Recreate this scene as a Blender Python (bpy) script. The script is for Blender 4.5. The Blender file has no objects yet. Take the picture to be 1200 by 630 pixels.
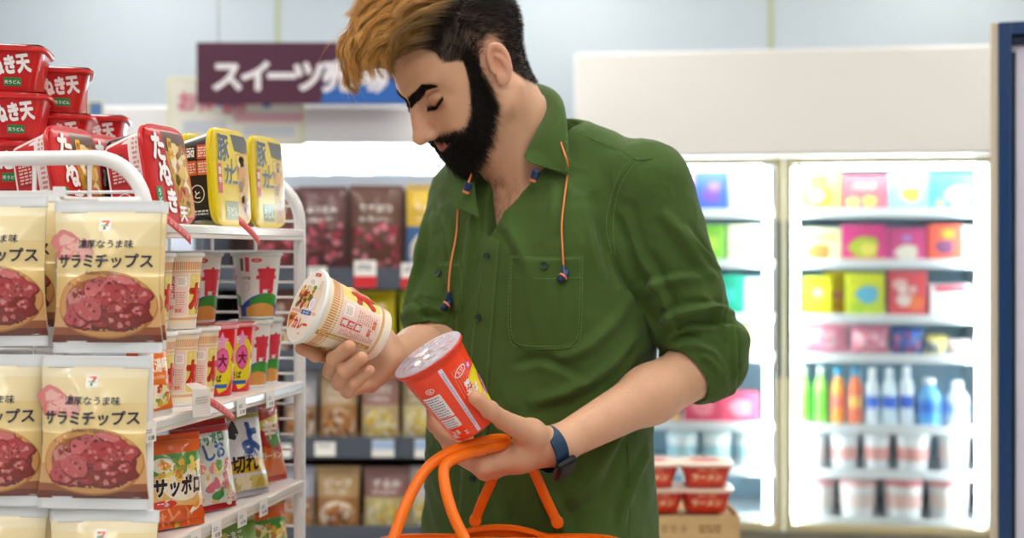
import bpy, bmesh, math, random
import numpy as np
from mathutils import Vector, Matrix, Euler
from mathutils.bvhtree import BVHTree
from mathutils import noise as mnoise

random.seed(7)
RNG = np.random.default_rng(11)
SC = bpy.context.scene
COL = SC.collection
PI = math.pi

# ---------------------------------------------------------------- camera model
F_PX, CX, HY, CAM_Z = 1667.0, 600.0, 295.0, 1.32

def P(px, py, y):
    """World point seen at photo position (px, py) at distance y in front of the camera."""
    return Vector(((px - CX) / F_PX * y, y, CAM_Z - (py - HY) / F_PX * y))

def srgb(h):
    if isinstance(h, str):
        h = h.lstrip('#')
        c = [int(h[i:i + 2], 16) / 255 for i in (0, 2, 4)]
    else:
        c = list(h)
    return tuple(x / 12.92 if x <= 0.04045 else ((x + 0.055) / 1.055) ** 2.4 for x in c)

# ---------------------------------------------------------------- materials
MATS = {}

def mat(name, col, rough=0.5, metal=0.0, spec=0.5, coat=0.0, var=0.0, vscale=40.0, bump=0.0, bscale=200.0,
        emit=None, estr=0.0, alpha=1.0, trans=0.0, ior=1.45, sss=0.0, attr=None, sheen=0.0):
    if name in MATS:
        return MATS[name]
    m = bpy.data.materials.new(name)
    m.use_nodes = True
    nt = m.node_tree
    b = nt.nodes['Principled BSDF']
    c = srgb(col)
    b.inputs['Base Color'].default_value = (*c, 1)
    b.inputs['Roughness'].default_value = rough
    b.inputs['Metallic'].default_value = metal
    b.inputs['Specular IOR Level'].default_value = spec
    b.inputs['Coat Weight'].default_value = coat
    b.inputs['Coat Roughness'].default_value = 0.12
    b.inputs['Alpha'].default_value = alpha
    b.inputs['Transmission Weight'].default_value = trans
    b.inputs['IOR'].default_value = ior
    if sheen:
        b.inputs['Sheen Weight'].default_value = sheen
    if sss:
        b.inputs['Subsurface Weight'].default_value = sss
        b.inputs['Subsurface Radius'].default_value = (1.0, 0.35, 0.2)
        b.inputs['Subsurface Scale'].default_value = 0.004
    if emit:
        b.inputs['Emission Color'].default_value = (*srgb(emit), 1)
        b.inputs['Emission Strength'].default_value = estr
    tc = None
    if var or bump:
        tc = nt.nodes.new('ShaderNodeTexCoord')
    base = None
    if attr:
        a = nt.nodes.new('ShaderNodeAttribute')
        a.attribute_name = attr
        base = a.outputs['Color']
        nt.links.new(base, b.inputs['Base Color'])
    if var:
        n = nt.nodes.new('ShaderNodeTexNoise')
        n.inputs['Scale'].default_value = vscale
        n.inputs['Detail'].default_value = 4
        nt.links.new(tc.outputs['Object'], n.inputs['Vector'])
        hsv = nt.nodes.new('ShaderNodeHueSaturation')
        mr = nt.nodes.new('ShaderNodeMapRange')
        mr.inputs['From Min'].default_value = 0.25
        mr.inputs['From Max'].default_value = 0.75
        mr.inputs['To Min'].default_value = 1 - var
        mr.inputs['To Max'].default_value = 1 + var
        nt.links.new(n.outputs['Fac'], mr.inputs['Value'])
        nt.links.new(mr.outputs['Result'], hsv.inputs['Value'])
        if base:
            nt.links.new(base, hsv.inputs['Color'])
        else:
            hsv.inputs['Color'].default_value = (*c, 1)
        nt.links.new(hsv.outputs['Color'], b.inputs['Base Color'])
    if bump:
        n2 = nt.nodes.new('ShaderNodeTexNoise')
        n2.inputs['Scale'].default_value = bscale
        n2.inputs['Detail'].default_value = 3
        nt.links.new(tc.outputs['Object'], n2.inputs['Vector'])
        bp = nt.nodes.new('ShaderNodeBump')
        bp.inputs['Strength'].default_value = bump
        bp.inputs['Distance'].default_value = 0.002
        nt.links.new(n2.outputs['Fac'], bp.inputs['Height'])
        nt.links.new(bp.outputs['Normal'], b.inputs['Normal'])
    MATS[name] = m
    return m

# ---------------------------------------------------------------- objects
def empty(name, label, cat, loc=(0, 0, 0), group=None, rot=None):
    o = bpy.data.objects.new(name, None)
    o.empty_display_size = 0.05
    COL.objects.link(o)
    o.location = loc
    if rot is not None:
        o.rotation_euler = rot
    o['label'] = label
    o['category'] = cat
    if group:
        o['group'] = group
    return o

def tag(o, label, cat, group=None):
    o['label'] = label
    o['category'] = cat
    if group:
        o['group'] = group
    return o

class MB:
    """Collects faces and links them as one mesh object."""
    def __init__(self):
        self.v, self.f, self.mi, self.mats = [], [], [], []

    def slot(self, m):
        if m not in self.mats:
            self.mats.append(m)
        return self.mats.index(m)

    def add(self, verts, faces, m):
        o = len(self.v)
        self.v.extend(tuple(p) for p in verts)
        s = self.slot(m)
        for f in faces:
            self.f.append(tuple(o + i for i in f))
            self.mi.append(s)

    def build(self, name, parent=None, smooth=True, angle=40, bevel=0.0):
        me = bpy.data.meshes.new(name)
        me.from_pydata(self.v, [], self.f)
        for m in self.mats:
            me.materials.append(m)
        me.polygons.foreach_set('material_index', self.mi)
        me.update()
        o = bpy.data.objects.new(name, me)
        COL.objects.link(o)
        if parent is not None:
            o.parent = parent
        if smooth:
            me.polygons.foreach_set('use_smooth', [True] * len(me.polygons))
            if angle is not None:
                me.set_sharp_from_angle(angle=math.radians(angle))
        if bevel:
            b = o.modifiers.new('bevel', 'BEVEL')
            b.width = bevel
            b.segments = 2
            b.limit_method = 'ANGLE'
        return o

    # primitives -----------------------------------------------------------
    def box(self, c, s, m, M=None):
        x, y, z = (q / 2 for q in s)
        vs = [Vector((a * x, b * y, d * z)) for a in (-1, 1) for b in (-1, 1) for d in (-1, 1)]
        c = Vector(c)
        vs = [(M @ p if M is not None else p) + c for p in vs]
        fs = [(0, 1, 3, 2), (4, 6, 7, 5), (0, 4, 5, 1), (2, 3, 7, 6), (0, 2, 6, 4), (1, 5, 7, 3)]
        self.add(vs, fs, m)

    def tube(self, pts, r, m, n=10, closed=False, caps=True):
        pts = [Vector(p) for p in pts]
        N = len(pts)
        rs = r if isinstance(r, (list, tuple)) else [r] * N
        tang = []
        for i in range(N):
            a = pts[(i - 1) % N] if (closed or i > 0) else pts[i]
            b = pts[(i + 1) % N] if (closed or i < N - 1) else pts[i]
            t = (b - a)
            tang.append(t.normalized() if t.length > 1e-9 else Vector((0, 0, 1)))
        t0 = tang[0]
        ref = Vector((0, 0, 1)) if abs(t0.z) < 0.9 else Vector((1, 0, 0))
        nrm = t0.cross(ref).normalized()
        vs = []
        for i in range(N):
            nrm = (nrm - tang[i] * nrm.dot(tang[i]))
            nrm = nrm.normalized() if nrm.length > 1e-9 else tang[i].orthogonal().normalized()
            bn = tang[i].cross(nrm)
            for k in range(n):
                a = 2 * PI * k / n
                vs.append(pts[i] + (nrm * math.cos(a) + bn * math.sin(a)) * rs[i])
        fs = []
        for i in range(N if closed else N - 1):
            j = (i + 1) % N
            for k in range(n):
                l = (k + 1) % n
                fs.append((i * n + k, i * n + l, j * n + l, j * n + k))
        if caps and not closed:
            fs.append(tuple(range(n))[::-1])
            fs.append(tuple((N - 1) * n + k for k in range(n)))
        self.add(vs, fs, m)

    def lathe(self, prof, m, n=40, M=None, sq=0.0):
        """prof: (radius, z) list; sq>0 squares the section (superellipse)."""
        vs, fs = [], []
        for (r, z) in prof:
            for k in range(n):
                a = 2 * PI * k / n
                ca, sa = math.cos(a), math.sin(a)
                if sq:
                    e = 2 / (2 + sq)
                    ca = math.copysign(abs(ca) ** e, ca)
                    sa = math.copysign(abs(sa) ** e, sa)
                p = Vector((r * ca, r * sa, z))
                vs.append(M @ p if M is not None else p)
        for i in range(len(prof) - 1):
            for k in range(n):
                l = (k + 1) % n
                fs.append((i * n + k, i * n + l, (i + 1) * n + l, (i + 1) * n + k))
        if prof[0][0] > 1e-6:
            fs.append(tuple(range(n))[::-1])
        if prof[-1][0] > 1e-6:
            fs.append(tuple((len(prof) - 1) * n + k for k in range(n)))
        self.add(vs, fs, m)

    def grid(self, fn, nu, nv, m, wrap=False):
        vs = [fn(i / nu, j / nv) for j in range(nv + 1) for i in range(nu + (0 if wrap else 1))]
        W = nu if wrap else nu + 1
        fs = []
        for j in range(nv):
            for i in range(nu):
                k = (i + 1) % W if wrap else i + 1
                fs.append((j * W + i, j * W + k, (j + 1) * W + k, (j + 1) * W + i))
        self.add(vs, fs, m)

def smooth_curve(pts, n=8, closed=False):
    """Catmull-Rom through pts."""
    pts = [Vector(p) for p in pts]
    out = []
    N = len(pts)
    segs = N if closed else N - 1
    for i in range(segs):
        if closed:
            p0, p1, p2, p3 = (pts[(i + k) % N] for k in (-1, 0, 1, 2))
        else:
            p1, p2 = pts[i], pts[i + 1]
            p0 = pts[i - 1] if i > 0 else p1 * 2 - p2
            p3 = pts[i + 2] if i + 2 < N else p2 * 2 - p1
        for k in range(n):
            t = k / n
            out.append(0.5 * ((2 * p1) + (p2 - p0) * t + (2 * p0 - 5 * p1 + 4 * p2 - p3) * t * t + (3 * p1 - p0 - 3 * p2 + p3) * t ** 3))
    if not closed:
        out.append(pts[-1].copy())
    return out

def frame_matrix(origin, xdir, zdir):
    """Matrix with local x near xdir and local z = zdir."""
    z = Vector(zdir).normalized()
    x = Vector(xdir)
    x = (x - z * x.dot(z)).normalized()
    y = z.cross(x)
    M = Matrix((x, y, z)).transposed().to_4x4()
    M.translation = Vector(origin)
    return M

# ---------------------------------------------------------------- printed matter
_TXT = {}

def text2d(s, bold=0.0):
    """Flat triangulated lettering, unit em size: (verts, tris, width)."""
    key = (s, round(bold, 3))
    if key in _TXT:
        return _TXT[key]
    cu = bpy.data.curves.new('lettering', 'FONT')
    cu.body = s
    cu.size = 1.0
    cu.offset = bold
    cu.resolution_u = 3
    cu.fill_mode = 'FRONT'
    ob = bpy.data.objects.new('lettering', cu)
    COL.objects.link(ob)
    dg = bpy.context.evaluated_depsgraph_get()
    ev = ob.evaluated_get(dg)
    me = ev.to_mesh()
    me.calc_loop_triangles()
    V = [(v.co.x, v.co.y) for v in me.vertices]
    T = [tuple(t.vertices) for t in me.loop_triangles]
    ev.to_mesh_clear()
    bpy.data.objects.remove(ob)
    bpy.data.curves.remove(cu)
    if V:
        x0 = min(v[0] for v in V)
        x1 = max(v[0] for v in V)
    else:
        x0 = x1 = 0
    V = [(v[0] - x0, v[1]) for v in V]
    _TXT[key] = (V, T, x1 - x0)
    return _TXT[key]

def ell_pts(cx, cy, rx, ry, n=24, rot=0.0, a0=0.0, a1=2 * PI):
    out = []
    for k in range(n):
        a = a0 + (a1 - a0) * k / (n if abs(a1 - a0 - 2 * PI) < 1e-6 else n - 1)
        x, y = rx * math.cos(a), ry * math.sin(a)
        out.append((cx + x * math.cos(rot) - y * math.sin(rot), cy + x * math.sin(rot) + y * math.cos(rot)))
    return out

def rr_pts(cx, cy, w, h, r=0.0, n=5, rot=0.0):
    if r <= 0:
        p = [(-w / 2, -h / 2), (w / 2, -h / 2), (w / 2, h / 2), (-w / 2, h / 2)]
    else:
        p = []
        for (sx, sy, a) in ((1, -1, -PI / 2), (1, 1, 0), (-1, 1, PI / 2), (-1, -1, PI)):
            for k in range(n + 1):
                b = a + PI / 2 * k / n
                p.append((sx * (w / 2 - r) + r * math.cos(b), sy * (h / 2 - r) + r * math.sin(b)))
    c, s = math.cos(rot), math.sin(rot)
    return [(cx + x * c - y * s, cy + x * s + y * c) for x, y in p]

class Print:
    """Flat artwork in (u, v) metres, later wrapped onto a package surface."""
    def __init__(self):
        self.items = []

    def poly(self, pts, m, layer=1):
        self.items.append((layer, m, [tuple(p) for p in pts], None))

    def rect(self, x0, y0, x1, y1, m, layer=1, r=0.0):
        self.poly(rr_pts((x0 + x1) / 2, (y0 + y1) / 2, abs(x1 - x0), abs(y1 - y0), r), m, layer)

    def ell(self, cx, cy, rx, ry, m, layer=1, n=24, rot=0.0):
        self.poly(ell_pts(cx, cy, rx, ry, n, rot), m, layer)

    def blob(self, cx, cy, r, m, layer=1, rough=0.2, seed=0, n=26, sy=1.0, rot=0.0):
        rg = random.Random(seed)
        ph = [rg.uniform(0, 6.28) for _ in range(4)]
        p = []
        for k in range(n):
            a = 2 * PI * k / n
            q = r * (1 + rough * (0.5 * math.sin(3 * a + ph[0]) + 0.35 * math.sin(5 * a + ph[1]) + 0.3 * math.sin(8 * a + ph[2])))
            x, y = q * math.cos(a), q * math.sin(a) * sy
            p.append((cx + x * math.cos(rot) - y * math.sin(rot), cy + x * math.sin(rot) + y * math.cos(rot)))
        self.poly(p, m, layer)

    def star(self, cx, cy, r, m, layer=1, n=10, inner=0.6, rot=0.0):
        self.poly([(cx + (r if k % 2 == 0 else r * inner) * math.cos(PI * k / n + rot), cy + (r if k % 2 == 0 else r * inner) * math.sin(PI * k / n + rot)) for k in range(2 * n)], m, layer)

    def text(self, s, x, y, size, m, layer=2, bold=0.0, align='c', rot=0.0, sx=1.0, shear=0.0, width=None, vertical=False, out=None, outb=0.06):
        if vertical:
            for i, ch in enumerate(s):
                dx, dy = 0, -i * size * 0.98
                c, sn = math.cos(rot), math.sin(rot)
                self.text(ch, x + dx * c - dy * sn, y + dx * sn + dy * c, size, m, layer, bold, 'c', rot, sx, shear, None, False, out, outb)
            return
        if out is not None:
            ww = width
            self.text(s, x, y, size, out, layer, bold + outb, align, rot, sx, shear, ww)
            layer = layer + 1
        fat = max(0.0, bold - 0.012) * 0.8
        V, T, w = text2d(s, min(bold, 0.012))
        if not V:
            return
        if width is not None and w > 0:
            sx = width / (w * size)
        off = {'c': -w / 2, 'l': 0.0, 'r': -w}[align]
        c, sn = math.cos(rot), math.sin(rot)
        spread = [(0.0, 0.0)]
        if fat > 0:
            k = 4 if fat < 0.04 else 6
            spread += [(fat * math.cos(2 * PI * i / k), fat * math.sin(2 * PI * i / k)) for i in range(k)]
        for ci, (dx, dy) in enumerate(spread):
            pts = []
            for (a, b) in V:
                a = (a + off + shear * b + dx) * size * sx
                b = (b + dy) * size
                pts.append((x + a * c - b * sn, y + a * sn + b * c))
            self.items.append((layer + ci * 0.13, m, pts, T))

    def fine(self, x, y, w, h, rows, m, layer=2, seed=0, cols=1):
        """Small print: short runs of tiny strokes."""
        rg = random.Random(seed)
        for i in range(rows):
            yy = y + h / 2 - (i + 0.5) * h / rows
            xx = x - w / 2
            end = x + w / 2 * rg.uniform(0.6, 1.0)
            while xx < end:
                l = rg.uniform(0.5, 1.6) * h / rows
                self.rect(xx, yy - h / rows * 0.28, min(xx + l, end), yy + h / rows * 0.28, m, layer)
                xx += l + h / rows * rg.uniform(0.2, 0.5)

    def barcode(self, x, y, w, h, white, black, layer=2, seed=0):
        rg = random.Random(seed)
        self.rect(x - w / 2, y - h / 2, x + w / 2, y + h / 2, white, layer)
        xx = x - w * 0.42
        while xx < x + w * 0.42:
            t = rg.choice((0.012, 0.02, 0.03)) * w
            self.rect(xx, y - h * 0.38, xx + t, y + h * 0.4, black, layer + 1)
            xx += t + rg.choice((0.015, 0.02, 0.03)) * w

    def turned(self):
        p = Print()
        p.items = [(l, m, [(-b, a) for (a, b) in pts], T) for (l, m, pts, T) in self.items]
        return p

    def wrap(self, mb, S, du=0.012, dv=0.012, lift=0.00010, base=0.0003, v0=0.0):
        """S(u, v, h) -> local point; cuts artwork to a fine grid so it follows the surface."""
        groups = {}
        for it in self.items:
            groups.setdefault((it[0], it[1].name), []).append(it)
        for (layer, mn), its in sorted(groups.items(), key=lambda q: q[0][0]):
            m = its[0][1]
            bm = bmesh.new()
            for (_l, _m, pts, T) in its:
                vs = [bm.verts.new((p[0], p[1], 0)) for p in pts]
                if T is None:
                    try:
                        bm.faces.new(vs)
                    except ValueError:
                        pass
                else:
                    for t in T:
                        try:
                            bm.faces.new([vs[i] for i in t])
                        except ValueError:
                            pass
            if not bm.faces:
                bm.free()
                continue
            ngons = [f for f in bm.faces if len(f.verts) > 4]
            if ngons:
                bmesh.ops.triangulate(bm, faces=ngons)
            xs = [v.co.x for v in bm.verts]
            ys = [v.co.y for v in bm.verts]
            for ax, (lo, hi), st in ((0, (min(xs), max(xs)), du), (1, (min(ys), max(ys)), dv)):
                if not st:
                    continue
                o_ = v0 if ax else 0.0
                k = math.floor((lo - o_) / st) + 1
                while k * st + o_ < hi:
                    co = [0, 0, 0]
                    no = [0, 0, 0]
                    co[ax] = k * st + o_
                    no[ax] = 1
                    bmesh.ops.bisect_plane(bm, geom=bm.verts[:] + bm.edges[:] + bm.faces[:], plane_co=co, plane_no=no)
                    k += 1
            bm.verts.index_update()
            h = base + lift * layer
            vs = [S(v.co.x, v.co.y, h) for v in bm.verts]
            # consistent winding: artwork plane is CCW seen from the front
            fs = []
            for f in bm.faces:
                idx = [v.index for v in f.verts]
                if f.normal.z < 0:
                    idx.reverse()
                fs.append(idx)
            mb.add(vs, fs, m)
            bm.free()
# ---------------------------------------------------------------- implicit modelling (smooth blended volumes -> one skin)
class Vol:
    def __init__(self):
        self.ops = []
        self.scale = 1.0

    def caps(self, a, b, ra, rb, k=0.01, sub=False):
        a, b = np.array(a, float), np.array(b, float)
        ra, rb, k = ra * self.scale, rb * self.scale, k * self.scale
        r = max(ra, rb)
        self.ops.append(('c', (a, b, ra, rb), k, sub, np.minimum(a, b) - r, np.maximum(a, b) + r))
        return self

    def chain(self, pts, rs, k=0.006):
        for i in range(len(pts) - 1):
            self.caps(pts[i], pts[i + 1], rs[i], rs[i + 1], k)
        return self

    def ell(self, c, r, k=0.01, R=None, sub=False):
        """R: rows are the ellipsoid's own axes."""
        c, r = np.array(c, float), np.array(r, float) * self.scale
        k = k * self.scale
        R = np.eye(3) if R is None else np.array(R, float)
        m = r.max()
        self.ops.append(('e', (c, r, R), k, sub, c - m, c + m))
        return self

    def ball(self, c, r, k=0.01, sub=False):
        return self.caps(c, c, r, r, k, sub)

    def fn(self, f, lo, hi, k=0.01, sub=False):
        self.ops.append(('f', f, k, sub, np.array(lo, float), np.array(hi, float)))
        return self

    def bounds(self):
        lo = np.min([o[4] for o in self.ops if not o[3]], axis=0)
        hi = np.max([o[5] for o in self.ops if not o[3]], axis=0)
        return lo, hi

    def ev(self, p, cull=None):
        d = np.full(len(p), 1.0)
        first = True
        for t, a, k, sub, lo, hi in self.ops:
            if cull is not None:
                if np.any(hi + 0.035 + k < cull[0]) or np.any(lo - 0.035 - k > cull[1]):
                    continue
            if t == 'c':
                A, B, ra, rb = a
                ab = B - A
                L = ab @ ab
                if L < 1e-12:
                    q = np.linalg.norm(p - A, axis=1) - ra
                else:
                    tt = np.clip(((p - A) @ ab) / L, 0, 1)
                    q = np.linalg.norm(p - A - tt[:, None] * ab, axis=1) - (ra + (rb - ra) * tt)
            elif t == 'e':
                c, r, R = a
                w = (p - c) @ R.T
                k0 = np.linalg.norm(w / r, axis=1)
                k1 = np.linalg.norm(w / (r * r), axis=1)
                q = np.where(k0 < 1e-6, -r.min(), k0 * (k0 - 1) / np.maximum(k1, 1e-9))
            else:
                q = a(p)
            if sub:
                q = -q
                h = np.clip(0.5 - 0.5 * (q - d) / k, 0, 1) if k > 0 else (q < d).astype(float)
                # smooth max(d, q)
                h = np.clip(0.5 + 0.5 * (q - d) / max(k, 1e-9), 0, 1)
                d = d + (q - d) * h + k * h * (1 - h)
            else:
                h = np.clip(0.5 + 0.5 * (d - q) / max(k, 1e-9), 0, 1)
                d = d + (q - d) * h - k * h * (1 - h)
        return d

def surface(vol, lo, hi, h, B=16, transform=None):
    """Surface nets of vol over a box at cell size h -> (verts, quads)."""
    lo = np.array(lo, float)
    hi = np.array(hi, float)
    n = np.ceil((hi - lo) / h).astype(int) + 1
    n = ((n + B - 1) // B) * B
    D = np.ones(n, np.float32)
    nb = n // B
    ax = [np.arange(B) for _ in range(3)]
    off = np.stack(np.meshgrid(*ax, indexing='ij'), -1).reshape(-1, 3) * h
    half = B * h * 0.5 * math.sqrt(3) * 1.25 + 0.004
    cen = np.stack(np.meshgrid(*[np.arange(q) for q in nb], indexing='ij'), -1).reshape(-1, 3)
    cc = lo + (cen + 0.5) * B * h
    dc = vol.ev(cc)
    for b, c, d in zip(cen, cc, dc):
        s = tuple(slice(b[i] * B, b[i] * B + B) for i in range(3))
        if abs(d) > half:
            D[s] = 1.0 if d > 0 else -1.0
            continue
        p = lo + b * B * h + off
        D[s] = vol.ev(p, (p[0], p[-1])).reshape(B, B, B)
    S = D < 0
    corners = [(i, j, k) for i in (0, 1) for j in (0, 1) for k in (0, 1)]
    cs = [S[i:n[0] - 1 + i, j:n[1] - 1 + j, k:n[2] - 1 + k] for i, j, k in corners]
    cnt = np.zeros(tuple(n - 1), np.int8)
    for c in cs:
        cnt += c
    act = np.argwhere((cnt > 0) & (cnt < 8))
    idx = np.full(tuple(n - 1), -1, np.int32)
    idx[act[:, 0], act[:, 1], act[:, 2]] = np.arange(len(act))
    val = np.stack([D[act[:, 0] + i, act[:, 1] + j, act[:, 2] + k] for i, j, k in corners], 1).astype(float)
    val = np.clip(val, -2 * h, 2 * h)
    pos = np.zeros((len(act), 3))
    num = np.zeros(len(act))
    ca = np.array(corners, float)
    for a in range(8):
        for b in range(a + 1, 8):
            if np.abs(ca[a] - ca[b]).sum() != 1:
                continue
            va, vb = val[:, a], val[:, b]
            m = (va < 0) != (vb < 0)
            t = np.where(m, va / np.where(m, va - vb, 1), 0)
            pos += m[:, None] * (ca[a] + t[:, None] * (ca[b] - ca[a]))
            num += m
    V = lo + (act + pos / num[:, None]) * h
    quads = []
    for axis in range(3):
        u, v = [(1, 2), (2, 0), (0, 1)][axis]
        sl0 = [slice(None)] * 3
        sl1 = [slice(None)] * 3
        sl0[axis] = slice(0, n[axis] - 1)
        sl1[axis] = slice(1, n[axis])
        A, Bq = S[tuple(sl0)], S[tuple(sl1)]
        e = np.argwhere(A != Bq)
        ok = (e[:, u] > 0) & (e[:, v] > 0) & (e[:, u] < n[u] - 1) & (e[:, v] < n[v] - 1)
        e = e[ok]
        inside = A[e[:, 0], e[:, 1], e[:, 2]]
        def g(du, dv):
            q = e.copy()
            q[:, u] += du
            q[:, v] += dv
            return idx[q[:, 0], q[:, 1], q[:, 2]]
        q = np.stack([g(-1, -1), g(0, -1), g(0, 0), g(-1, 0)], 1)
        q[~inside] = q[~inside][:, ::-1]
        quads.append(q)
    Q = np.concatenate(quads)
    Q = Q[(Q >= 0).all(1)]
    return V, Q

def relax(V, Q, it=2, lam=0.5):
    """Light Laplacian smoothing."""
    E = np.concatenate([Q[:, [0, 1]], Q[:, [1, 2]], Q[:, [2, 3]], Q[:, [3, 0]]])
    for _ in range(it):
        acc = np.zeros_like(V)
        num = np.zeros(len(V))
        for a, b in ((0, 1), (1, 0)):
            for c in range(3):
                acc[:, c] += np.bincount(E[:, a], V[E[:, b], c], len(V))
            num += np.bincount(E[:, a], minlength=len(V))
        V = V + lam * (acc / np.maximum(num, 1)[:, None] - V)
    return V

def normals(V, Q):
    fn = np.cross(V[Q[:, 2]] - V[Q[:, 0]], V[Q[:, 3]] - V[Q[:, 1]])
    N = np.zeros_like(V)
    for k in range(4):
        for c in range(3):
            N[:, c] += np.bincount(Q[:, k], fn[:, c], len(V))
    return N / np.maximum(np.linalg.norm(N, axis=1), 1e-12)[:, None]

def np_mesh(name, V, F, mats, parent=None, cols=None, smooth=True, mi=None):
    me = bpy.data.meshes.new(name)
    F = np.asarray(F)
    k = F.shape[1]
    me.vertices.add(len(V))
    me.vertices.foreach_set('co', np.asarray(V, np.float32).ravel())
    me.loops.add(F.size)
    me.loops.foreach_set('vertex_index', F.astype(np.int32).ravel())
    me.polygons.add(len(F))
    me.polygons.foreach_set('loop_start', np.arange(0, F.size, k, dtype=np.int32))
    for m in mats:
        me.materials.append(m)
    if mi is not None:
        me.polygons.foreach_set('material_index', np.asarray(mi, np.int32))
    me.polygons.foreach_set('use_smooth', np.full(len(F), smooth))
    me.update(calc_edges=True)
    me.validate()
    if cols is not None:
        a = me.attributes.new('tint', 'FLOAT_COLOR', 'POINT')
        a.data.foreach_set('color', np.concatenate([cols, np.ones((len(cols), 1))], 1).astype(np.float32).ravel())
    o = bpy.data.objects.new(name, me)
    COL.objects.link(o)
    if parent is not None:
        o.parent = parent
    return o

def fbm(p, scale, oct=3, seed=0.0):
    """Cheap smooth value noise, vectorised."""
    def lat(i):
        q = np.sin(i[:, 0] * 127.1 + i[:, 1] * 311.7 + i[:, 2] * 74.7 + seed * 17.3) * 43758.5453
        return q - np.floor(q)
    out = np.zeros(len(p))
    amp, tot = 1.0, 0.0
    for o in range(oct):
        x = p * scale * 2 ** o + 31.7 * o
        i = np.floor(x)
        f = x - i
        f = f * f * (3 - 2 * f)
        r = np.zeros(len(p))
        for a in (0, 1):
            for b in (0, 1):
                for c in (0, 1):
                    w = (f[:, 0] if a else 1 - f[:, 0]) * (f[:, 1] if b else 1 - f[:, 1]) * (f[:, 2] if c else 1 - f[:, 2])
                    r += w * lat(i + np.array([a, b, c]))
        out += amp * (r * 2 - 1)
        tot += amp
        amp *= 0.5
    return out / tot

def strands(paths, radii, cols, name, material, parent):
    """paths (n, m, 3) -> thin three-sided tapering hairs in one mesh."""
    n, m, _ = paths.shape
    T = np.gradient(paths, axis=1)
    T /= np.maximum(np.linalg.norm(T, axis=2), 1e-9)[..., None]
    ref = RNG.normal(size=(n, 1, 3))
    A = np.cross(T, ref)
    A /= np.maximum(np.linalg.norm(A, axis=2), 1e-9)[..., None]
    Bn = np.cross(T, A)
    taper = np.linspace(1, 0.15, m) ** 0.7
    R = radii[:, None] * taper[None]
    V = np.zeros((n, m, 3, 3))
    for k in range(3):
        a = 2 * PI * k / 3
        V[:, :, k] = paths + R[..., None] * (math.cos(a) * A + math.sin(a) * Bn)
    base = (np.arange(n) * m * 3)[:, None, None]
    i = np.arange(m - 1)[None, :, None] * 3
    k = np.arange(3)[None, None, :]
    l = (k + 1) % 3
    F = np.stack([base + i + k, base + i + l, base + i + 3 + l, base + i + 3 + k], -1).reshape(-1, 4)
    C = np.repeat(cols.reshape(n * m, 3), 3, axis=0)
    return np_mesh(name, V.reshape(-1, 3), F, [material], parent, C)
# ---------------------------------------------------------------- the man
def rotz(a):
    return np.array([[math.cos(a), -math.sin(a), 0], [math.sin(a), math.cos(a), 0], [0, 0, 1.0]])

YAW, PITCH, ROLL = math.radians(60), math.radians(37.5), 0.0
_f0 = np.array([-math.sin(YAW), -math.cos(YAW), 0])
_u0 = np.array([0, 0, 1.0])
HF = _f0 * math.cos(PITCH) - _u0 * math.sin(PITCH)
HU = _f0 * math.sin(PITCH) + _u0 * math.cos(PITCH)
HL = np.cross(HU, HF)
HO = np.array([-0.0640, 2.12, 1.5885])
HS = 1.04
HR = np.stack([HF, HL, HU])          # rows: head axes

def H(f, l, u):
    return HO + HS * (f * HF + l * HL + u * HU)

def to_head(p):
    return (p - HO) @ HR.T / HS

TYAW = math.radians(36)
TF = np.array([-math.sin(TYAW), -math.cos(TYAW), 0])
TL = np.array([math.cos(TYAW), -math.sin(TYAW), 0])
TO = np.array([0.046, 2.20, 0.0])
TR = np.stack([TF, TL, np.array([0, 0, 1.0])])

def T(f, l, z):
    return TO + f * TF + l * TL + np.array([0, 0, z])

def A(*q):
    return np.array(P(*q))

SHL, ELL_ = A(757, 218, 2.10), A(824, 428, 2.10)      # left shoulder, elbow
WRL = A(652, 522, 1.955)
SHR, ELR = np.array([-0.072, 2.29, 1.405]), A(515, 414, 2.15)
WRR = A(450, 420, 1.905)

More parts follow.
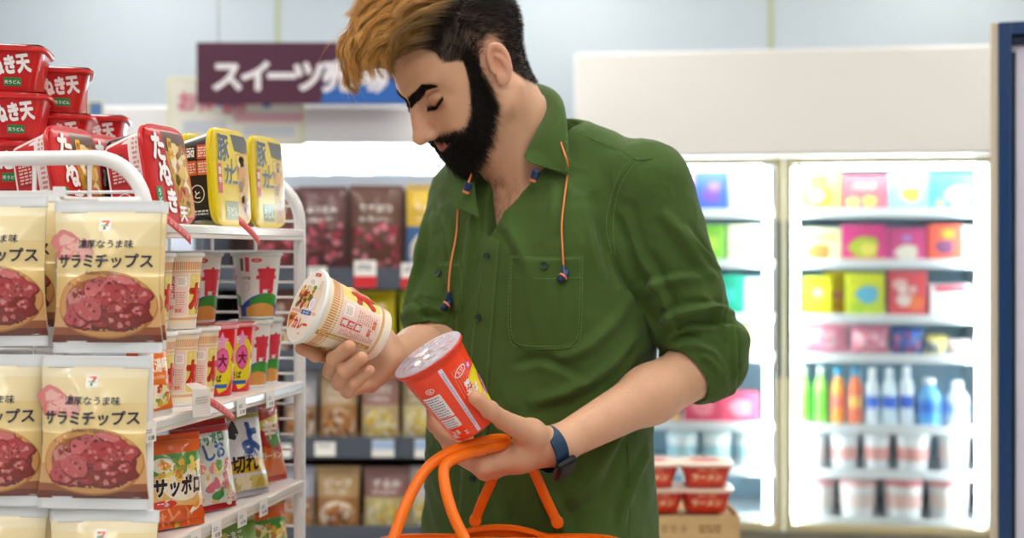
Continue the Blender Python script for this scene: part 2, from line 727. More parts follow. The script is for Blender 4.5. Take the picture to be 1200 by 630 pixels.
def head_volume():
    v = Vol()
    v.scale = HS
    ax = HR
    def E(c, r, k, sub=False, R=None):
        v.ell(H(*c), r, k, ax if R is None else R, sub)
    E((-0.008, 0, 0.045), (0.098, 0.076, 0.086), 0.001)
    E((0.046, 0, 0.052), (0.049, 0.061, 0.055), 0.02)
    E((0.045, 0, -0.030), (0.052, 0.056, 0.072), 0.03)
    for s in (1, -1):
        E((0.060, 0.046 * s, -0.010), (0.024, 0.019, 0.017), 0.02)             # cheekbone
        v.caps(H(0.012, 0.056 * s, -0.052), H(0.066, 0.018 * s, -0.097), 0.016, 0.014, 0.025)
        v.caps(H(0.0, 0.060 * s, 0.0), H(0.012, 0.057 * s, -0.055), 0.014, 0.015, 0.02)
        E((0.062, 0.036 * s, -0.045), (0.026, 0.020, 0.028), 0.025)             # cheek
        E((0.045, 0.060 * s, 0.030), (0.03, 0.014, 0.03), 0.02)              # temple
    v.ball(H(0.071, 0, -0.095), 0.017, 0.02)
    E((0.081, 0, -0.060), (0.020, 0.026, 0.026), 0.018)                        # muzzle
    for s in (1, -1):                                                          # brow ridge, sockets
        v.caps(H(0.092, 0.009 * s, 0.030), H(0.076, 0.046 * s, 0.034), 0.0105, 0.010, 0.012)
        E((0.106, 0.031 * s, 0.006), (0.018, 0.019, 0.013), 0.010, True)
    # nose
    v.caps(H(0.094, 0, 0.024), H(0.120, 0, -0.027), 0.0066, 0.0080, 0.010)
    v.caps(H(0.098, 0, 0.000), H(0.112, 0, -0.029), 0.011, 0.012, 0.010)
    v.ball(H(0.1225, 0, -0.0315), 0.0098, 0.006)
    for s in (1, -1):
        E((0.1085, 0.0130 * s, -0.0340), (0.0115, 0.0066, 0.0085), 0.0045)
        E((0.1135, 0.0065 * s, -0.0425), (0.006, 0.0030, 0.0045), 0.003, True)
    # closed, downcast lids over the eyeballs
    for s in (1, -1):
        E((0.0790, 0.0325 * s, 0.0080), (0.0135, 0.0165, 0.0135), 0.0025)
        v.caps(H(0.0935, 0.020 * s, 0.0165), H(0.0830, 0.0480 * s, 0.0195), 0.0022, 0.0018, 0.003, sub=True)
        v.caps(H(0.0880, 0.018 * s, -0.004), H(0.0810, 0.0465 * s, -0.0005), 0.0035, 0.0035, 0.006)      # lower lid
    # lips
    for s in (1, -1):
        v.caps(H(0.1010, 0.003 * s, -0.0515), H(0.092, 0.021 * s, -0.0560), 0.0050, 0.0022, 0.005)
        v.caps(H(0.1000, 0.0, -0.0610), H(0.092, 0.019 * s, -0.0570), 0.0058, 0.0022, 0.005)
    v.caps(H(0.1080, -0.018, -0.0558), H(0.1080, 0.018, -0.0558), 0.0016, 0.0016, 0.002, sub=True)
    # ears
    v.scale = HS * 0.85
    for s in (1, -1):
        tilt = math.radians(14)
        ca, sa = math.cos(tilt), math.sin(tilt)
        ef = HF * ca + HU * sa
        eu = HU * ca - HF * sa
        el = HL * s
        fl = math.radians(24)
        out = el * math.cos(fl) + ef * math.sin(fl)      # ear plane normal flares forward
        ef2 = ef * math.cos(fl) - el * math.sin(fl)
        C = H(-0.002, 0.0830 * s, -0.001)
        Rr = np.stack([ef2, out, eu])
        def L(a, b, o=0.0):
            return C + (ef2 * a + eu * b + out * o) * v.scale
        v.ell(L(-0.002, 0.006), (0.0155, 0.0050, 0.0265), 0.006, Rr)
        v.ell(L(0.003, -0.023), (0.0095, 0.0050, 0.0115), 0.008, Rr)                       # lobe
        v.ell(L(0.003, -0.001, 0.0075), (0.0095, 0.0085, 0.0150), 0.003, Rr, True)           # concha
        v.ell(L(-0.001, 0.0185, 0.0060), (0.0100, 0.0042, 0.0075), 0.003, Rr, True)          # fossa
        rim = []
        for i in range(15):
            a = math.radians(-40 + 250 * i / 14)
            rim.append(L(-0.002 + 0.0145 * math.cos(a), 0.0065 + 0.0255 * math.sin(a), 0.0025 + 0.0015 * math.sin(a)))
        rim += [L(-0.0145, -0.012, 0.0015), L(-0.0085, -0.024, 0.001), L(0.0005, -0.0315, 0.0005)]
        rim = [np.array(p) for p in smooth_curve([Vector(p) for p in rim[2:]], 3)]
        v.chain(rim, [0.0030 + 0.0006 * math.sin(PI * i / len(rim)) for i in range(len(rim))], 0.004)
        anti = [np.array(p) for p in smooth_curve([Vector(L(-0.009, -0.014, 0.002)), Vector(L(-0.0105, -0.002, 0.0035)), Vector(L(-0.007, 0.009, 0.0035)), Vector(L(0.000, 0.017, 0.003))], 4)]
        v.chain(anti, [0.0026] * len(anti), 0.004)
        v.ell(L(0.0130, -0.004, 0.002), (0.0045, 0.005, 0.0065), 0.005, Rr)                 # tragus
    v.scale = 1.0
    # neck, throat, upper chest
    v.caps(H(-0.020, 0, -0.035), T(0.005, 0.0, 1.435), 0.058, 0.066, 0.03)
    v.caps(H(0.030, 0, -0.085), T(0.055, 0.0, 1.425), 0.034, 0.040, 0.03)
    for s in (1, -1):
        v.caps(H(-0.015, 0.055 * s, -0.045), T(0.075, 0.018 * s, 1.405), 0.013, 0.010, 0.022)       # sternomastoid
        v.caps(T(-0.02, 0.03 * s, 1.435), T(-0.01, 0.145 * s, 1.385), 0.038, 0.034, 0.03)            # trapezius
        v.caps(T(0.072, 0.02 * s, 1.395), T(0.03, 0.14 * s, 1.405), 0.013, 0.015, 0.025)            # collar bone
    v.ball(H(0.030, 0, -0.112), 0.020, 0.02)
    v.ell(T(0.0, 0.0, 1.33), (0.105, 0.150, 0.10), 0.04, TR)
    for s in (1, -1):
        v.ell(T(0.065, 0.075 * s, 1.31), (0.042, 0.08, 0.075), 0.03, TR)
    v.ell(T(0.125, 0, 1.30), (0.012, 0.008, 0.09), 0.02, TR, True)
    return v

def finger(v, pts, r0, r1, k=0.004):
    n = len(pts)
    rs = [r0 + (r1 - r0) * i / (n - 1) for i in range(n)]
    v.chain([np.array(p) for p in pts], rs, k)
    for i in range(1, n - 1):                       # knuckle swell
        v.ball(pts[i], rs[i] * 1.06, k)

# joint positions of the fingers, read off the photograph with a distance for each
HAND_L = {
    'index': [A(563, 546, 1.885), A(527, 520, 1.905), A(509, 498, 1.935), A(506, 478, 1.950)],
    'middle': [A(568, 551, 1.908), A(534, 532, 1.945), A(517, 507, 1.968), A(517, 486, 1.972)],
    'ring': [A(579, 550, 1.930), A(548, 538, 1.972), A(530, 514, 1.992), A(531, 494, 1.992)],
    'pinky': [A(592, 545, 1.950), A(566, 540, 1.985), A(550, 522, 2.002), A(548, 506, 2.002)],
    'thumb': [A(622, 508, 1.915), A(590, 492, 1.862), A(574, 480, 1.828), A(557, 466, 1.806)],
}
HAND_R = {
    'index': [A(420, 414, 1.905), A(390, 418, 1.868), A(370, 415, 1.838), A(353, 408, 1.822)],
    'middle': [A(420, 428, 1.905), A(388, 434, 1.850), A(392, 420, 1.806), A(409, 406, 1.783)],
    'ring': [A(425, 440, 1.898), A(398, 448, 1.842), A(404, 434, 1.800), A(424, 419, 1.784)],
    'pinky': [A(433, 450, 1.890), A(408, 458, 1.840), A(416, 448, 1.806), A(433, 434, 1.795)],
    'thumb': [A(447, 402, 1.905), A(438, 376, 1.912), A(424, 356, 1.905), A(410, 344, 1.892)],
}

def arm_volume(side):
    v = Vol()
    if side == 'L':
        S, E_, W, Hd = SHL, ELL_, WRL, HAND_L
    else:
        S, E_, W, Hd = SHR, ELR, WRR, HAND_R
    v.caps(S, E_, 0.046, 0.040, 0.01)
    d = W - E_
    v.caps(E_ + 0.01 * d, E_ + 0.38 * d, 0.041, 0.0405, 0.02)
    v.caps(E_ + 0.38 * d, W, 0.039, 0.0245, 0.02)
    side_axis = np.cross(d / np.linalg.norm(d), [0, 0, 1.0])
    side_axis /= np.linalg.norm(side_axis)
    v.caps(W - 0.02 * d + 0.008 * side_axis, W + 0.02 * d + 0.008 * side_axis, 0.0225, 0.021, 0.012)
    v.caps(W - 0.02 * d - 0.008 * side_axis, W + 0.02 * d - 0.008 * side_axis, 0.0225, 0.021, 0.012)
    mcp = [Hd[q][0] for q in ('index', 'middle', 'ring', 'pinky')]
    for i, q in enumerate(mcp):
        s0 = W + (mcp[i] - W) * 0.05
        v.caps(s0, q, 0.0185, 0.0122 - 0.0007 * i, 0.012)
        if i:
            v.caps(mcp[i - 1] * 0.55 + W * 0.45, q * 0.55 + W * 0.45, 0.0145, 0.0145, 0.012)
            v.caps(mcp[i - 1], q, 0.0102, 0.0098, 0.006)
        v.ball(q, 0.0122 - 0.0006 * i, 0.006)
    cm = Hd['thumb'][0]
    v.caps(W, cm, 0.020, 0.0175, 0.014)
    v.caps(cm, Hd['index'][0] * 0.5 + W * 0.5, 0.016, 0.014, 0.014)
    v.caps(cm, Hd['thumb'][1], 0.0178, 0.0125, 0.010)
    return v, Hd

def add_fingers(v, Hd):
    for q, r0, r1 in (('index', 0.0108, 0.0082), ('middle', 0.0111, 0.0085), ('ring', 0.0106, 0.0081), ('pinky', 0.0095, 0.0071)):
        finger(v, Hd[q], r0, r1, 0.0035)
    t = Hd['thumb']
    finger(v, t[1:], 0.0122, 0.0092, 0.004)

def build_body(person):
    Vs, Qs, kinds = [], [], []
    # head and neck
    v = head_volume()
    lo = np.min([H(*q) for q in ((-.12, 0, 0), (.14, 0, 0), (0, .1, 0), (0, -.1, 0), (0, 0, .14), (0.1, 0, -.13))], axis=0) - 0.02
    lo = np.minimum(lo, [-0.12, 2.02, 1.24])
    hi = np.array([0.20, 2.36, 1.73])
    Vh, Qh = surface(v, lo, hi, 0.0015 if FINE else 0.0025)
    Vh = relax(Vh, Qh, 1, 0.4)
    parts = [(Vh, Qh, 'head')]
    for side in 'LR':
        v, Hd = arm_volume(side)
        add_fingers(v, Hd)
        lo, hi = v.bounds()
        Va, Qa = surface(v, lo - 0.006, hi + 0.006, 0.0013 if FINE else 0.0022)
        parts.append((relax(Va, Qa, 1, 0.4), Qa, side))
    # trunk and legs inside the clothes
    v = Vol()
    v.ell(T(0, 0, 1.25), (0.09, 0.14, 0.16), 0.02, TR)
    v.ell(T(0, 0, 0.98), (0.09, 0.135, 0.16), 0.06, TR)
    for s in (1, -1):
        v.caps(T(0, 0.085 * s, 0.88), T(0.015, 0.095 * s, 0.48), 0.075, 0.052, 0.03)
        v.caps(T(0.015, 0.095 * s, 0.48), T(-0.02, 0.10 * s, 0.085), 0.052, 0.034, 0.02)
        v.caps(T(-0.045, 0.105 * s, 0.05), T(0.13, 0.125 * s, 0.035), 0.030, 0.022, 0.02)
    lo, hi = v.bounds()
    Vb, Qb = surface(v, lo - 0.01, hi + 0.01, 0.008)
    parts.append((Vb, Qb, 'trunk'))
    o = 0
    VV, QQ, CC = [], [], []
    for V, Q, k in parts:
        VV.append(V)
        QQ.append(Q + o)
        o += len(V)
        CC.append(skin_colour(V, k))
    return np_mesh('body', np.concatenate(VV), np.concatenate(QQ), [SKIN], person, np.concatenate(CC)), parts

def gauss(p, c, r):
    return np.exp(-np.sum(((p - np.asarray(c)) / np.asarray(r)) ** 2, axis=1))

def mixc(C, col, w):
    return C + (np.array(srgb(col)) - C) * np.clip(w, 0, 1)[:, None]

def skin_colour(V, kind):
    C = np.tile(np.array(srgb('#d6a98a')), (len(V), 1))
    m = fbm(V, 60, 3, 2)
    C *= (1 + 0.05 * m)[:, None]
    if kind == 'head':
        h = to_head(V)
        C = mixc(C, '#dba083', 0.75 * gauss(h, (0.118, 0, -0.02), (0.03, 0.016, 0.03)))
        for s in (1, -1):
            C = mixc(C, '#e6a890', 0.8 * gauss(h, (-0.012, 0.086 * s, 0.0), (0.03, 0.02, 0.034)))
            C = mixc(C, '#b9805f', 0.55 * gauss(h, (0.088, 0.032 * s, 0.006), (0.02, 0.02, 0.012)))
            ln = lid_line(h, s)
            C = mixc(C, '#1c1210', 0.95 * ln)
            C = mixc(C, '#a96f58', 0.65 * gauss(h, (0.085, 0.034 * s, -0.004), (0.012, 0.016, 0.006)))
        lip = gauss(h, (0.104, 0, -0.0565), (0.022, 0.022, 0.0085)) * (h[:, 0] > 0.084)
        C = mixc(C, '#b5635a', np.clip(lip * 1.7 - 0.25, 0, 0.9))
        b = beard_mask(h)
        C = mixc(C, '#2a1d18', 0.93 * b)
        s = scalp_mask(h)
        C = mixc(C, '#251a13', 0.92 * s)
        C = mixc(C, '#3a2119', gauss(h, (0.064, 0.058, -0.0205), (0.0013, 0.004, 0.0013)) * 1.2)   # mole on the cheek
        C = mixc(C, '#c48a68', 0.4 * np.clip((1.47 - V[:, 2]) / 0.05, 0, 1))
    elif kind in 'LR':
        Hd = HAND_L if kind == 'L' else HAND_R
        for q, pts in Hd.items():
            for i, p in enumerate(pts[1:]):
                C = mixc(C, '#d98a6c', (0.35, 0.45, 0.55)[i] * gauss(V, p, (0.011,) * 3))
    return C

def lid_line(h, s):
    # lash line: a thin dark band along the edge of the closed lid
    t = np.clip((h[:, 1] * s - 0.0165) / 0.033, 0, 1)
    uz = np.interp(t, [0, 0.5, 1], [0.0000, -0.0022, 0.0050])
    inr = (h[:, 1] * s > 0.0150) & (h[:, 1] * s < 0.0510) & (h[:, 0] > 0.07)
    return np.exp(-((h[:, 2] - uz) / 0.0022) ** 2) * inr

def sstep(a, b, x):
    t = np.clip((x - a) / (b - a), 0, 1)
    return t * t * (3 - 2 * t)

def beard_mask(h):
    f, l, u = h[:, 0], np.abs(h[:, 1]), h[:, 2]
    # cheek line: from the sideburn by the ear down to the mouth corner
    top = np.interp(f, [0.010, 0.036, 0.046, 0.060, 0.072, 0.082, 0.092, 0.12], [0.04, 0.04, 0.000, -0.028, -0.043, -0.050, -0.046, -0.045])
    m = sstep(0.010, -0.008, u - top)
    rear = np.interp(u, [-0.13, -0.11, -0.08, -0.05, -0.02, 0.0, 0.035], [0.10, 0.088, 0.058, 0.028, 0.020, 0.020, 0.021])
    m *= sstep(-0.006, 0.006, f - rear)
    m *= sstep(-0.140, -0.120, u)
    lipz = np.exp(-((f - 0.104) / 0.02) ** 2 - (l / 0.018) ** 2 - ((u + 0.0575) / 0.0055) ** 2)
    m *= 1 - np.clip(lipz * 2.2, 0, 1)
    nose = np.exp(-((f - 0.120) / 0.018) ** 2 - (l / 0.017) ** 2 - ((u + 0.024) / 0.019) ** 2)
    m *= 1 - np.clip(nose * 2.4, 0, 1)
    return m

def scalp_mask(h):
    f, l, u = h[:, 0], np.abs(h[:, 1]), h[:, 2]
    # hairline: forehead edge, temple recess, in front of the ear, behind the ear, nape
    front = np.interp(u, [-0.02, 0.0, 0.030, 0.037, 0.046, 0.053, 0.062, 0.078, 0.10, 0.14], [0.030, 0.034, 0.037, 0.044, 0.061, 0.062, 0.060, 0.067, 0.080, 0.09])
    m = sstep(0.005, -0.005, f - front)
    ear = np.exp(-((f + 0.010) / 0.020) ** 2 - ((u - 0.003) / 0.036) ** 2) * (l > 0.066)
    m *= 1 - np.clip(ear * 2.0, 0, 1)
    low = np.interp(f, [-0.12, -0.06, -0.03, -0.012, 0.010, 0.022, 0.04], [-0.078, -0.068, -0.035, 0.03, 0.028, 0.005, 0.000])
    m *= sstep(-0.005, 0.006, u - low)
    return m
# ---------------------------------------------------------------- hair, beard, brows
def sample_surface(V, Q, w, n):
    """n random surface points (and normals) with face weight w."""
    N = normals(V, Q)
    fc = V[Q].mean(1)
    ar = np.linalg.norm(np.cross(V[Q[:, 2]] - V[Q[:, 0]], V[Q[:, 3]] - V[Q[:, 1]]), axis=1)
    pr = ar * w(fc)
    pr = pr / pr.sum()
    k = RNG.choice(len(Q), n, p=pr)
    ab = RNG.random((n, 2))
    a, b, c, d = (V[Q[k, i]] for i in range(4))
    p = (a * (1 - ab[:, :1]) + b * ab[:, :1]) * (1 - ab[:, 1:]) + (d * (1 - ab[:, :1]) + c * ab[:, :1]) * ab[:, 1:]
    nn = N[Q[k]].mean(1)
    return p, nn / np.linalg.norm(nn, axis=1)[:, None]

def bez(P0, P1, P2, P3, m):
    t = np.linspace(0, 1, m)[None, :, None]
    return ((1 - t) ** 3 * P0[:, None] + 3 * (1 - t) ** 2 * t * P1[:, None] + 3 * (1 - t) * t * t * P2[:, None] + t ** 3 * P3[:, None])

def topw(h):
    """1 where the hair is left long: the crown and the front top."""
    f, l, u = h[:, 0], h[:, 1], h[:, 2]
    edge = np.interp(f, [-0.10, -0.06, 0.0, 0.04, 0.09], [0.125, 0.105, 0.088, 0.074, 0.055])
    edge = edge - 0.012 * (l < 0)
    return sstep(-0.008, 0.008, u - edge)

def build_hair(person, Vh, Qh, hairm, beardm):
    hv = to_head(Vh)
    # long swept top --------------------------------------------------
    def wl(p):
        h = to_head(p)
        return (scalp_mask(h) > 0.5) * topw(h)
    n = 14000 if FINE else 4000
    R, Nn = sample_surface(Vh, Qh, wl, n)
    G, Gn = sample_surface(Vh, Qh, wl, 170)
    m = 14
    gh = to_head(G)
    gn = Gn @ HR.T
    g = len(G)
    q = np.clip((gh[:, 0] + 0.08) / 0.165, 0, 1)
    side = np.clip(gh[:, 1] / 0.06, -1, 1)
    a = (0.030 + 0.040 * q ** 0.9) * RNG.uniform(0.72, 1.12, g) * (1 - 0.35 * np.clip(side, 0, 1))
    F = np.tile([1.0, 0, 0], (g, 1))
    U = np.tile([0, 0, 1.0], (g, 1))
    Lx = np.tile([0, 1.0, 0], (g, 1))
    up = gn * 0.42 + U * 0.70 - F * 0.06
    up /= np.linalg.norm(up, axis=1)[:, None]
    b = (0.026 + 0.014 * q) * RNG.uniform(0.8, 1.15, g)
    rv = lambda lo, hi: RNG.uniform(lo, hi, g)
    side0 = np.clip(side, 0, 1)
    d1f, d1u = (0.010 + 0.020 * q) * rv(0.7, 1.3), (0.030 + 0.010 * q) * rv(0.75, 1.2) * (1 - 0.35 * side0)
    d2f, d2u = (0.040 + 0.008 * q) * rv(0.8, 1.2), (0.012 - 0.018 * q) + 0.006 * RNG.normal(size=g)
    d3f, d3u = (0.040 - 0.056 * q ** 2) * rv(0.7, 1.3), (-0.005 - 0.040 * q ** 2) * rv(0.6, 1.25)
    out = gn[:, 1] * (0.016 - 0.010 * q)
    P1 = gh + F * d1f[:, None] + U * d1u[:, None] + Lx * out[:, None]
    P2 = P1 + F * d2f[:, None] + U * d2u[:, None] - Lx * ((0.008 + 0.020 * q) * side0 - 0.004 * RNG.normal(size=g))[:, None]
    P3 = P2 + F * d3f[:, None] + U * d3u[:, None] + Lx * (0.008 * RNG.normal(size=g))[:, None]
    path = bez(gh, P1, P2, P3, m)
    t = np.linspace(0, 1, m)
    ph = RNG.uniform(0, 6.28, g)
    wave = (0.0070 * t ** 1.1)[None, :] * np.sin(ph[:, None] + t[None] * RNG.uniform(4, 8.5, g)[:, None])
    path += wave[..., None] * (Lx[:, None] * 0.7 + U[:, None] * 0.7)
    rh = to_head(R)
    dist = np.linalg.norm(rh[:, None] - gh[None], axis=2)
    own = dist.argmin(1)
    off = rh - gh[own]
    k = (1 - 0.72 * t ** 0.8)
    hp = path[own] + off[:, None] * k[None, :, None]
    fr = RNG.normal(size=(n, 3)) * 0.0026
    hp += fr[:, None] * (t ** 1.5)[None, :, None]
    fly = RNG.random(n) < 0.05
    hp[fly] += (RNG.normal(size=(fly.sum(), 1, 3)) * 0.010) * (t ** 2)[None, :, None]
    # hairs keep outside the skull
    wp = HO + HS * (hp @ HR)
    dark = np.array(srgb('#1a120d'))
    gold = np.array(srgb('#fcca74'))
    gold2 = np.array(srgb('#c4853c'))
    gt = sstep(0.06, 0.36, t)[None, :] * np.ones((n, 1))
    lat = sstep(0.072, 0.050, rh[:, 1]) * sstep(-0.10, -0.05, rh[:, 0])
    gm = RNG.uniform(0.0, 1.0, g)[own] * 0.6 + RNG.random(n) * 0.4
    tip = gold[None] * gm[:, None] + gold2[None] * (1 - gm[:, None])
    w = (gt * (0.12 + 0.88 * lat[:, None]))[..., None]
    w = w * np.where(RNG.random(n) < 0.14, 0.35, 1.0)[:, None, None]
    C = dark * (1 - w) + tip[:, None] * w
    strands(wp, RNG.uniform(0.00025, 0.00042, n), C, 'hair_top', hairm, person)
    # cropped sides and back -------------------------------------------
    def ws(p):
        h = to_head(p)
        return (scalp_mask(h) > 0.45) * (1 - 0.9 * topw(h))
    n2 = 9000 if FINE else 4000
    R, Nn = sample_surface(Vh, Qh, ws, n2)
    rh = to_head(R)
    nn = Nn @ HR.T
    ln = np.interp(rh[:, 2], [-0.05, 0.0, 0.05, 0.10], [0.006, 0.008, 0.014, 0.024]) * RNG.uniform(0.7, 1.2, n2)
    d = nn * 0.45 + np.array([-0.55, 0, -0.65]) * (0.5 + 0.5 * (rh[:, 0] < 0.01))[:, None]
    fwd = rh[:, 0] > 0.01
    d[fwd] = nn[fwd] * 0.5 + np.array([-0.25, 0.0, 0.45])
    d += RNG.normal(size=d.shape) * 0.16
    d /= np.linalg.norm(d, axis=1)[:, None]
    e = rh + nn * (ln * 0.45)[:, None]
    end = rh + d * ln[:, None]
    hp = bez(rh - nn * 0.001, e, (e + end) / 2, end, 5)
    C = np.tile(np.array(srgb('#17110f')), (n2, 5, 1)) * RNG.uniform(0.6, 1.5, (n2, 1, 1))
    strands(HO + HS * (hp @ HR), RNG.uniform(0.00028, 0.00042, n2), C, 'hair_sides', beardm, person)
    # beard ---------------------------------------------------------------
    def wb(p):
        h = to_head(p)
        return beard_mask(h) ** 1.5 * (np.abs(h[:, 1]) < 0.1)
    n3 = 13000 if FINE else 5000
    R, Nn = sample_surface(Vh, Qh, wb, n3)
    rh = to_head(R)
    nn = Nn @ HR.T
    low = sstep(-0.045, -0.095, rh[:, 2])
    ln = (0.0085 + 0.012 * low + 0.003 * sstep(0.085, 0.10, rh[:, 0])) * RNG.uniform(0.6, 1.25, n3)
    ln *= sstep(0.05, -0.03, rh[:, 2]) * 0.5 + 0.5
    d = nn * np.where(rh[:, 0] > 0.07, 0.30, 0.55)[:, None] + np.array([-0.16, 0, -0.75])
    mu = (rh[:, 0] > 0.080) & (rh[:, 2] > -0.054)
    d[mu] = nn[mu] * 0.45 + np.stack([np.zeros(mu.sum()), np.sign(rh[mu, 1]) * 0.55, -0.55 * np.ones(mu.sum())], 1)
    ln[mu] *= 0.85
    d += RNG.normal(size=d.shape) * 0.20
    d /= np.linalg.norm(d, axis=1)[:, None]
    e = rh + nn * (ln * 0.5)[:, None]
    end = rh + d * ln[:, None] + RNG.normal(size=d.shape) * 0.0012
    hp = bez(rh - nn * 0.001, e, (e + end) / 2, end, 6)
    C = np.tile(np.array(srgb('#15100f')), (n3, 6, 1)) * RNG.uniform(0.5, 1.7, (n3, 1, 1))
    strands(HO + HS * (hp @ HR), RNG.uniform(0.00026, 0.00040, n3), C, 'beard', beardm, person)
    # eyebrows --------------------------------------------------------------
    bvh = BVHTree.FromPolygons([tuple(p) for p in Vh], [tuple(int(i) for i in qd) for qd in Qh])
    rows, cols = [], []
    for s in (1, -1):
        for i in range(1700):
            tt = RNG.random()
            lx = 0.0015 + 0.0505 * tt
            uz = np.interp(tt, [0, 0.35, 0.7, 1], [0.0155, 0.0225, 0.031, 0.026])
            th = np.interp(tt, [0, 0.2, 0.7, 1], [0.0058, 0.0060, 0.0048, 0.0016])
            uz += RNG.uniform(-1, 1) * th
            p0 = H(0.13, lx * s, uz)
            hit = bvh.ray_cast(Vector(p0), Vector(-HF))
            if hit[0] is None:
                continue
            p = np.array(hit[0])
            nn = np.array(hit[1])
            dd = HL * s * np.interp(tt, [0, 0.3, 1], [0.45, 0.9, 1.0]) + HU * np.interp(tt, [0, 0.3, 0.6, 1], [0.9, 0.4, 0.1, -0.35]) + nn * 0.35 + RNG.normal(size=3) * 0.12
            dd /= np.linalg.norm(dd)
            L = RNG.uniform(0.006, 0.0095)
            rows.append(np.array([p - nn * 0.0006 + dd * L * k / 4 - nn * 0.25 * L * (k / 4) ** 2 for k in range(5)]))
    rows = np.array(rows)
    strands(rows, np.full(len(rows), 0.00036), np.tile(np.array(srgb('#120d0b')), (len(rows), 5, 1)), 'eyebrows', beardm, person)
    # eyelashes along the closed lids
    for s in (1, -1):
        rows = []
        for i in range(300):
            tt = (i % 150) / 149
            lx = 0.0165 + 0.033 * tt
            uz = np.interp(tt, [0, 0.5, 1], [0.0000, -0.0022, 0.0050]) + RNG.uniform(-0.0006, 0.0006)
            hit = bvh.ray_cast(Vector(H(0.13, lx * s, uz)), Vector(-HF))
            if hit[0] is None:
                continue
            p = np.array(hit[0])
            dd = HF * 0.75 - HU * 0.55 + HL * s * (0.1 + 0.8 * tt) + RNG.normal(size=3) * 0.1
            dd /= np.linalg.norm(dd)
            L = RNG.uniform(0.006, 0.0095)
            rows.append(np.array([p - HF * 0.001 + dd * L * k / 3 + HU * 0.10 * L * (k / 3) ** 2 for k in range(4)]))
        rows = np.array(rows)
        strands(rows, np.full(len(rows), 0.00035), np.tile(np.array(srgb('#0e0a09')), (len(rows), 4, 1)), 'eyelashes', beardm, person)

def body_hair(person, parts, hairm):
    rows = []
    for V, Q, k in parts:
        if k == 'head':
            w = lambda p: ((p[:, 2] < 1.435) & (p[:, 2] > 1.30)) * gauss(p, P(576, 235, 2.07), (0.035, 0.2, 0.05))
            n, L0, dv = 800, 0.010, np.array([0.1, -0.3, -1.0])
        elif k == 'L':
            w = lambda p: ((p[:, 0] > WRL[0] + 0.02) & (p[:, 0] < ELL_[0] - 0.02)) * 1.0
            n, L0, dv = 900, 0.007, (WRL - ELL_) / np.linalg.norm(WRL - ELL_)
        elif k == 'R':
            w = lambda p: ((p[:, 1] > WRR[1] + 0.01) & (p[:, 1] < ELR[1] - 0.03)) * 1.0
            n, L0, dv = 400, 0.007, (WRR - ELR) / np.linalg.norm(WRR - ELR)
        else:
            continue
        R, N = sample_surface(V, Q, w, n)
        d = dv + N * 0.25 + RNG.normal(size=N.shape) * 0.25
        d -= N * np.clip((d * N).sum(1) - 0.25, -1, 1)[:, None]
        d /= np.linalg.norm(d, axis=1)[:, None]
        L = L0 * RNG.uniform(0.6, 1.3, n)
        rows.append(np.stack([R + d * (L * j / 3)[:, None] for j in range(4)], 1))
    rows = np.concatenate(rows)
    strands(rows, np.where(rows[:, 0, 2] > 1.25, 0.00016, 0.00009), np.tile(np.array(srgb('#4a2f20')), (len(rows), 4, 1)), 'body_hair', hairm, person)
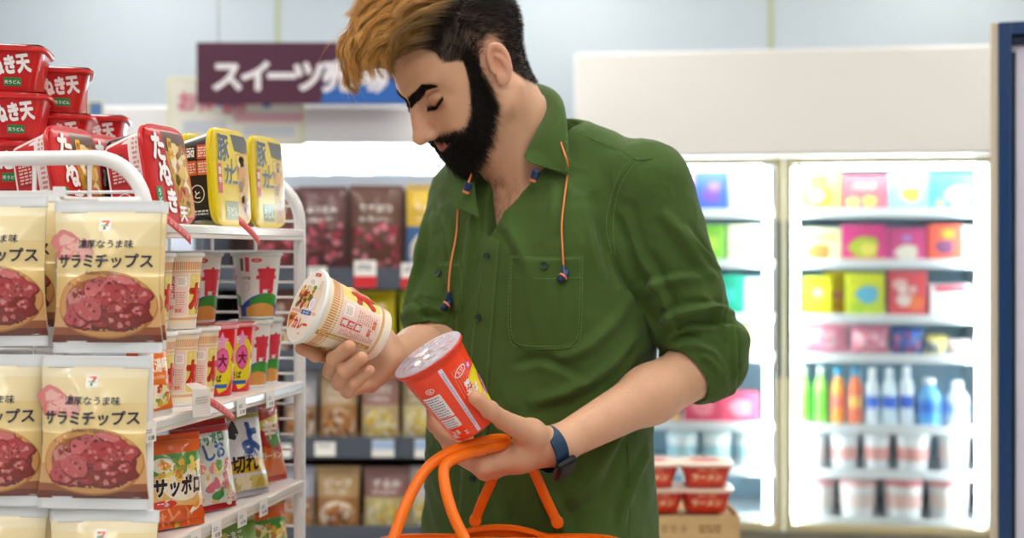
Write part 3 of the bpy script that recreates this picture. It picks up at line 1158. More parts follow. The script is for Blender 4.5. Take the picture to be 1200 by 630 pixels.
# ---------------------------------------------------------------- clothes
def shirt_volume():
    v = Vol()
    zs = np.array([0.76, 0.86, 0.95, 1.05, 1.15, 1.25, 1.33, 1.38, 1.42, 1.45, 1.48])
    ws = np.array([0.196, 0.190, 0.183, 0.180, 0.184, 0.190, 0.188, 0.176, 0.150, 0.110, 0.060])
    ds = np.array([0.146, 0.142, 0.136, 0.133, 0.134, 0.136, 0.130, 0.120, 0.104, 0.088, 0.060])
    fo = np.array([0.012, 0.012, 0.010, 0.008, 0.008, 0.010, 0.010, 0.004, -0.002, -0.008, -0.012])
    def torso(p):
        q = (p - TO) @ TR.T
        z = np.clip(q[:, 2], zs[0], zs[-1])
        w, d, c = np.interp(z, zs, ws), np.interp(z, zs, ds), np.interp(z, zs, fo)
        e = 2.35
        r = (np.abs(q[:, 1] / w) ** e + np.abs((q[:, 0] - c) / d) ** e) ** (1 / e)
        dd = (r - 1) * np.minimum(w, d) * 0.9
        return np.maximum(dd, np.maximum(zs[0] - q[:, 2], q[:, 2] - zs[-1]))
    lo = TO + np.array([-0.24, -0.24, 0.74])
    hi = TO + np.array([0.24, 0.24, 1.50])
    v.fn(torso, lo, hi, 0.001)
    for s, S in ((1, SHL), (-1, SHR)):
        v.caps(T(-0.006, 0.050 * s, 1.464), S + np.array([0, 0, 0.003]) - 0.02 * TL * s, 0.060, 0.060, 0.035)
    # left sleeve (nearer the camera)
    v.caps(SHL, SHL * 0.45 + ELL_ * 0.55 + np.array([0.004, 0, 0]), 0.066, 0.0585, 0.02)
    v.caps(SHL * 0.45 + ELL_ * 0.55, ELL_ + np.array([0.004, 0.0, 0.012]), 0.059, 0.058, 0.015)
    d = (WRL - ELL_) / np.linalg.norm(WRL - ELL_)
    c0, c1 = ELL_ + np.array([0.010, 0.003, 0.020]), ELL_ + d * 0.012 + np.array([0.004, 0, 0.006])
    v.caps(c0, c1, 0.060, 0.055, 0.012)
    # rolled cuff of the left sleeve: thick soft band round the elbow end
    n = d
    u = np.cross(n, [0, 1.0, 0]); u /= np.linalg.norm(u)
    w = np.cross(n, u)
    cc = ELL_ + d * 0.022 + np.array([0.0, 0, 0.003])
    for k in range(14):
        a0, a1 = 2 * PI * k / 14, 2 * PI * (k + 1) / 14
        q = [cc + (u * math.cos(a) + w * math.sin(a)) * 0.0465 - d * 0.010 * math.cos(a) for a in (a0, a1)]
        v.caps(q[0], q[1], 0.0095, 0.0095, 0.006)
    v.caps(ELL_ + d * 0.022, ELL_ + d * 0.12, 0.0425, 0.047, 0.004, sub=True)
    # right sleeve: ends in a rolled cuff just above the bent elbow
    ce = A(513, 377, 2.172)
    v.caps(SHR, SHR * 0.5 + ce * 0.5, 0.062, 0.056, 0.025)
    v.caps(SHR * 0.5 + ce * 0.5, ce, 0.056, 0.050, 0.015)
    d = (ce - SHR) / np.linalg.norm(ce - SHR)
    u = np.cross(d, [0, 1.0, 0]); u /= np.linalg.norm(u)
    w = np.cross(d, u)
    for off, rr in ((0.004, 0.0085), (-0.014, 0.0065)):
        for k in range(16):
            a0, a1 = 2 * PI * k / 16, 2 * PI * (k + 1) / 16
            q = [ce + d * off + (u * math.cos(a) + w * math.sin(a)) * 0.0465 for a in (a0, a1)]
            v.caps(q[0], q[1], rr, rr, 0.005)
    v.caps(ce + d * 0.045, ce + d * 0.12, 0.045, 0.054, 0.004, sub=True)
    # open neck
    def vneck(p):
        # right-handed wedge, wide at the collar and closing at the third button
        q = (p - TO) @ TR.T
        top, bot = 1.50, VN[2]
        c = VN[1]
        hw = np.clip((q[:, 2] - bot) * 0.43, -0.02, 0.050)
        dl = np.abs(q[:, 1] - c - (q[:, 2] - bot) * VN_SLANT).clip(None, 9) - hw
        return np.maximum(dl * 0.9, -(q[:, 0] - 0.00))
    v.fn(vneck, [-1, 1, VN[2] - 0.02], [1, 3, 1.6], 0.004, sub=True)
    v.caps(T(0.012, 0, 1.468), H(-0.02, 0, -0.02), 0.052, 0.064, 0.004, sub=True)
    return v

_vb = (A(557, 279, 2.07) - TO) @ TR.T
VN = (_vb[0], _vb[1], _vb[2])
VN_SLANT = 0.165

def creases(V, N):
    """Cloth displacement along the normal: sagging folds and pulled creases."""
    d = np.zeros(len(V))
    tor = (V - TO) @ TR.T
    # broad soft folds hanging from the chest
    q = np.stack([tor[:, 1] * 1.0 + 0.35 * (tor[:, 2] - 1.0), tor[:, 0], tor[:, 2] * 0.16], 1)
    d += 0.0055 * fbm(q, 15, 2, 1.0) * sstep(1.40, 1.15, V[:, 2])
    # diagonal drag lines
    q = np.stack([tor[:, 1] * 0.75 + 0.66 * tor[:, 2], tor[:, 0] * 0.5, (tor[:, 1] * -0.66 + 0.75 * tor[:, 2]) * 0.2], 1)
    r = fbm(q, 20, 2, 5.0)
    d += 0.0042 * (1 - np.abs(r) * 2.2).clip(-0.5, 1) * 0.6
    # small crumples all over the cloth
    n1 = fbm(V * np.array([1.0, 0.6, 0.75]), 30, 2, 12.0)
    d += 0.0016 * ((1 - np.abs(n1) * 2.4).clip(0, 1) ** 2 - 0.25)
    # sleeves: tight wrinkles that wind round the arm, strongest near the elbow
    for S, E_, sd, am in ((SHL, ELL_, 1, 1.0), (SHR, ELR, -1, 0.9)):
        ax = (E_ - S)
        L = np.linalg.norm(ax)
        ax = ax / L
        t = ((V - S) @ ax) / L
        rad = V - S - ((V - S) @ ax)[:, None] * ax
        near = sstep(0.105, 0.075, np.linalg.norm(rad, axis=1)) * sstep(0.02, 0.12, t + 0.0) * (np.sign(sd) * tor[:, 1] > 0.08)
        u1 = np.cross(ax, [0, 1.0, 0]); u1 /= np.linalg.norm(u1)
        u2 = np.cross(ax, u1)
        ang = np.arctan2(rad @ u2, rad @ u1)
        ph = fbm(np.stack([np.cos(ang) * 0.5, np.sin(ang) * 0.5, t * 2.0], 1), 1.6, 2, 9.0 + sd)
        w1 = np.sin(t * 21 + 1.7 * np.sin(ang + 0.6) + 4.5 * ph)
        amp = np.interp(t, [0.0, 0.25, 0.55, 0.85, 1.1], [0.0007, 0.0011, 0.0026, 0.0042, 0.0036]) * am
        gate = sstep(-0.3, 0.5, fbm(np.stack([np.cos(ang), np.sin(ang), t * 3], 1), 1.3, 2, 3.0 + sd))
        d += near * amp * (np.sign(w1) * np.abs(w1) ** 0.75) * gate
    # named creases: each a fold along a line seen on the cloth (ridge + one steep flank)
    for pts, wd, ridge, step in CREASES:
        wd *= 0.85
        c = np.array([tuple(p) for p in smooth_curve([HUG(*p) for p in pts], 6)])
        n = len(c) - 1
        best = np.full(len(V), 9.0)
        sg = np.zeros(len(V))
        uu = np.zeros(len(V))
        near = np.where(((V > c.min(0) - 0.05) & (V < c.max(0) + 0.05)).all(1))[0]
        Vn, Nn = V[near], N[near]
        bb, ss_, u_ = best[near], sg[near], uu[near]
        for i in range(n):
            a, b = c[i], c[i + 1]
            ab = b - a
            tt = np.clip(((Vn - a) @ ab) / max(ab @ ab, 1e-12), 0, 1)
            r = Vn - a - tt[:, None] * ab
            ds = np.linalg.norm(r, axis=1)
            side = np.cross(np.broadcast_to(ab, Nn.shape), Nn)
            side /= np.maximum(np.linalg.norm(side, axis=1), 1e-9)[:, None]
            m = ds < bb
            bb[m] = ds[m]
            ss_[m] = ((r * side).sum(1))[m]
            u_[m] = ((i + tt) / n)[m]
        tp = np.sin(PI * np.clip(u_, 0.0, 1.0)).clip(0, 1) ** 0.6
        g = np.exp(-(bb / wd) ** 2)
        d[near] += 2.3 * tp * g * (ridge + step * 1.6 * ss_ / wd)
    return d

CREASES = [
    # left sleeve
    ([(742, 348), (765, 332), (800, 322), (843, 322)], 0.010, 0.003, 0.004),
    ([(712, 285), (728, 325), (745, 352), (776, 394)], 0.009, -0.004, 0.004),
    ([(772, 380), (790, 364), (830, 358), (866, 362)], 0.008, 0.004, 0.006),
    ([(770, 250), (790, 272), (814, 306), (836, 330)], 0.011, 0.003, -0.004),
    ([(800, 262), (822, 292), (843, 318)], 0.009, 0.002, 0.004),
    ([(735, 240), (748, 285), (770, 330), (786, 362)], 0.011, 0.003, 0.004),
    ([(760, 300), (782, 345), (792, 392)], 0.008, 0.003, 0.004),
    ([(775, 402), (800, 384), (835, 380), (866, 384)], 0.007, -0.002, 0.005),
    ([(782, 424), (806, 402), (836, 410), (856, 440)], 0.007, 0.003, 0.004),
    ([(780, 412), (798, 396), (822, 396)], 0.006, -0.004, 0.003),
    ([(800, 432), (826, 420), (852, 452)], 0.006, 0.003, -0.003),
    ([(846, 352), (858, 390), (862, 430), (856, 462)], 0.007, 0.002, 0.005),
    ([(818, 345), (838, 368), (848, 400)], 0.008, 0.003, -0.003),
    # chest and side
    ([(742, 345), (715, 385), (685, 412), (650, 425)], 0.012, 0.003, 0.004),
    ([(748, 385), (715, 430), (670, 462), (620, 478)], 0.013, 0.003, 0.005),
    ([(745, 420), (715, 470), (690, 500)], 0.012, -0.003, 0.004),
    ([(760, 450), (720, 520), (690, 575), (640, 600)], 0.014, 0.004, 0.004),
    ([(760, 520), (735, 570), (722, 625)], 0.012, 0.003, -0.004),
    ([(690, 225), (697, 262), (706, 300), (722, 340)], 0.012, -0.003, 0.004),
    ([(655, 214), (652, 250), (640, 290)], 0.014, 0.002, 0.003),
    ([(586, 262), (610, 300), (620, 345)], 0.012, 0.002, -0.003),
    ([(560, 240), (553, 290), (546, 345), (540, 400)], 0.011, 0.002, 0.004),
    ([(512, 235), (526, 275), (531, 330), (528, 372)], 0.011, 0.003, -0.004),
    ([(545, 300), (530, 345), (527, 380)], 0.010, 0.002, 0.003),
    ([(600, 430), (640, 424), (690, 446)], 0.010, -0.002, 0.003),
    ([(590, 470), (585, 520), (572, 580)], 0.014, 0.003, 0.004),
    ([(640, 560), (660, 600), (668, 630)], 0.013, 0.002, 0.004),
    ([(610, 320), (625, 350), (632, 395)], 0.008, 0.0012, 0.0018),
    ([(660, 325), (652, 360), (655, 400)], 0.009, 0.0012, -0.0018),
    # right sleeve
    ([(500, 245), (497, 285), (488, 325), (480, 352)], 0.010, 0.003, 0.004),
    ([(478, 335), (492, 352), (512, 360)], 0.007, 0.003, 0.005),
    ([(476, 355), (495, 372), (520, 374)], 0.006, -0.003, 0.004),
    ([(480, 378), (500, 384), (520, 380)], 0.006, 0.003, 0.004),
]

def build_clothes(person, M):
    global HUG
    v = shirt_volume()
    lo, hi = v.bounds()
    V, Q = surface(v, lo - 0.01, hi + 0.01, 0.0031 if FINE else 0.006)
    V = relax(V, Q, 2, 0.5)
    bvh0 = BVHTree.FromPolygons([tuple(p) for p in V], [tuple(int(i) for i in q) for q in Q])
    eye = Vector((0, 0, CAM_Z))
    def mk(b):
        def hug(px, py, off=0.0):
            dr = (P(px, py, 1.0) - eye).normalized()
            h = b.ray_cast(eye + dr * 1.5, dr)
            if h[0] is None:
                h = b.find_nearest(P(px, py, 2.1))
            return h[0] + h[1] * off
        return hug
    HUG = mk(bvh0)
    N = normals(V, Q)
    V = V + N * creases(V, N)[:, None]
    V = relax(V, Q, 1, 0.3)
    shirt = np_mesh('shirt', V, Q, [M['cloth']], person)
    bvh = BVHTree.FromPolygons([tuple(p) for p in V], [tuple(int(i) for i in q) for q in Q])
    HUG = mk(bvh)
    # ---- pieces sewn on the shirt
    def patch(name, outline_rows, off, m, thick=0.0016, nu=16, nv=16):
        """outline_rows: rows of pixel points; lofted and laid on the cloth."""
        mb = MB()
        rows = [smooth_curve([Vector((p[0], p[1], 0)) for p in r], 6) if len(r) > 2 else [Vector((r[0][0], r[0][1], 0)).lerp(Vector((r[1][0], r[1][1], 0)), i / 10) for i in range(11)] for r in outline_rows]
        def at(s, t):
            y = t * (len(rows) - 1)
            j = min(int(y), len(rows) - 2)
            f = y - j
            def ro(r):
                x = s * (len(r) - 1)
                i = min(int(x), len(r) - 2)
                return r[i].lerp(r[i + 1], x - i)
            return ro(rows[j]).lerp(ro(rows[j + 1]), f)
        def fn(s, t):
            p = at(s, t)
            return HUG(p.x, p.y, off)
        mb.grid(fn, nu, nv, m)
        o = mb.build(name, shirt, angle=None)
        so = o.modifiers.new('thickness', 'SOLIDIFY')
        so.thickness = thick
        so.offset = 1
        return o
    def stitch(pts, r=0.00045, step=0.0042, m=None):
        """a dashed seam thread"""
        c = smooth_curve([HUG(p[0], p[1], 0.0036) for p in pts], 10)
        mb = MB()
        acc = 0.0
        seg = [c[0]]
        on = True
        for a, b in zip(c[:-1], c[1:]):
            L = (b - a).length
            k = max(1, int(L / 0.0012))
            for i in range(k):
                p = a.lerp(b, (i + 1) / k)
                acc += L / k
                if on:
                    seg.append(p)
                if acc > (step * 0.72 if on else step * 0.28):
                    if on and len(seg) > 1:
                        mb.tube(seg, r, m or M['thread'], 4)
                    on = not on
                    acc = 0
                    seg = [p]
        return mb
    patch('chest_pocket', [[(599, 299), (640, 301), (684, 299)], [(597, 330), (640, 331), (685, 330)], [(595, 370), (640, 371), (684, 371)], [(596, 395), (640, 398), (681, 396)], [(607, 407), (642, 411), (668, 409)]], 0.0006, M['cloth'])
    patch('chest_pocket', [[(514, 306), (526, 306), (541, 305)], [(517, 335), (528, 336), (542, 336)], [(521, 365), (530, 366), (541, 366)]], 0.0006, M['cloth'], nu=10, nv=10)
    patch('placket', [[(574, 276), (587, 282)], [(563, 330), (583, 334)], [(553, 400), (577, 402)], [(548, 470), (573, 472)], [(540, 560), (566, 560)], [(536, 629), (562, 629)], [(532, 690), (558, 690)]], 0.0012, M['cloth'], 0.0018, 6, 40)
    lines = [
        [(601, 302), (640, 304), (682, 302)], [(600, 325), (640, 327), (682, 325)],
        [(599, 300), (597, 350), (598, 392), (608, 406), (640, 408), (668, 407), (680, 395), (682, 350), (682, 301)],
        [(602, 300), (600, 350), (601, 390), (610, 403), (640, 405), (666, 404), (677, 393), (679, 350), (679, 301)],
        [(585, 283), (581, 334), (575, 402), (571, 472), (564, 560), (560, 629)],
        [(566, 322), (556, 400), (551, 470), (543, 560), (539, 629)],
        [(541, 308), (541, 340), (539, 366)], [(516, 310), (528, 312), (540, 310)],
        [(664, 142), (690, 158), (720, 172), (742, 184)], [(664, 147), (690, 162), (720, 177), (738, 188)],
        [(742, 186), (727, 205), (716, 235), (711, 268), (716, 300)], [(748, 188), (733, 208), (722, 236), (717, 268), (721, 298)],
    ]
    for l in lines:
        stitch(l).build('stitching', shirt, angle=None)
    for l in ([(745, 187), (730, 207), (719, 236), (714, 268), (719, 302), (733, 340)], [(664, 144), (690, 160), (720, 174), (745, 187), (765, 186)], [(735, 520), (738, 570), (738, 629)]):
        seam = MB()
        seam.tube(smooth_curve([HUG(p[0], p[1], 0.0004) for p in l], 8), 0.0009, M['cloth'], 6)
        seam.build('seam', shirt, angle=None)
    # buttons
    for (px, py, r) in ((562, 372, 0.0056), (638, 311, 0.0056), (515, 321, 0.0052), (572, 300, 0.0050), (556, 560, 0.0056)):
        p = HUG(px, py, 0.0034)
        n = (HUG(px + 3, py) - HUG(px - 3, py)).cross(HUG(px, py + 3) - HUG(px, py - 3)).normalized()
        if n.y > 0:
            n = -n
        Mx = frame_matrix(p, Vector((1, 0, 0)), n)
        mb = MB()
        mb.lathe([(0.0, 0.0012), (r * 0.62, 0.0012), (r * 0.75, 0.0022), (r * 0.92, 0.0024), (r, 0.0014), (r, 0.0), (0.0, -0.0004)], M['button'], 24, Mx)
        for a in range(4):
            c = Mx @ Vector((0.0013 * math.cos(PI / 4 + a * PI / 2), 0.0013 * math.sin(PI / 4 + a * PI / 2), 0.0011))
            mb.tube([c, c + n * 0.0004], 0.00045, M['black'], 6)
        mb.build('button', shirt)
    return shirt, bvh

def build_collar(person, shirt, M):
    def dash(o, pts):
        mb = MB()
        for i in range(0, len(pts) - 2, 3):
            mb.tube(pts[i:i + 3], 0.00045, M['thread'], 4)
        mb.build('stitching', o, angle=None)
    def leaf(name, top, mid, bot, nu=26, nv=12, th=0.0022):
        """Loft through three 3D curves: neck edge, roll, leaf edge."""
        t_, m_, b_ = (smooth_curve(c, 8) for c in (top, mid, bot))
        def at(c, s):
            x = s * (len(c) - 1)
            i = min(int(x), len(c) - 2)
            return c[i].lerp(c[i + 1], x - i)
        def fn(s, t):
            a, b, c = at(t_, s), at(m_, s), at(b_, s)
            # quadratic through a (t=0), b (t=.4), c (t=1)
            t0, t1, t2 = 0.0, 0.4, 1.0
            return a * ((t - t1) * (t - t2) / ((t0 - t1) * (t0 - t2))) + b * ((t - t0) * (t - t2) / ((t1 - t0) * (t1 - t2))) + c * ((t - t0) * (t - t1) / ((t2 - t0) * (t2 - t1)))
        mb = MB()
        mb.grid(fn, nu, nv, M['cloth'])
        o = mb.build(name, shirt, angle=None)
        so = o.modifiers.new('thickness', 'SOLIDIFY')
        so.thickness = th
        so.offset = 0
        ss = o.modifiers.new('smooth', 'SUBSURF')
        ss.levels = ss.render_levels = 1
        return o, fn
    # collar folded over on the side of the neck towards the camera
    top = [P(614, 183, 2.085), P(616, 178, 2.090), P(618, 174, 2.093), P(620, 170, 2.095), P(622, 166, 2.098), P(630, 150, 2.108), P(641, 126, 2.14), P(633, 107, 2.185), P(612, 102, 2.25), P(585, 112, 2.285)]
    mid = [P(616, 187, 2.077), P(625, 185, 2.076), P(634, 181, 2.076), P(637, 175, 2.077), P(639, 168, 2.079), P(646, 150, 2.087), P(655, 124, 2.115), P(645, 104, 2.18), P(618, 97, 2.265), P(585, 108, 2.305)]
    bot = [P(620, 190, 2.070), P(643, 198, 2.068), P(663, 204.5, 2.068), P(666.5, 205.5, 2.068), P(666.5, 200, 2.070), P(666, 170, 2.085), P(663, 138, 2.115), P(656, 116, 2.19), P(628, 112, 2.285), P(588, 124, 2.32)]
    o, fn = leaf('collar', top, mid, bot)
    dash(o, [fn(0.03 + 0.6 * i / 60, 0.93) + Vector((0.0, -0.0018, 0.0008)) for i in range(61)])
    # inner collar stand
    st_top = [P(616, 182, 2.092), P(621, 170, 2.098), P(630, 150, 2.112), P(640, 126, 2.145), P(632, 108, 2.19), P(611, 103, 2.255), P(584, 113, 2.287)]
    st_mid = [P(619, 185, 2.092), P(625, 176, 2.102), P(632, 162, 2.116), P(640, 140, 2.15), P(630, 122, 2.20), P(608, 118, 2.25), P(583, 124, 2.28)]
    st_bot = [P(622, 188, 2.092), P(629, 182, 2.105), P(638, 174, 2.12), P(645, 152, 2.155), P(632, 140, 2.20), P(607, 134, 2.25), P(583, 138, 2.28)]
    leaf('collar_stand', st_top, st_mid, st_bot)
    # far-side collar leaf below the beard
    top = [P(562, 256, 2.080), P(558, 232, 2.092), P(556, 212, 2.12), P(556, 192, 2.16), P(560, 165, 2.22)]
    mid = [P(550, 250, 2.082), P(547, 224, 2.100), P(541, 204, 2.135), P(542, 184, 2.18), P(550, 158, 2.24)]
    bot = [P(533, 244, 2.100), P(526, 224, 2.13), P(520, 206, 2.17), P(527, 190, 2.22), P(545, 166, 2.27)]
    o, fn = leaf('collar', top, mid, bot, 20, 10)
    dash(o, [fn(0.02 + 0.7 * i / 60, 0.90) + Vector((0.0, -0.0018, 0.0008)) for i in range(61)])

def build_lower(person, M):
    v = Vol()
    v.ell(T(0.0, 0, 0.88), (0.125, 0.180, 0.12), 0.02, TR)
    for s in (1, -1):
        v.caps(T(0.0, 0.090 * s, 0.86), T(0.018, 0.098 * s, 0.47), 0.098, 0.070, 0.03)
        v.caps(T(0.018, 0.098 * s, 0.47), T(-0.018, 0.10 * s, 0.085), 0.069, 0.058, 0.02)
    lo, hi = v.bounds()
    V, Q = surface(v, lo - 0.01, hi + 0.01, 0.008)
    N = normals(V, Q)
    V = V + N * (0.004 * fbm(V * np.array([1, 1, 0.6]), 22, 3, 4))[:, None]
    np_mesh('jeans', relax(V, Q, 1), Q, [M['denim']], person)
    for s in (1, -1):
        v = Vol()
        v.caps(T(-0.05, 0.105 * s, 0.055), T(0.06, 0.115 * s, 0.050), 0.042, 0.044, 0.02)
        v.caps(T(0.06, 0.115 * s, 0.050), T(0.165, 0.130 * s, 0.036), 0.044, 0.034, 0.02)
        v.caps(T(-0.035, 0.103 * s, 0.07), T(-0.025, 0.102 * s, 0.12), 0.045, 0.044, 0.02)
        z0 = 0.0
        def sole(p):
            return z0 + 0.001 - p[:, 2]
        v.fn(lambda p: p[:, 2] - 0.002, [-9, -9, -1], [9, 9, 0.03], 0.002, sub=True)
        lo, hi = v.bounds()
        V, Q = surface(v, lo - 0.01, hi + 0.01, 0.006)
        o = np_mesh('shoe', V, Q, [M['shoe']], person)
        mb = MB()
        ol = [T(-0.095, 0.105 * s, 0), T(-0.08, 0.07 * s, 0), T(0.05, 0.068 * s, 0), T(0.14, 0.092 * s, 0), T(0.198, 0.125 * s, 0), T(0.185, 0.152 * s, 0), T(0.10, 0.162 * s, 0), T(-0.03, 0.148 * s, 0), T(-0.085, 0.135 * s, 0)]
        ol = smooth_curve([Vector(p) for p in ol], 4, True)
        n = len(ol)
        mb.add([p + Vector((0, 0, 0.0)) for p in ol] + [p + Vector((0, 0, 0.024)) for p in ol], [tuple(range(n)), tuple(range(2 * n - 1, n - 1, -1))] + [(i, (i + 1) % n, n + (i + 1) % n, n + i) for i in range(n)], M['white'])
        mb.build('sole', o)
# ---------------------------------------------------------------- packaging shapes
def ink(h, gloss=0.0, rough=0.38):
    return mat('ink_%s_%d_%d' % (h.lstrip('#'), int(gloss * 10), int(rough * 100)), h, rough, spec=0.45, coat=gloss)

def place(o, M4):
    o.matrix_world = M4
    return o

def copy_tree(o, label=None, M4=None, parent=None, group=None):
    c = o.copy()
    COL.objects.link(c)
    if parent is not None:
        c.parent = parent
    for ch in o.children:
        copy_tree(ch, None, None, c)
    if label:
        c['label'] = label
    if group:
        c['group'] = group
    if M4 is not None:
        c.matrix_world = M4
    return c

def cup_surface(r0, r1, h):
    rm = (r0 + r1) / 2
    def S(u, v, hh):
        a = u / rm
        r = r0 + (r1 - r0) * v / h + hh
        return Vector((r * math.cos(a), r * math.sin(a), v))
    return S

def make_cup(name, label, cat, r0, r1, h, side, lid, base, rimc, lidc, group=None, lid_r=None, film=False):
    """Tapered noodle cup standing on z=0: cup body with printed side, rolled rim, peel lid with a tab."""
    root = empty(name, label, cat, group=group)
    mb = MB()
    mb.lathe([(0.0, 0.004), (r0 * 0.86, 0.004), (r0 * 0.9, 0.0), (r0 - 0.001, 0.0), (r0, 0.0015), (r0 + (r1 - r0) * 0.5, h * 0.5), (r1, h - 0.001)], base, 48)
    side.wrap(mb, cup_surface(r0, r1, h), du=0.008, dv=0.05)
    mb.build('cup_body', root)
    mb = MB()
    R = lid_r or r1 + 0.0035
    mb.lathe([(r1 - 0.001, h - 0.006), (R - 0.0012, h - 0.0055), (R, h - 0.004), (R, h - 0.0012), (R - 0.001, h), (r1 - 0.003, h + 0.0002)], rimc, 48)
    mb.build('rim', root)
    mb = MB()
    mb.lathe([(R - 0.0006, h - 0.0004), (R - 0.0010, h + 0.0004), (R - 0.004, h + 0.0006), (0.0, h + 0.0007)], lidc, 48)
    lid.wrap(mb, lambda u, v, hh: Vector((u, v, h + 0.0007 + hh)), du=0, dv=0)
    mb.build('lid', root)
    return root

def curry_cup_art(full=True):
    """Cream noodle cup: gold stripe bands, pale panels, big red lettering."""
    p = Print()
    W = 2 * PI * 0.041
    cream, gold, red = ink('#f6ead2'), ink('#e59a45'), ink('#dc2f1e')
    wht, yel, dk = ink('#fbf8f2'), ink('#f2dd7c'), ink('#5a2418')
    pink, bx = ink('#f7d9cf'), ink('#c8a24c')
    h = 0.107
    p.rect(-W / 2, 0.004, W / 2, 0.100, cream, 0)
    n = 84
    for i in range(n):
        u = -W / 2 + (i + 0.5) * W / n
        p.rect(u - 0.00085, 0.0835, u + 0.00085, 0.0945, gold, 2)
        p.rect(u - 0.0007, 0.0790, u + 0.0007, 0.0820, gold, 2)
        p.rect(u - 0.00085, 0.0125, u + 0.00085, 0.0165, gold, 2)
    for k in range(2):
        c = (0.054, 0.054 - W / 2)[k]
        p.rect(c - 0.026, 0.0195, c + 0.026, 0.0775, yel, 1, 0.004)
        for j in range(14):
            p.blob(c + random.uniform(-.023, .023), 0.06 + random.uniform(-.014, .014), random.uniform(.002, .006), ink(random.choice(['#f7eba6', '#ead06a', '#fff3c4', '#d8a84a'])), 2, 0.3, j)
        p.text('カ', c - 0.010, 0.031, 0.040, red, 5, 0.06, out=dk, outb=0.03)
        p.text('レー', c + 0.020, 0.030, 0.034, red, 5, 0.05, out=dk, outb=0.03)
        p.text('BIG', c + 0.014, 0.066, 0.012, dk, 5, 0.04)
        p.text('LIGHT', c + 0.006, 0.0215, 0.009, ink('#f0c928'), 6, 0.04, out=ink('#2a62b0'), outb=0.05)
        e = c - 0.052
        p.rect(e - 0.022, 0.0195, e + 0.022, 0.0775, pink, 1, 0.002)
        p.rect(e + 0.004, 0.060, e + 0.020, 0.0735, wht, 2, 0.001)
        p.fine(e + 0.012, 0.067, 0.013, 0.010, 5, ink('#caa79a'), 3, 1 + k)
        for j, ch in enumerate('温注意'):
            v0 = 0.069 - 0.0105 * j
            p.rect(e - 0.010, v0 - 0.005, e + 0.0000, v0 + 0.0048, red, 3)
            p.text(ch, e - 0.005, v0 - 0.0035, 0.0085, wht, 4, 0.03, rot=0)
        p.fine(e - 0.016, 0.046, 0.008, 0.05, 14, ink('#dba694'), 2, 3 + k)
        p.fine(e + 0.010, 0.038, 0.018, 0.030, 9, ink('#dba694'), 2, 5 + k)
        p.text('標準', e - 0.006, 0.028, 0.006, ink('#e2703a'), 3, 0.02)
        p.text('調理', e + 0.006, 0.024, 0.006, ink('#e2703a'), 3, 0.02)
        p.rect(e - 0.030, 0.0195, e - 0.0235, 0.098, bx, 1)
        p.fine(e - 0.0268, 0.06, 0.004, 0.07, 22, cream, 2, 8)
    return p

def curry_lid_art():
    p = Print()
    R = 0.0455
    p.ell(0, 0, R, R, ink('#f4ece2'), 0, 40)
    p.poly([(-0.040, -0.010), (0.040, -0.010), (0.040, -0.006), (-0.040, -0.006)], ink('#efb9a4'), 1)
    p.rect(-0.036, -0.004, 0.034, 0.026, ink('#f0dcc6'), 1)
    cols = ['#b8402a', '#d88a3c', '#4f9a3e', '#e7b25a', '#8c3a22', '#f0d7a0', '#c55b36']
    for i in range(60):
        p.blob(random.uniform(-.033, .010), random.uniform(-.002, .024), random.uniform(.0022, .005), ink(random.choice(cols)), 2 + i % 4, 0.25, i)
    p.ell(0.018, 0.004, 0.009, 0.0095, ink('#dfe0f2'), 7)
    for i in range(12):
        a = i * PI / 6
        p.ell(0.018 + 0.006 * math.cos(a), 0.004 + 0.006 * math.sin(a), 0.0016, 0.0016, ink('#f6f4fb'), 8, 8)
    p.rect(-0.020, 0.0285, 0.006, 0.038, ink('#f8f5f0'), 2)
    p.text('420g', -0.008, 0.0300, 0.0075, ink('#8a8a88'), 3)
    p.fine(0.024, 0.030, 0.012, 0.012, 5, ink('#cbb6a6'), 2, 4)
    p.rect(-0.008, 0.0400, 0.010, 0.0445, ink('#c22a34'), 2)
    p.text('加工', 0.001, 0.0405, 0.004, ink('#ffffff'), 3)
    p.rect(-0.007, -0.0112, 0.024, -0.0052, ink('#2f67b6'), 3)
    p.text('ヌードル', 0.0085, -0.0102, 0.0050, ink('#ffffff'), 4, 0.02)
    p.text('カレー', 0.004, -0.0300, 0.0165, ink('#d8341f'), 4, 0.06, out=ink('#f2c9a8'), outb=0.02)
    p.poly([(-0.040, -0.012), (-0.016, -0.012), (-0.030, -0.034), (-0.0415, -0.018)], ink('#ef8a3c'), 2)
    p.text('BIG', -0.030, -0.0215, 0.0085, ink('#54331c'), 3, 0.05, rot=0.12)
    p.text('CURRY', 0.010, -0.0375, 0.0035, ink('#9a7a58'), 3)
    return p

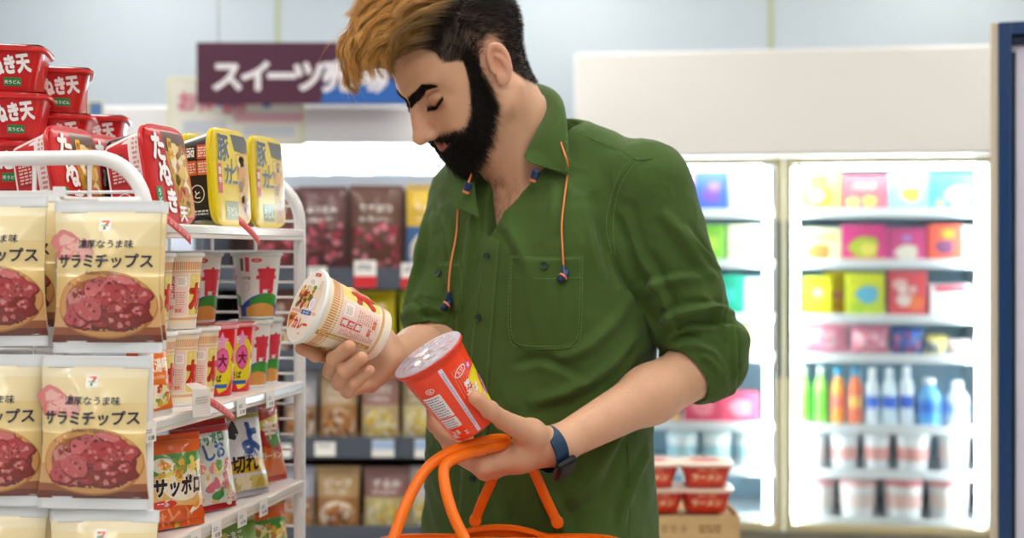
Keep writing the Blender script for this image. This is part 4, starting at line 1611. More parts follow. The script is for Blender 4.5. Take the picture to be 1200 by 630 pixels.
def red_cup_art():
    p = Print()
    W = 2 * PI * 0.0415
    red, wht = ink('#f8441a', 0.3), ink('#f4f2f4', 0.3)
    p.rect(-W / 2, 0.003, W / 2, 0.103, red, 0)
    # nutrition panel, recycling mark, stripe
    c = -0.026
    p.ell(c + 0.004, 0.083, 0.0062, 0.0040, wht, 2)
    p.ell(c + 0.004, 0.083, 0.0052, 0.0031, red, 3)
    p.text('CK', c + 0.004, 0.0812, 0.0048, wht, 4, 0.03)
    p.rect(c - 0.015, 0.0395, c + 0.013, 0.075, wht, 2, 0.001)
    p.rect(c - 0.015, 0.0375, c + 0.013, 0.0392, red, 3)
    p.rect(c - 0.015, 0.022, c + 0.013, 0.0378, wht, 2, 0.001)
    for j in range(9):
        p.fine(c - 0.001, 0.0715 - j * 0.0038, 0.024, 0.0030, 1, ink('#8c8aa0'), 4, 20 + j)
    for j in range(4):
        p.fine(c - 0.001, 0.0345 - j * 0.0036, 0.024, 0.0028, 1, ink('#8c8aa0'), 4, 40 + j)
    p.fine(c - 0.021, 0.055, 0.006, 0.05, 16, ink('#ffd0c0'), 3, 9)
    p.text('お湯', c - 0.004, 0.0115, 0.0075, wht, 3, 0.02)
    p.text('エ', c + 0.012, 0.0075, 0.0075, wht, 3, 0.02)
    p.fine(c - 0.010, 0.0085, 0.012, 0.006, 3, wht, 3, 10)
    p.rect(0.0005, 0.003, 0.0060, 0.103, ink('#e6ddf0', 0.3), 2)
    p.fine(0.0032, 0.055, 0.0035, 0.085, 28, ink('#b2aac8'), 3, 5)
    # front: logo, pale streaks, white lettering, yellow burst and star
    f = 0.036
    for j in range(7):
        x = 0.010 + 0.004 * j
        p.poly([(x, 0.05 + 0.003 * j), (x + 0.0012, 0.05 + 0.003 * j), (x + 0.004, 0.092), (x + 0.003, 0.092)], ink('#f88a70'), 1)
    p.ell(0.024, 0.084, 0.0105, 0.0052, wht, 3, rot=0.25)
    p.ell(0.024, 0.084, 0.0090, 0.0040, red, 4, rot=0.25)
    p.text('えび', 0.0245, 0.0820, 0.0058, wht, 5, 0.03, rot=0.25)
    p.star(f + 0.014, 0.040, 0.036, ink('#f2e61e', 0.3), 2, 14, 0.72)
    p.star(0.040, 0.082, 0.0075, ink('#e24c9c', 0.3), 4, 5, 0.5, 0.4)
    p.star(0.040, 0.082, 0.0045, ink('#f7c6e2'), 5, 5, 0.5, 0.4)
    p.ell(f + 0.024, 0.046, 0.013, 0.018, ink('#ea5a9c', 0.3), 4)
    p.text('焼', 0.024, 0.060, 0.011, wht, 6, 0.05, out=red, outb=0.05)
    p.text('そば', 0.027, 0.048, 0.012, wht, 6, 0.05, out=red, outb=0.05)
    p.text('味', 0.022, 0.036, 0.013, wht, 6, 0.05, out=red, outb=0.05)
    p.text('キムチ', 0.032, 0.031, 0.012, wht, 6, 0.05, out=red, outb=0.05)
    p.text('大', f + 0.024, 0.040, 0.018, wht, 7, 0.05, out=ink('#b51f5c'), outb=0.05)
    p.rect(f + 0.002, 0.006, f + 0.030, 0.018, ink('#2a2320'), 4)
    p.text('120kcal', f + 0.016, 0.009, 0.0065, wht, 5, 0.02)
    # far side plain repeats
    for k in range(3):
        p.fine(-0.075 - 0.016 * k, 0.055, 0.012, 0.06, 16, ink('#ffc4b2'), 2, 60 + k)
    p.barcode(0.095, 0.05, 0.026, 0.04, wht, ink('#1a1a1a'), 2, 3)
    return p

def busy_lid_art(R=0.0475, base='#e9e4ea', cols=('#c9b9d6', '#e6d36a', '#e58c7c', '#9ab8d2', '#f6f3f4', '#b9876e', '#d9c3d6'), seed=3, rim=None):
    p = Print()
    rg = random.Random(seed)
    p.ell(0, 0, R, R, ink(base, 0.0, 0.5), 0, 44)
    for i in range(170):
        a, r = rg.uniform(0, 6.28), R * 0.9 * math.sqrt(rg.random())
        x, y = r * math.cos(a), r * math.sin(a)
        l, w = rg.uniform(.004, .014), rg.uniform(.0006, .0018)
        b = rg.uniform(0, PI)
        m = min(1, (R * 0.95 - r) / l + 0.2)
        l *= max(0.15, m)
        p.poly(rr_pts(x, y, l, w, 0, rot=b), ink(rg.choice(cols), 0.0, 0.5), 1 + i % 4)
    for i in range(5):
        a, r = rg.uniform(0, 6.28), R * 0.5 * math.sqrt(rg.random())
        p.ell(r * math.cos(a), r * math.sin(a), 0.007, 0.005, ink(rg.choice(cols), 0.4, 0.3), 5)
    return p

CUP1_C, CUP1_B = A(359.5, 358.5, 1.806), A(438, 391, 1.854)
CUP2_C, CUP2_B = A(501, 415, 1.838), A(557, 498, 1.866)

def build_held(M):
    wht = mat('white_card', '#f4f1ec', 0.4)
    # cream curry cup in the hand by the shelves
    c1 = make_cup('noodle_cup', 'cream and gold instant curry noodle cup tilted in his right hand', 'noodle cup', 0.0345, 0.0465, 0.107, curry_cup_art(), curry_lid_art(), wht, mat('foam_white', '#eef2f0', 0.35), wht)
    ax = Vector(CUP1_C - CUP1_B).normalized()
    Mx = frame_matrix(Vector(CUP1_C) - ax * 0.107, Vector((0.0, -1, 0.15)), ax)
    # lid artwork upright as seen: spin so that its top points up in the picture
    place(c1, Mx)
    c2 = make_cup('noodle_cup', 'shiny red instant noodle cup with pale lid held above the basket handles', 'noodle cup', 0.0335, 0.0470, 0.116, red_cup_art(), busy_lid_art(base='#bcb4c0', cols=('#a88cbc', '#d8bc3a', '#d8604a', '#6f96bc', '#f6f3f4', '#8c5a40', '#b898b8', '#5a4a60')), ink('#e8401f'), ink('#e23c22', 0.4), ink('#bcb4c0', 0.0, 0.5))
    ax = Vector(CUP2_C - CUP2_B).normalized()
    place(c2, frame_matrix(Vector(CUP2_C) - ax * 0.116, Vector((0.05, -1, 0)), ax))
    # ---------------- watch
    w = empty('wristwatch', 'square black watch on dark blue strap around his left wrist', 'watch')
    d = Vector(WRL - ELL_).normalized()
    c = Vector(WRL) + d * 0.013
    dn = Vector((0.08, -0.66, -0.75))
    Mw = frame_matrix(c, dn, d)
    place(w, Mw)
    navy = mat('navy_rubber', '#12395a', 0.5, bump=0.1)
    ra, rb = 0.0330, 0.0275
    mb = MB()
    def band(u, v):
        a = 2 * PI * u
        k = v * 4
        pr = [(-0.011, 0.0), (-0.0105, 0.0022), (0.0, 0.0026), (0.0105, 0.0022), (0.011, 0.0)]
        i = min(int(k), 3)
        f = k - i
        z = pr[i][0] + (pr[i + 1][0] - pr[i][0]) * f
        e = pr[i][1] + (pr[i + 1][1] - pr[i][1]) * f
        return Vector(((rb + e) * math.cos(a), (ra + e) * math.sin(a), z))
    mb.grid(band, 48, 4, navy, wrap=True)
    s = mb.build('strap', w, angle=60)
    mb = MB()
    for (a, wd) in ((PI, 0.012), (PI - 0.35, 0.0065)):
        mb.box((rb * 1.09 * math.cos(a), ra * 1.09 * math.sin(a), 0), (0.0035, 0.010, wd * 2), navy)
    mb.build('buckle', s, bevel=0.001)
    mb = MB()
    mb.box((rb + 0.0068, 0, 0), (0.0115, 0.036, 0.033), mat('black_case', '#0b0d12', 0.25))
    cs = mb.build('watch_case', w, bevel=0.004)
    mb = MB()
    mb.box((rb + 0.0129, 0, 0), (0.0008, 0.030, 0.027), mat('watch_glass', '#04060a', 0.4))
    mb.build('watch_screen', cs, bevel=0.0003)
    # ---------------- earphones
    e = empty('earphones', 'orange-cabled navy in-ear earphones hanging round his neck over green shirt', 'earphones')
    og = mat('orange_cable', '#ec8a55', 0.5)
    nv = mat('navy_plastic', '#14305c', 0.3)
    dk = mat('soft_navy', '#14223e', 0.5)
    def hug(px, py, o=0.0035):
        return HUG(px, py, o)
    right = [P(652, 150, 2.10), P(661, 178, 2.064), P(665, 190, 2.062), hug(665, 205, 0.004), hug(661, 235), hug(659, 265), hug(660, 295), hug(661, 314)]
    left = [P(552, 205, 2.10), P(547, 219, 2.092), hug(541, 240, 0.006), hug(536, 275), hug(529, 310), hug(526, 335), hug(528, 347)]
    back = [P(552, 205, 2.10), P(556, 180, 2.20), P(585, 140, 2.315), P(625, 128, 2.29), P(652, 150, 2.10)]
    mb = MB()
    mb.tube(smooth_curve(right, 8), 0.0014, og, 8)
    mb.tube(smooth_curve(left, 8), 0.0014, og, 8)
    mb.tube(smooth_curve(back, 8), 0.0014, og, 8)
    mb.build('cable', e)
    for (px, py, tx) in ((661, 325, -0.35), (528, 354, -0.35)):
        p = hug(px, py, 0.0085)
        M4 = frame_matrix(p, Vector((0, -1, 0)), Vector((tx * 2.0, -0.35, -0.8)))
        mb = MB()
        mb.lathe([(0.0, -0.011), (0.003, -0.0105), (0.0055, -0.006), (0.0062, -0.001), (0.0062, 0.002), (0.005, 0.0035), (0.0, 0.0036)], nv, 18, M4)
        mb.tube([hug(px, py - 13, 0.0045), p + Vector((0.001, 0, 0.004))], [0.0028, 0.0046], nv, 10)
        ear = mb.build('earbud', e)
        mb = MB()
        mb.lathe([(0.0062, -0.0005), (0.0067, 0.0), (0.0067, 0.0018), (0.0062, 0.0022)], og, 18, M4)
        mb.build('ring', ear)
        mb = MB()
        mb.lathe([(0.0035, 0.003), (0.0058, 0.0045), (0.0060, 0.0075), (0.0040, 0.0108), (0.0, 0.0115)], dk, 16, M4)
        mb.build('ear_tip', ear)
    for (a, b) in ((P(629, 199, 2.058), P(624, 212, 2.062)), (P(550, 214, 2.078), P(546, 226, 2.080))):
        mb = MB()
        mb.tube([a, a.lerp(b, 0.1), a.lerp(b, 0.75), a.lerp(b, 0.78), b], [0.004, 0.0056, 0.0056, 0.0050, 0.0050], nv, 12)
        pl = mb.build('cable_slider', e)
        mb = MB()
        mb.tube([a.lerp(b, 0.80), a.lerp(b, 1.02)], [0.0054, 0.0050], og, 12)
        mb.build('slider_end', pl)

def build_nails(person):
    m = mat('nail', '#e8b5a2', 0.25, coat=0.3)
    def nail(tip, prev, nrm, w, l, r):
        t = (Vector(tip) - Vector(prev)).normalized()
        n = Vector(nrm)
        n = (n - t * n.dot(t)).normalized()
        c = Vector(tip) + n * (r * 0.80) - t * (r * 0.20)
        s = t.cross(n)
        mb = MB()
        def f(u, v):
            a, b = (u - 0.5) * 2, (v - 0.5) * 2
            q = max(abs(a), abs(b))
            ln = math.hypot(a, b)
            k = q / ln if ln > 1e-6 else 0
            k = 0.55 + 0.45 * k if ln > 1e-6 else 1
            return c + s * (a * k * w) + t * (b * k * l) + n * (0.0017 - 0.0034 * (a * k) ** 2 - 0.0012 * (b * k) ** 2)
        mb.grid(f, 8, 8, m)
        o = mb.build('fingernail', person)
        so = o.modifiers.new('thickness', 'SOLIDIFY')
        so.thickness = 0.0004
    L, R = HAND_L, HAND_R
    nail(L['thumb'][3], L['thumb'][2], (-0.55, -0.55, 0.75), 0.0062, 0.0075, 0.0092)
    nail(R['middle'][3], R['middle'][2], (0.35, -0.75, 0.6), 0.0052, 0.0062, 0.0085)
    nail(R['ring'][3], R['ring'][2], (0.35, -0.75, 0.6), 0.0050, 0.0060, 0.0081)
    nail(R['pinky'][3], R['pinky'][2], (0.35, -0.75, 0.6), 0.0044, 0.0052, 0.0071)
    nail(R['index'][3], R['index'][2], (-0.2, -0.6, -0.75), 0.0052, 0.0062, 0.0082)

def build_basket(M):
    og = mat('orange_plastic', '#fa780e', 0.35, spec=0.5)
    zr = 0.919
    cx, cy = -0.018, 1.88
    B = empty('shopping_basket', 'orange plastic shopping basket hanging from his left hand', 'basket', (cx, cy, 0.70))
    zl = zr - 0.70
    hx, hy = 0.163, 0.122                       # half size of the rim
    def ring(z, ex, ey, rr=0.045, arch=0.0):
        out = []
        for (x, y) in rr_pts(0, 0, 2 * ex, 2 * ey, rr, 7):
            out.append(Vector((x, y, z)))
        return out
    # walls: tapered shell with slots
    mb = MB()
    lv = [(0.0, 0.72), (0.02, 0.74), (0.07, 0.80), (0.13, 0.87), (zl - 0.03, 0.95), (zl, 0.985)]
    N = 96
    def per(k, f):
        pts = rr_pts(0, 0, 2 * hx * f, 2 * hy * f, 0.045 * f, 7)
        c = [Vector((p[0], p[1], 0)) for p in pts] + [Vector((pts[0][0], pts[0][1], 0))]
        Ls = [0]
        for a, b in zip(c[:-1], c[1:]):
            Ls.append(Ls[-1] + (b - a).length)
        s = Ls[-1] * k / N
        for i in range(len(c) - 1):
            if Ls[i + 1] >= s - 1e-9:
                return c[i].lerp(c[i + 1], (s - Ls[i]) / max(Ls[i + 1] - Ls[i], 1e-9))
        return c[-1]
    vs, fs = [], []
    for z, f in lv:
        for k in range(N):
            p = per(k, f)
            vs.append((p.x, p.y, z))
    for j in range(len(lv) - 1):
        for k in range(N):
            if j in (2, 3) and k % 3 == 1:
                continue                        # slots in the wall
            l = (k + 1) % N
            fs.append((j * N + k, j * N + l, (j + 1) * N + l, (j + 1) * N + k))
    fs.append(tuple(range(N))[::-1])
    mb.add(vs, fs, og)
    o = mb.build('basket_body', B, angle=50)
    so = o.modifiers.new('thickness', 'SOLIDIFY')
    so.thickness = 0.003
    mb = MB()
    # rim with raised arch in the middle of the two narrow sides that carry the handles
    pts = []
    for k in range(N):
        p = per(k, 1.0)
        z = zl
        if abs(p.y) > hy * 0.97 and abs(p.x) < 0.062:
            z += 0.013 * math.cos(p.x / 0.062 * PI / 2) ** 0.7
        pts.append(Vector((p.x, p.y, z)))
    sec = [(-0.004, 0.004), (0.007, 0.004), (0.010, 0.001), (0.010, -0.014), (0.007, -0.014), (0.007, -0.002), (-0.004, -0.002)]
    vs, fs = [], []
    for k in range(N):
        p = pts[k]
        t = (pts[(k + 1) % N] - pts[k - 1])
        t.z = 0
        t.normalize()
        nn = Vector((t.y, -t.x, 0))
        for (a, b) in sec:
            vs.append(p + nn * a + Vector((0, 0, b)))
    S_ = len(sec)
    for k in range(N):
        l = (k + 1) % N
        for q in range(S_):
            r = (q + 1) % S_
            fs.append((k * S_ + q, l * S_ + q, l * S_ + r, k * S_ + r))
    mb.add(vs, fs, og)
    mb.build('rim', B, angle=40)
    off = Vector((cx, cy, 0.70))
    fy = cy + hy
    far = [P(557, 609, fy), P(564, 590, fy - 0.01), P(579, 556, 1.975), P(586, 530, 1.945), P(596, 521, 1.93), P(610, 524, 1.935), P(624, 548, 1.975), P(640, 584, fy - 0.005), P(653, 611, fy)]
    ny = cy - hy
    near = [P(455, 652, ny - 0.005), P(462, 628, 1.765), P(478, 586, 1.785), P(500, 549, 1.81), P(528, 529, 1.84), P(558, 519, 1.87), P(582, 514, 1.90), P(592, 515, 1.915),
            P(590, 521, 1.91), P(566, 526, 1.872), P(540, 534, 1.835), P(522, 545, 1.81), P(521, 566, 1.79), P(530, 600, 1.775), P(545, 632, 1.765), P(556, 656, ny - 0.005)]
    for pts in (near, far):
        mb = MB()
        mb.tube([p - off for p in smooth_curve(pts, 8)], 0.0072, og, 12)
        for e in (pts[0], pts[-1]):
            q = e - off
            mb.lathe([(0.0, -0.004), (0.0080, -0.004), (0.0088, -0.002), (0.0088, 0.006), (0.007, 0.008), (0.0, 0.009)], og, 18, Matrix.Translation(q) @ Matrix.Rotation(PI / 2, 4, 'X'))
        mb.build('handle', B)
# ---------------------------------------------------------------- goods on the near shelves
def pouch_surface(w, h, t, seed=0, seal=0.014, crink=0.0012):
    def S(u, v, hh):
        a = min(1.0, abs(2 * u / w))
        b = min(1.0, max(0.0, (v - seal) / (h - 2 * seal)))
        prof = (1 - a ** 2.6) * (max(0.0, math.sin(PI * b)) ** 0.55)
        bul = t / 2 * prof
        nz = mnoise.noise(Vector((u * 42 + seed * 3.1, v * 42, seed))) * 0.7 + mnoise.noise(Vector((u * 95 + seed, v * 95, 5 + seed))) * 0.45
        bul += crink * nz * (0.35 + prof)
        # long pulled folds that catch the light
        r1 = 1 - min(1.0, 3.2 * abs(mnoise.noise(Vector((u * 15 + v * 9 + seed * 1.7, v * 8 - u * 6, seed * 2.3)))))
        r2 = 1 - min(1.0, 3.2 * abs(mnoise.noise(Vector((u * 16 - v * 11 + seed, v * 7 + u * 9, 9 + seed)))))
        bul += 1.5 * crink * (r1 ** 2 + 0.7 * r2 ** 2) * (0.25 + prof)
        # pulled-in sides near the middle of the height
        x = u * (1 - 0.06 * math.sin(PI * b ** 0.8) * (0.6 + 0.4 * a)) * (1.012 - 0.035 * b)
        return Vector((x, -bul - hh, v))
    return S

def make_pouch(name, label, cat, w, h, t, art, base, backm, sealm, seed=0, group=None, seal=0.014, hole=True, crink=0.0012, sealart=None, zig=False):
    root = empty(name, label, cat, group=group)
    S = pouch_surface(w, h, t, seed, seal, crink)
    mb = MB()
    nu, nv = 20, 28
    mb.grid(lambda a, b: S((a - 0.5) * w, seal + b * (h - 2 * seal), 0), nu, nv, base)
    S2 = pouch_surface(w, h, t, seed + 5, seal, crink)
    mb.grid(lambda a, b: (lambda p: Vector((p.x, -p.y + 0.0006, p.z)))(S2((0.5 - a) * w, seal + b * (h - 2 * seal), 0)), nu, nv, backm)
    art.wrap(mb, S, du=w / 20, dv=(h - 2 * seal) / 28, lift=0.00008, base=0.0005, v0=seal)
    mb.build('pouch', root, angle=None)
    for (z0, z1, nm) in ((h - seal, h, 'top_seal'), (0, seal, 'bottom_seal')):
        mb = MB()
        def f(a, b):
            v = z0 + (z1 - z0) * b
            p = S((a - 0.5) * w, min(max(v, seal), h - seal), 0)
            x = (a - 0.5) * w
            return Vector((x, -0.0006 * math.sin(v * 4200) + 0.0012 * math.sin(a * 9 + seed), v))
        mb.grid(f, 20, 10, sealm)
        o = mb.build(nm, root, angle=None)
        so = o.modifiers.new('thickness', 'SOLIDIFY')
        so.thickness = 0.0008
    return root

def salami_art(w, h):
    p = Print()
    g = 0.8
    tan, navy, white = ink('#f0dfb4', g), ink('#2a2540', g), ink('#fbfaf6', g)
    x0, x1 = -w / 2, w / 2
    n = 10
    # printed background: cream turning to biscuit and to dark wood at the foot
    bands = [('#f7edc8', 0.86, 0.93), ('#f5e5b4', 0.70, 0.86), ('#f2dca0', 0.50, 0.70), ('#edd08c', 0.30, 0.50), ('#d9ab72', 0.17, 0.30), ('#9a5a3c', 0.12, 0.17), ('#70352a', 0.07, 0.12)]
    for c, a, b in bands:
        p.rect(x0 * 0.995, a * h, x1 * 0.995, b * h, ink(c, g), 0)
    # sliced salami in the upper left corner
    for (cx, cy, r, c) in ((-0.40, 0.735, 0.15, '#e58a8a'), (-0.27, 0.690, 0.15, '#ee9f9b'), (-0.18, 0.655, 0.10, '#f0b0a8'), (-0.40, 0.655, 0.11, '#df7d80')):
        p.blob(cx * w, cy * h, r * w, ink(c, g), 1, 0.12, int(cx * -100), sy=0.62)
        p.blob(cx * w + 0.002, cy * h + 0.001, r * w * 0.6, ink('#f3beb4', g), 2, 0.3, int(cx * -90), sy=0.5)
    # wooden plate
    p.ell(0.02 * w, 0.315 * h, 0.470 * w, 0.222 * h, ink('#b9773d', g), 2, 40)
    p.ell(0.02 * w, 0.320 * h, 0.460 * w, 0.214 * h, ink('#d9a263', g), 3, 40)
    p.ell(0.03 * w, 0.325 * h, 0.40 * w, 0.170 * h, ink('#a8673a', g), 4, 36)
    # pile of dried salami chips
    rg = random.Random(4)
    spots = [(-0.20, 0.335, 0.14, '#d98a88'), (0.00, 0.40, 0.15, '#cf6f70'), (0.17, 0.42, 0.14, '#d67a7a'), (0.30, 0.37, 0.13, '#b9484e'), (0.12, 0.35, 0.16, '#b84a50'),
             (-0.12, 0.285, 0.13, '#cf6468'), (0.06, 0.30, 0.15, '#c2565b'), (0.24, 0.30, 0.15, '#a83c40'), (-0.24, 0.245, 0.13, '#c4575c'), (-0.03, 0.235, 0.12, '#a83f3e'), (0.16, 0.235, 0.15, '#8e3028'), (0.31, 0.255, 0.11, '#84302c'), (-0.15, 0.225, 0.11, '#b84d52')]
    for i, (cx, cy, r, c) in enumerate(spots):
        p.blob(cx * w, cy * h, r * w * 1.12, ink('#7c2a2c', g), 5 + i % 6, 0.16, i + 1, sy=0.82)
        p.blob(cx * w - 0.0006, cy * h + 0.0012, r * w * 1.03, ink(c, g), 6 + i % 6, 0.16, i + 1, sy=0.80)
        for k in range(9):
            a, q = rg.uniform(0, 6.28), r * w * 0.75 * math.sqrt(rg.random())
            p.blob(cx * w + q * math.cos(a), cy * h + 0.8 * q * math.sin(a), rg.uniform(.0012, .0038), ink(rg.choice(['#d98886', '#d07070', '#9c343a', '#c04e55', '#dc9692']), g), 7 + i % 6, 0.4, k + i * 9, 9)
    p.blob(0.02 * w, 0.165 * h, 0.30 * w, ink('#6a3128', g), 4, 0.1, 6, sy=0.10)
    # corner logo: white square, red-orange 7 with a green foot and small green word
    lx, ly, s = 0.0, 0.840 * h, 0.0125
    p.rect(lx - s / 2 - 0.001, ly - s / 2 - 0.001, lx + s / 2 + 0.001, ly + s / 2 + 0.001, white, 2)
    p.poly([(lx - 0.0048, ly + 0.0050), (lx + 0.0048, ly + 0.0050), (lx + 0.0048, ly + 0.0026), (lx - 0.0048, ly + 0.0026)], ink('#e8762c', g), 3)
    p.poly([(lx + 0.0048, ly + 0.0026), (lx + 0.0012, ly - 0.0012), (lx - 0.0014, ly - 0.0012), (lx + 0.0018, ly + 0.0026)], ink('#d9272e', g), 3)
    p.poly([(lx + 0.0010, ly - 0.0020), (lx - 0.0015, ly - 0.0020), (lx - 0.0022, ly - 0.0056), (lx + 0.0006, ly - 0.0056)], ink('#1f8a4c', g), 3)
    p.text('ELEVEn', lx, ly - 0.0018, 0.0028, ink('#1f8a4c', g), 4, 0.03)
    p.text('濃厚なうま味', 0.02 * w, 0.690 * h, 0.0105, navy, 8, 0.014, width=0.52 * w)
    p.text('サラミチップス', 0.0, 0.565 * h, 0.0175, navy, 14, 0.030, width=0.90 * w)
    p.text('Salami Chips', 0.0, 0.513 * h, 0.0058, ink('#5a4238', g), 14, 0.0, width=0.30 * w)
    p.text('40,192', -0.04 * w, 0.458 * h, 0.0060, ink('#5a3a34', g), 14, 0.0)
    p.text('kcal', 0.13 * w, 0.458 * h, 0.0040, ink('#5a3a34', g), 14, 0.0)
    p.fine(0.18 * w, 0.165 * h, 0.30 * w, 0.006, 2, ink('#4a201c', g), 9, 4)
    return p

def square_S(a0, a1, H, n=5.0):
    def S(u, v, hh):
        a = a0 + (a1 - a0) * v / H
        q = min(1.0, abs(u / a))
        return Vector((u, -a * (1 - q ** n) ** (1 / n) - hh, v))
    return S

def make_square_bowl(name, label, cat, a0, a1, H, side, lid, base, rimc, lidc, group=None, wrap_m=None):
    """Rounded-square instant noodle bowl: tapered bowl, flange, printed lid."""
    root = empty(name, label, cat, group=group)
    mb = MB()
    mb.lathe([(0.0, 0.004), (a0 * 0.85, 0.004), (a0 * 0.9, 0.0), (a0 * 0.99, 0.0), (a0, 0.002), ((a0 + a1) / 2, H / 2), (a1 * 0.995, H - 0.004)], base, 56, sq=3.0)
    side.wrap(mb, square_S(a0, a1, H), du=0.008, dv=0.05)
    mb.build('bowl', root)
    mb = MB()
    mb.lathe([(a1 * 0.985, H - 0.006), (a1 + 0.0040, H - 0.0050), (a1 + 0.0050, H - 0.0035), (a1 + 0.0048, H - 0.0008), (a1 + 0.0030, H), (a1 * 0.97, H)], rimc, 56, sq=3.0)
    mb.build('flange', root)
    mb = MB()
    mb.lathe([(a1 + 0.0046, H - 0.0002), (a1 + 0.0044, H + 0.0012), (a1, H + 0.0026), (a1 * 0.8, H + 0.0032), (0.0, H + 0.0034)], lidc, 56, sq=3.0)
    def S(u, v, hh):
        q = max(abs(u), abs(v)) / (a1 + 0.004)
        return Vector((u, v, H + 0.0034 - 0.0022 * max(0.0, (q - 0.75) / 0.25) ** 2 + hh))
    lid.wrap(mb, S, du=0.014, dv=0.014)
    mb.build('lid', root)
    return root

def red_bowl_art(a):
    red, white = ink('#d8141c', 0.4), ink('#ffffff', 0.4)
    p = Print()
    p.rect(-a * 0.93, 0.004, a * 0.93, 0.060, ink('#c81018', 0.4), 0)
    p.text('赤い', -0.034, 0.030, 0.015, white, 3, 0.03, rot=0.10, shear=0.15)
    p.text('たぬき天', 0.012, 0.026, 0.026, white, 3, 0.07, rot=0.16, width=0.066, out=ink('#8c0a10', 0.4), outb=0.03)
    p.rect(-0.042, 0.047, -0.031, 0.059, ink('#f2c41e', 0.4), 3, 0.001)
    p.text('うどん', -0.0365, 0.0505, 0.004, ink('#b01018'), 4, 0.02)
    p.rect(0.010, 0.009, 0.032, 0.020, ink('#1f8a4a', 0.4), 3, 0.001)
    p.text('天うどん', 0.021, 0.0122, 0.0052, white, 4, 0.02)
    p.poly([(-0.062, 0.062), (0.062, 0.062), (0.062, 0.057), (-0.062, 0.060)], ink('#e8524e', 0.4), 1)
    l = Print()
    l.poly(rr_pts(0, 0, 2 * a, 2 * a, 0.016), ink('#d3141b', 0.5), 0)
    # bowl of noodles filling the right half, dark window above
    l.poly([(-0.012, a - 0.004), (a - 0.010, a - 0.004), (a - 0.004, a - 0.012), (a - 0.004, 0.028), (-0.004, 0.028)], ink('#6a4a3c', 0.5), 1)
    l.poly([(-0.006, 0.030), (a - 0.004, 0.030), (a - 0.004, -a + 0.012), (a - 0.012, -a + 0.004), (0.012, -a + 0.004)], ink('#c9923c', 0.5), 2)
    rg = random.Random(5)
    for i in range(46):
        x, y = rg.uniform(0.012, a - 0.014), rg.uniform(-a + 0.012, 0.036)
        l.blob(x, y, rg.uniform(.004, .011), ink(rg.choice(['#e9c46a', '#d8a63e', '#f3dc98', '#b5762c', '#7f9a3c', '#e07a4a', '#f7e9c0']), 0.5), 3 + i % 4, 0.3, i, 12)
    for k, ch in enumerate('たぬき'):
        l.text(ch, -0.028 + 0.009 * k, 0.020 - 0.034 * k, 0.040 - 0.003 * k, white, 9, 0.06, rot=-0.06, out=ink('#8c0a10', 0.5), outb=0.03)
    l.text('天', 0.020, -0.060, 0.022, white, 9, 0.06, out=ink('#a80c14', 0.5), outb=0.03)
    l.rect(-0.052, -0.056, -0.034, -0.018, ink('#1f8a4a', 0.5), 7, 0.002)
    for k, ch in enumerate('うどん'):
        l.text(ch, -0.043, -0.029 - 0.011 * k, 0.010, white, 8, 0.03)
    l.rect(0.002, 0.020, 0.014, 0.048, ink('#f2c41e', 0.5), 7, 0.002)
    for k, ch in enumerate('赤い'):
        l.text(ch, 0.008, 0.036 - 0.012 * k, 0.010, ink('#a80c14', 0.5), 8, 0.03)
    return p, l.turned()

def white_red_side(a):
    """printed wrapper side of the tilted red bowls"""
    p = Print()
    red, white = ink('#c8121a', 0.4), ink('#f6f2f0', 0.4)
    p.rect(0.003, -a * 0.9, 0.036, a * 0.9, red, 0)
    p.rect(0.036, -a * 0.9, 0.056, a * 0.9, ink('#f1e6e4', 0.4), 0)
    p.rect(0.006, -0.010, 0.030, 0.030, ink('#a80e16', 0.4), 2)
    p.fine(0.018, 0.010, 0.020, 0.034, 8, ink('#f0b8b0', 0.4), 3, 2)
    p.ell(0.020, -0.032, 0.0120, 0.0120, ink('#f3d9d4', 0.4), 2)
    p.ell(0.020, -0.032, 0.0105, 0.0105, red, 3)
    p.text('天', 0.020, -0.0375, 0.013, white, 4, 0.03)
    p.fine(0.047, 0.0, 0.010, 0.10, 16, ink('#d2938e', 0.4), 2, 7)
    return p.turned()

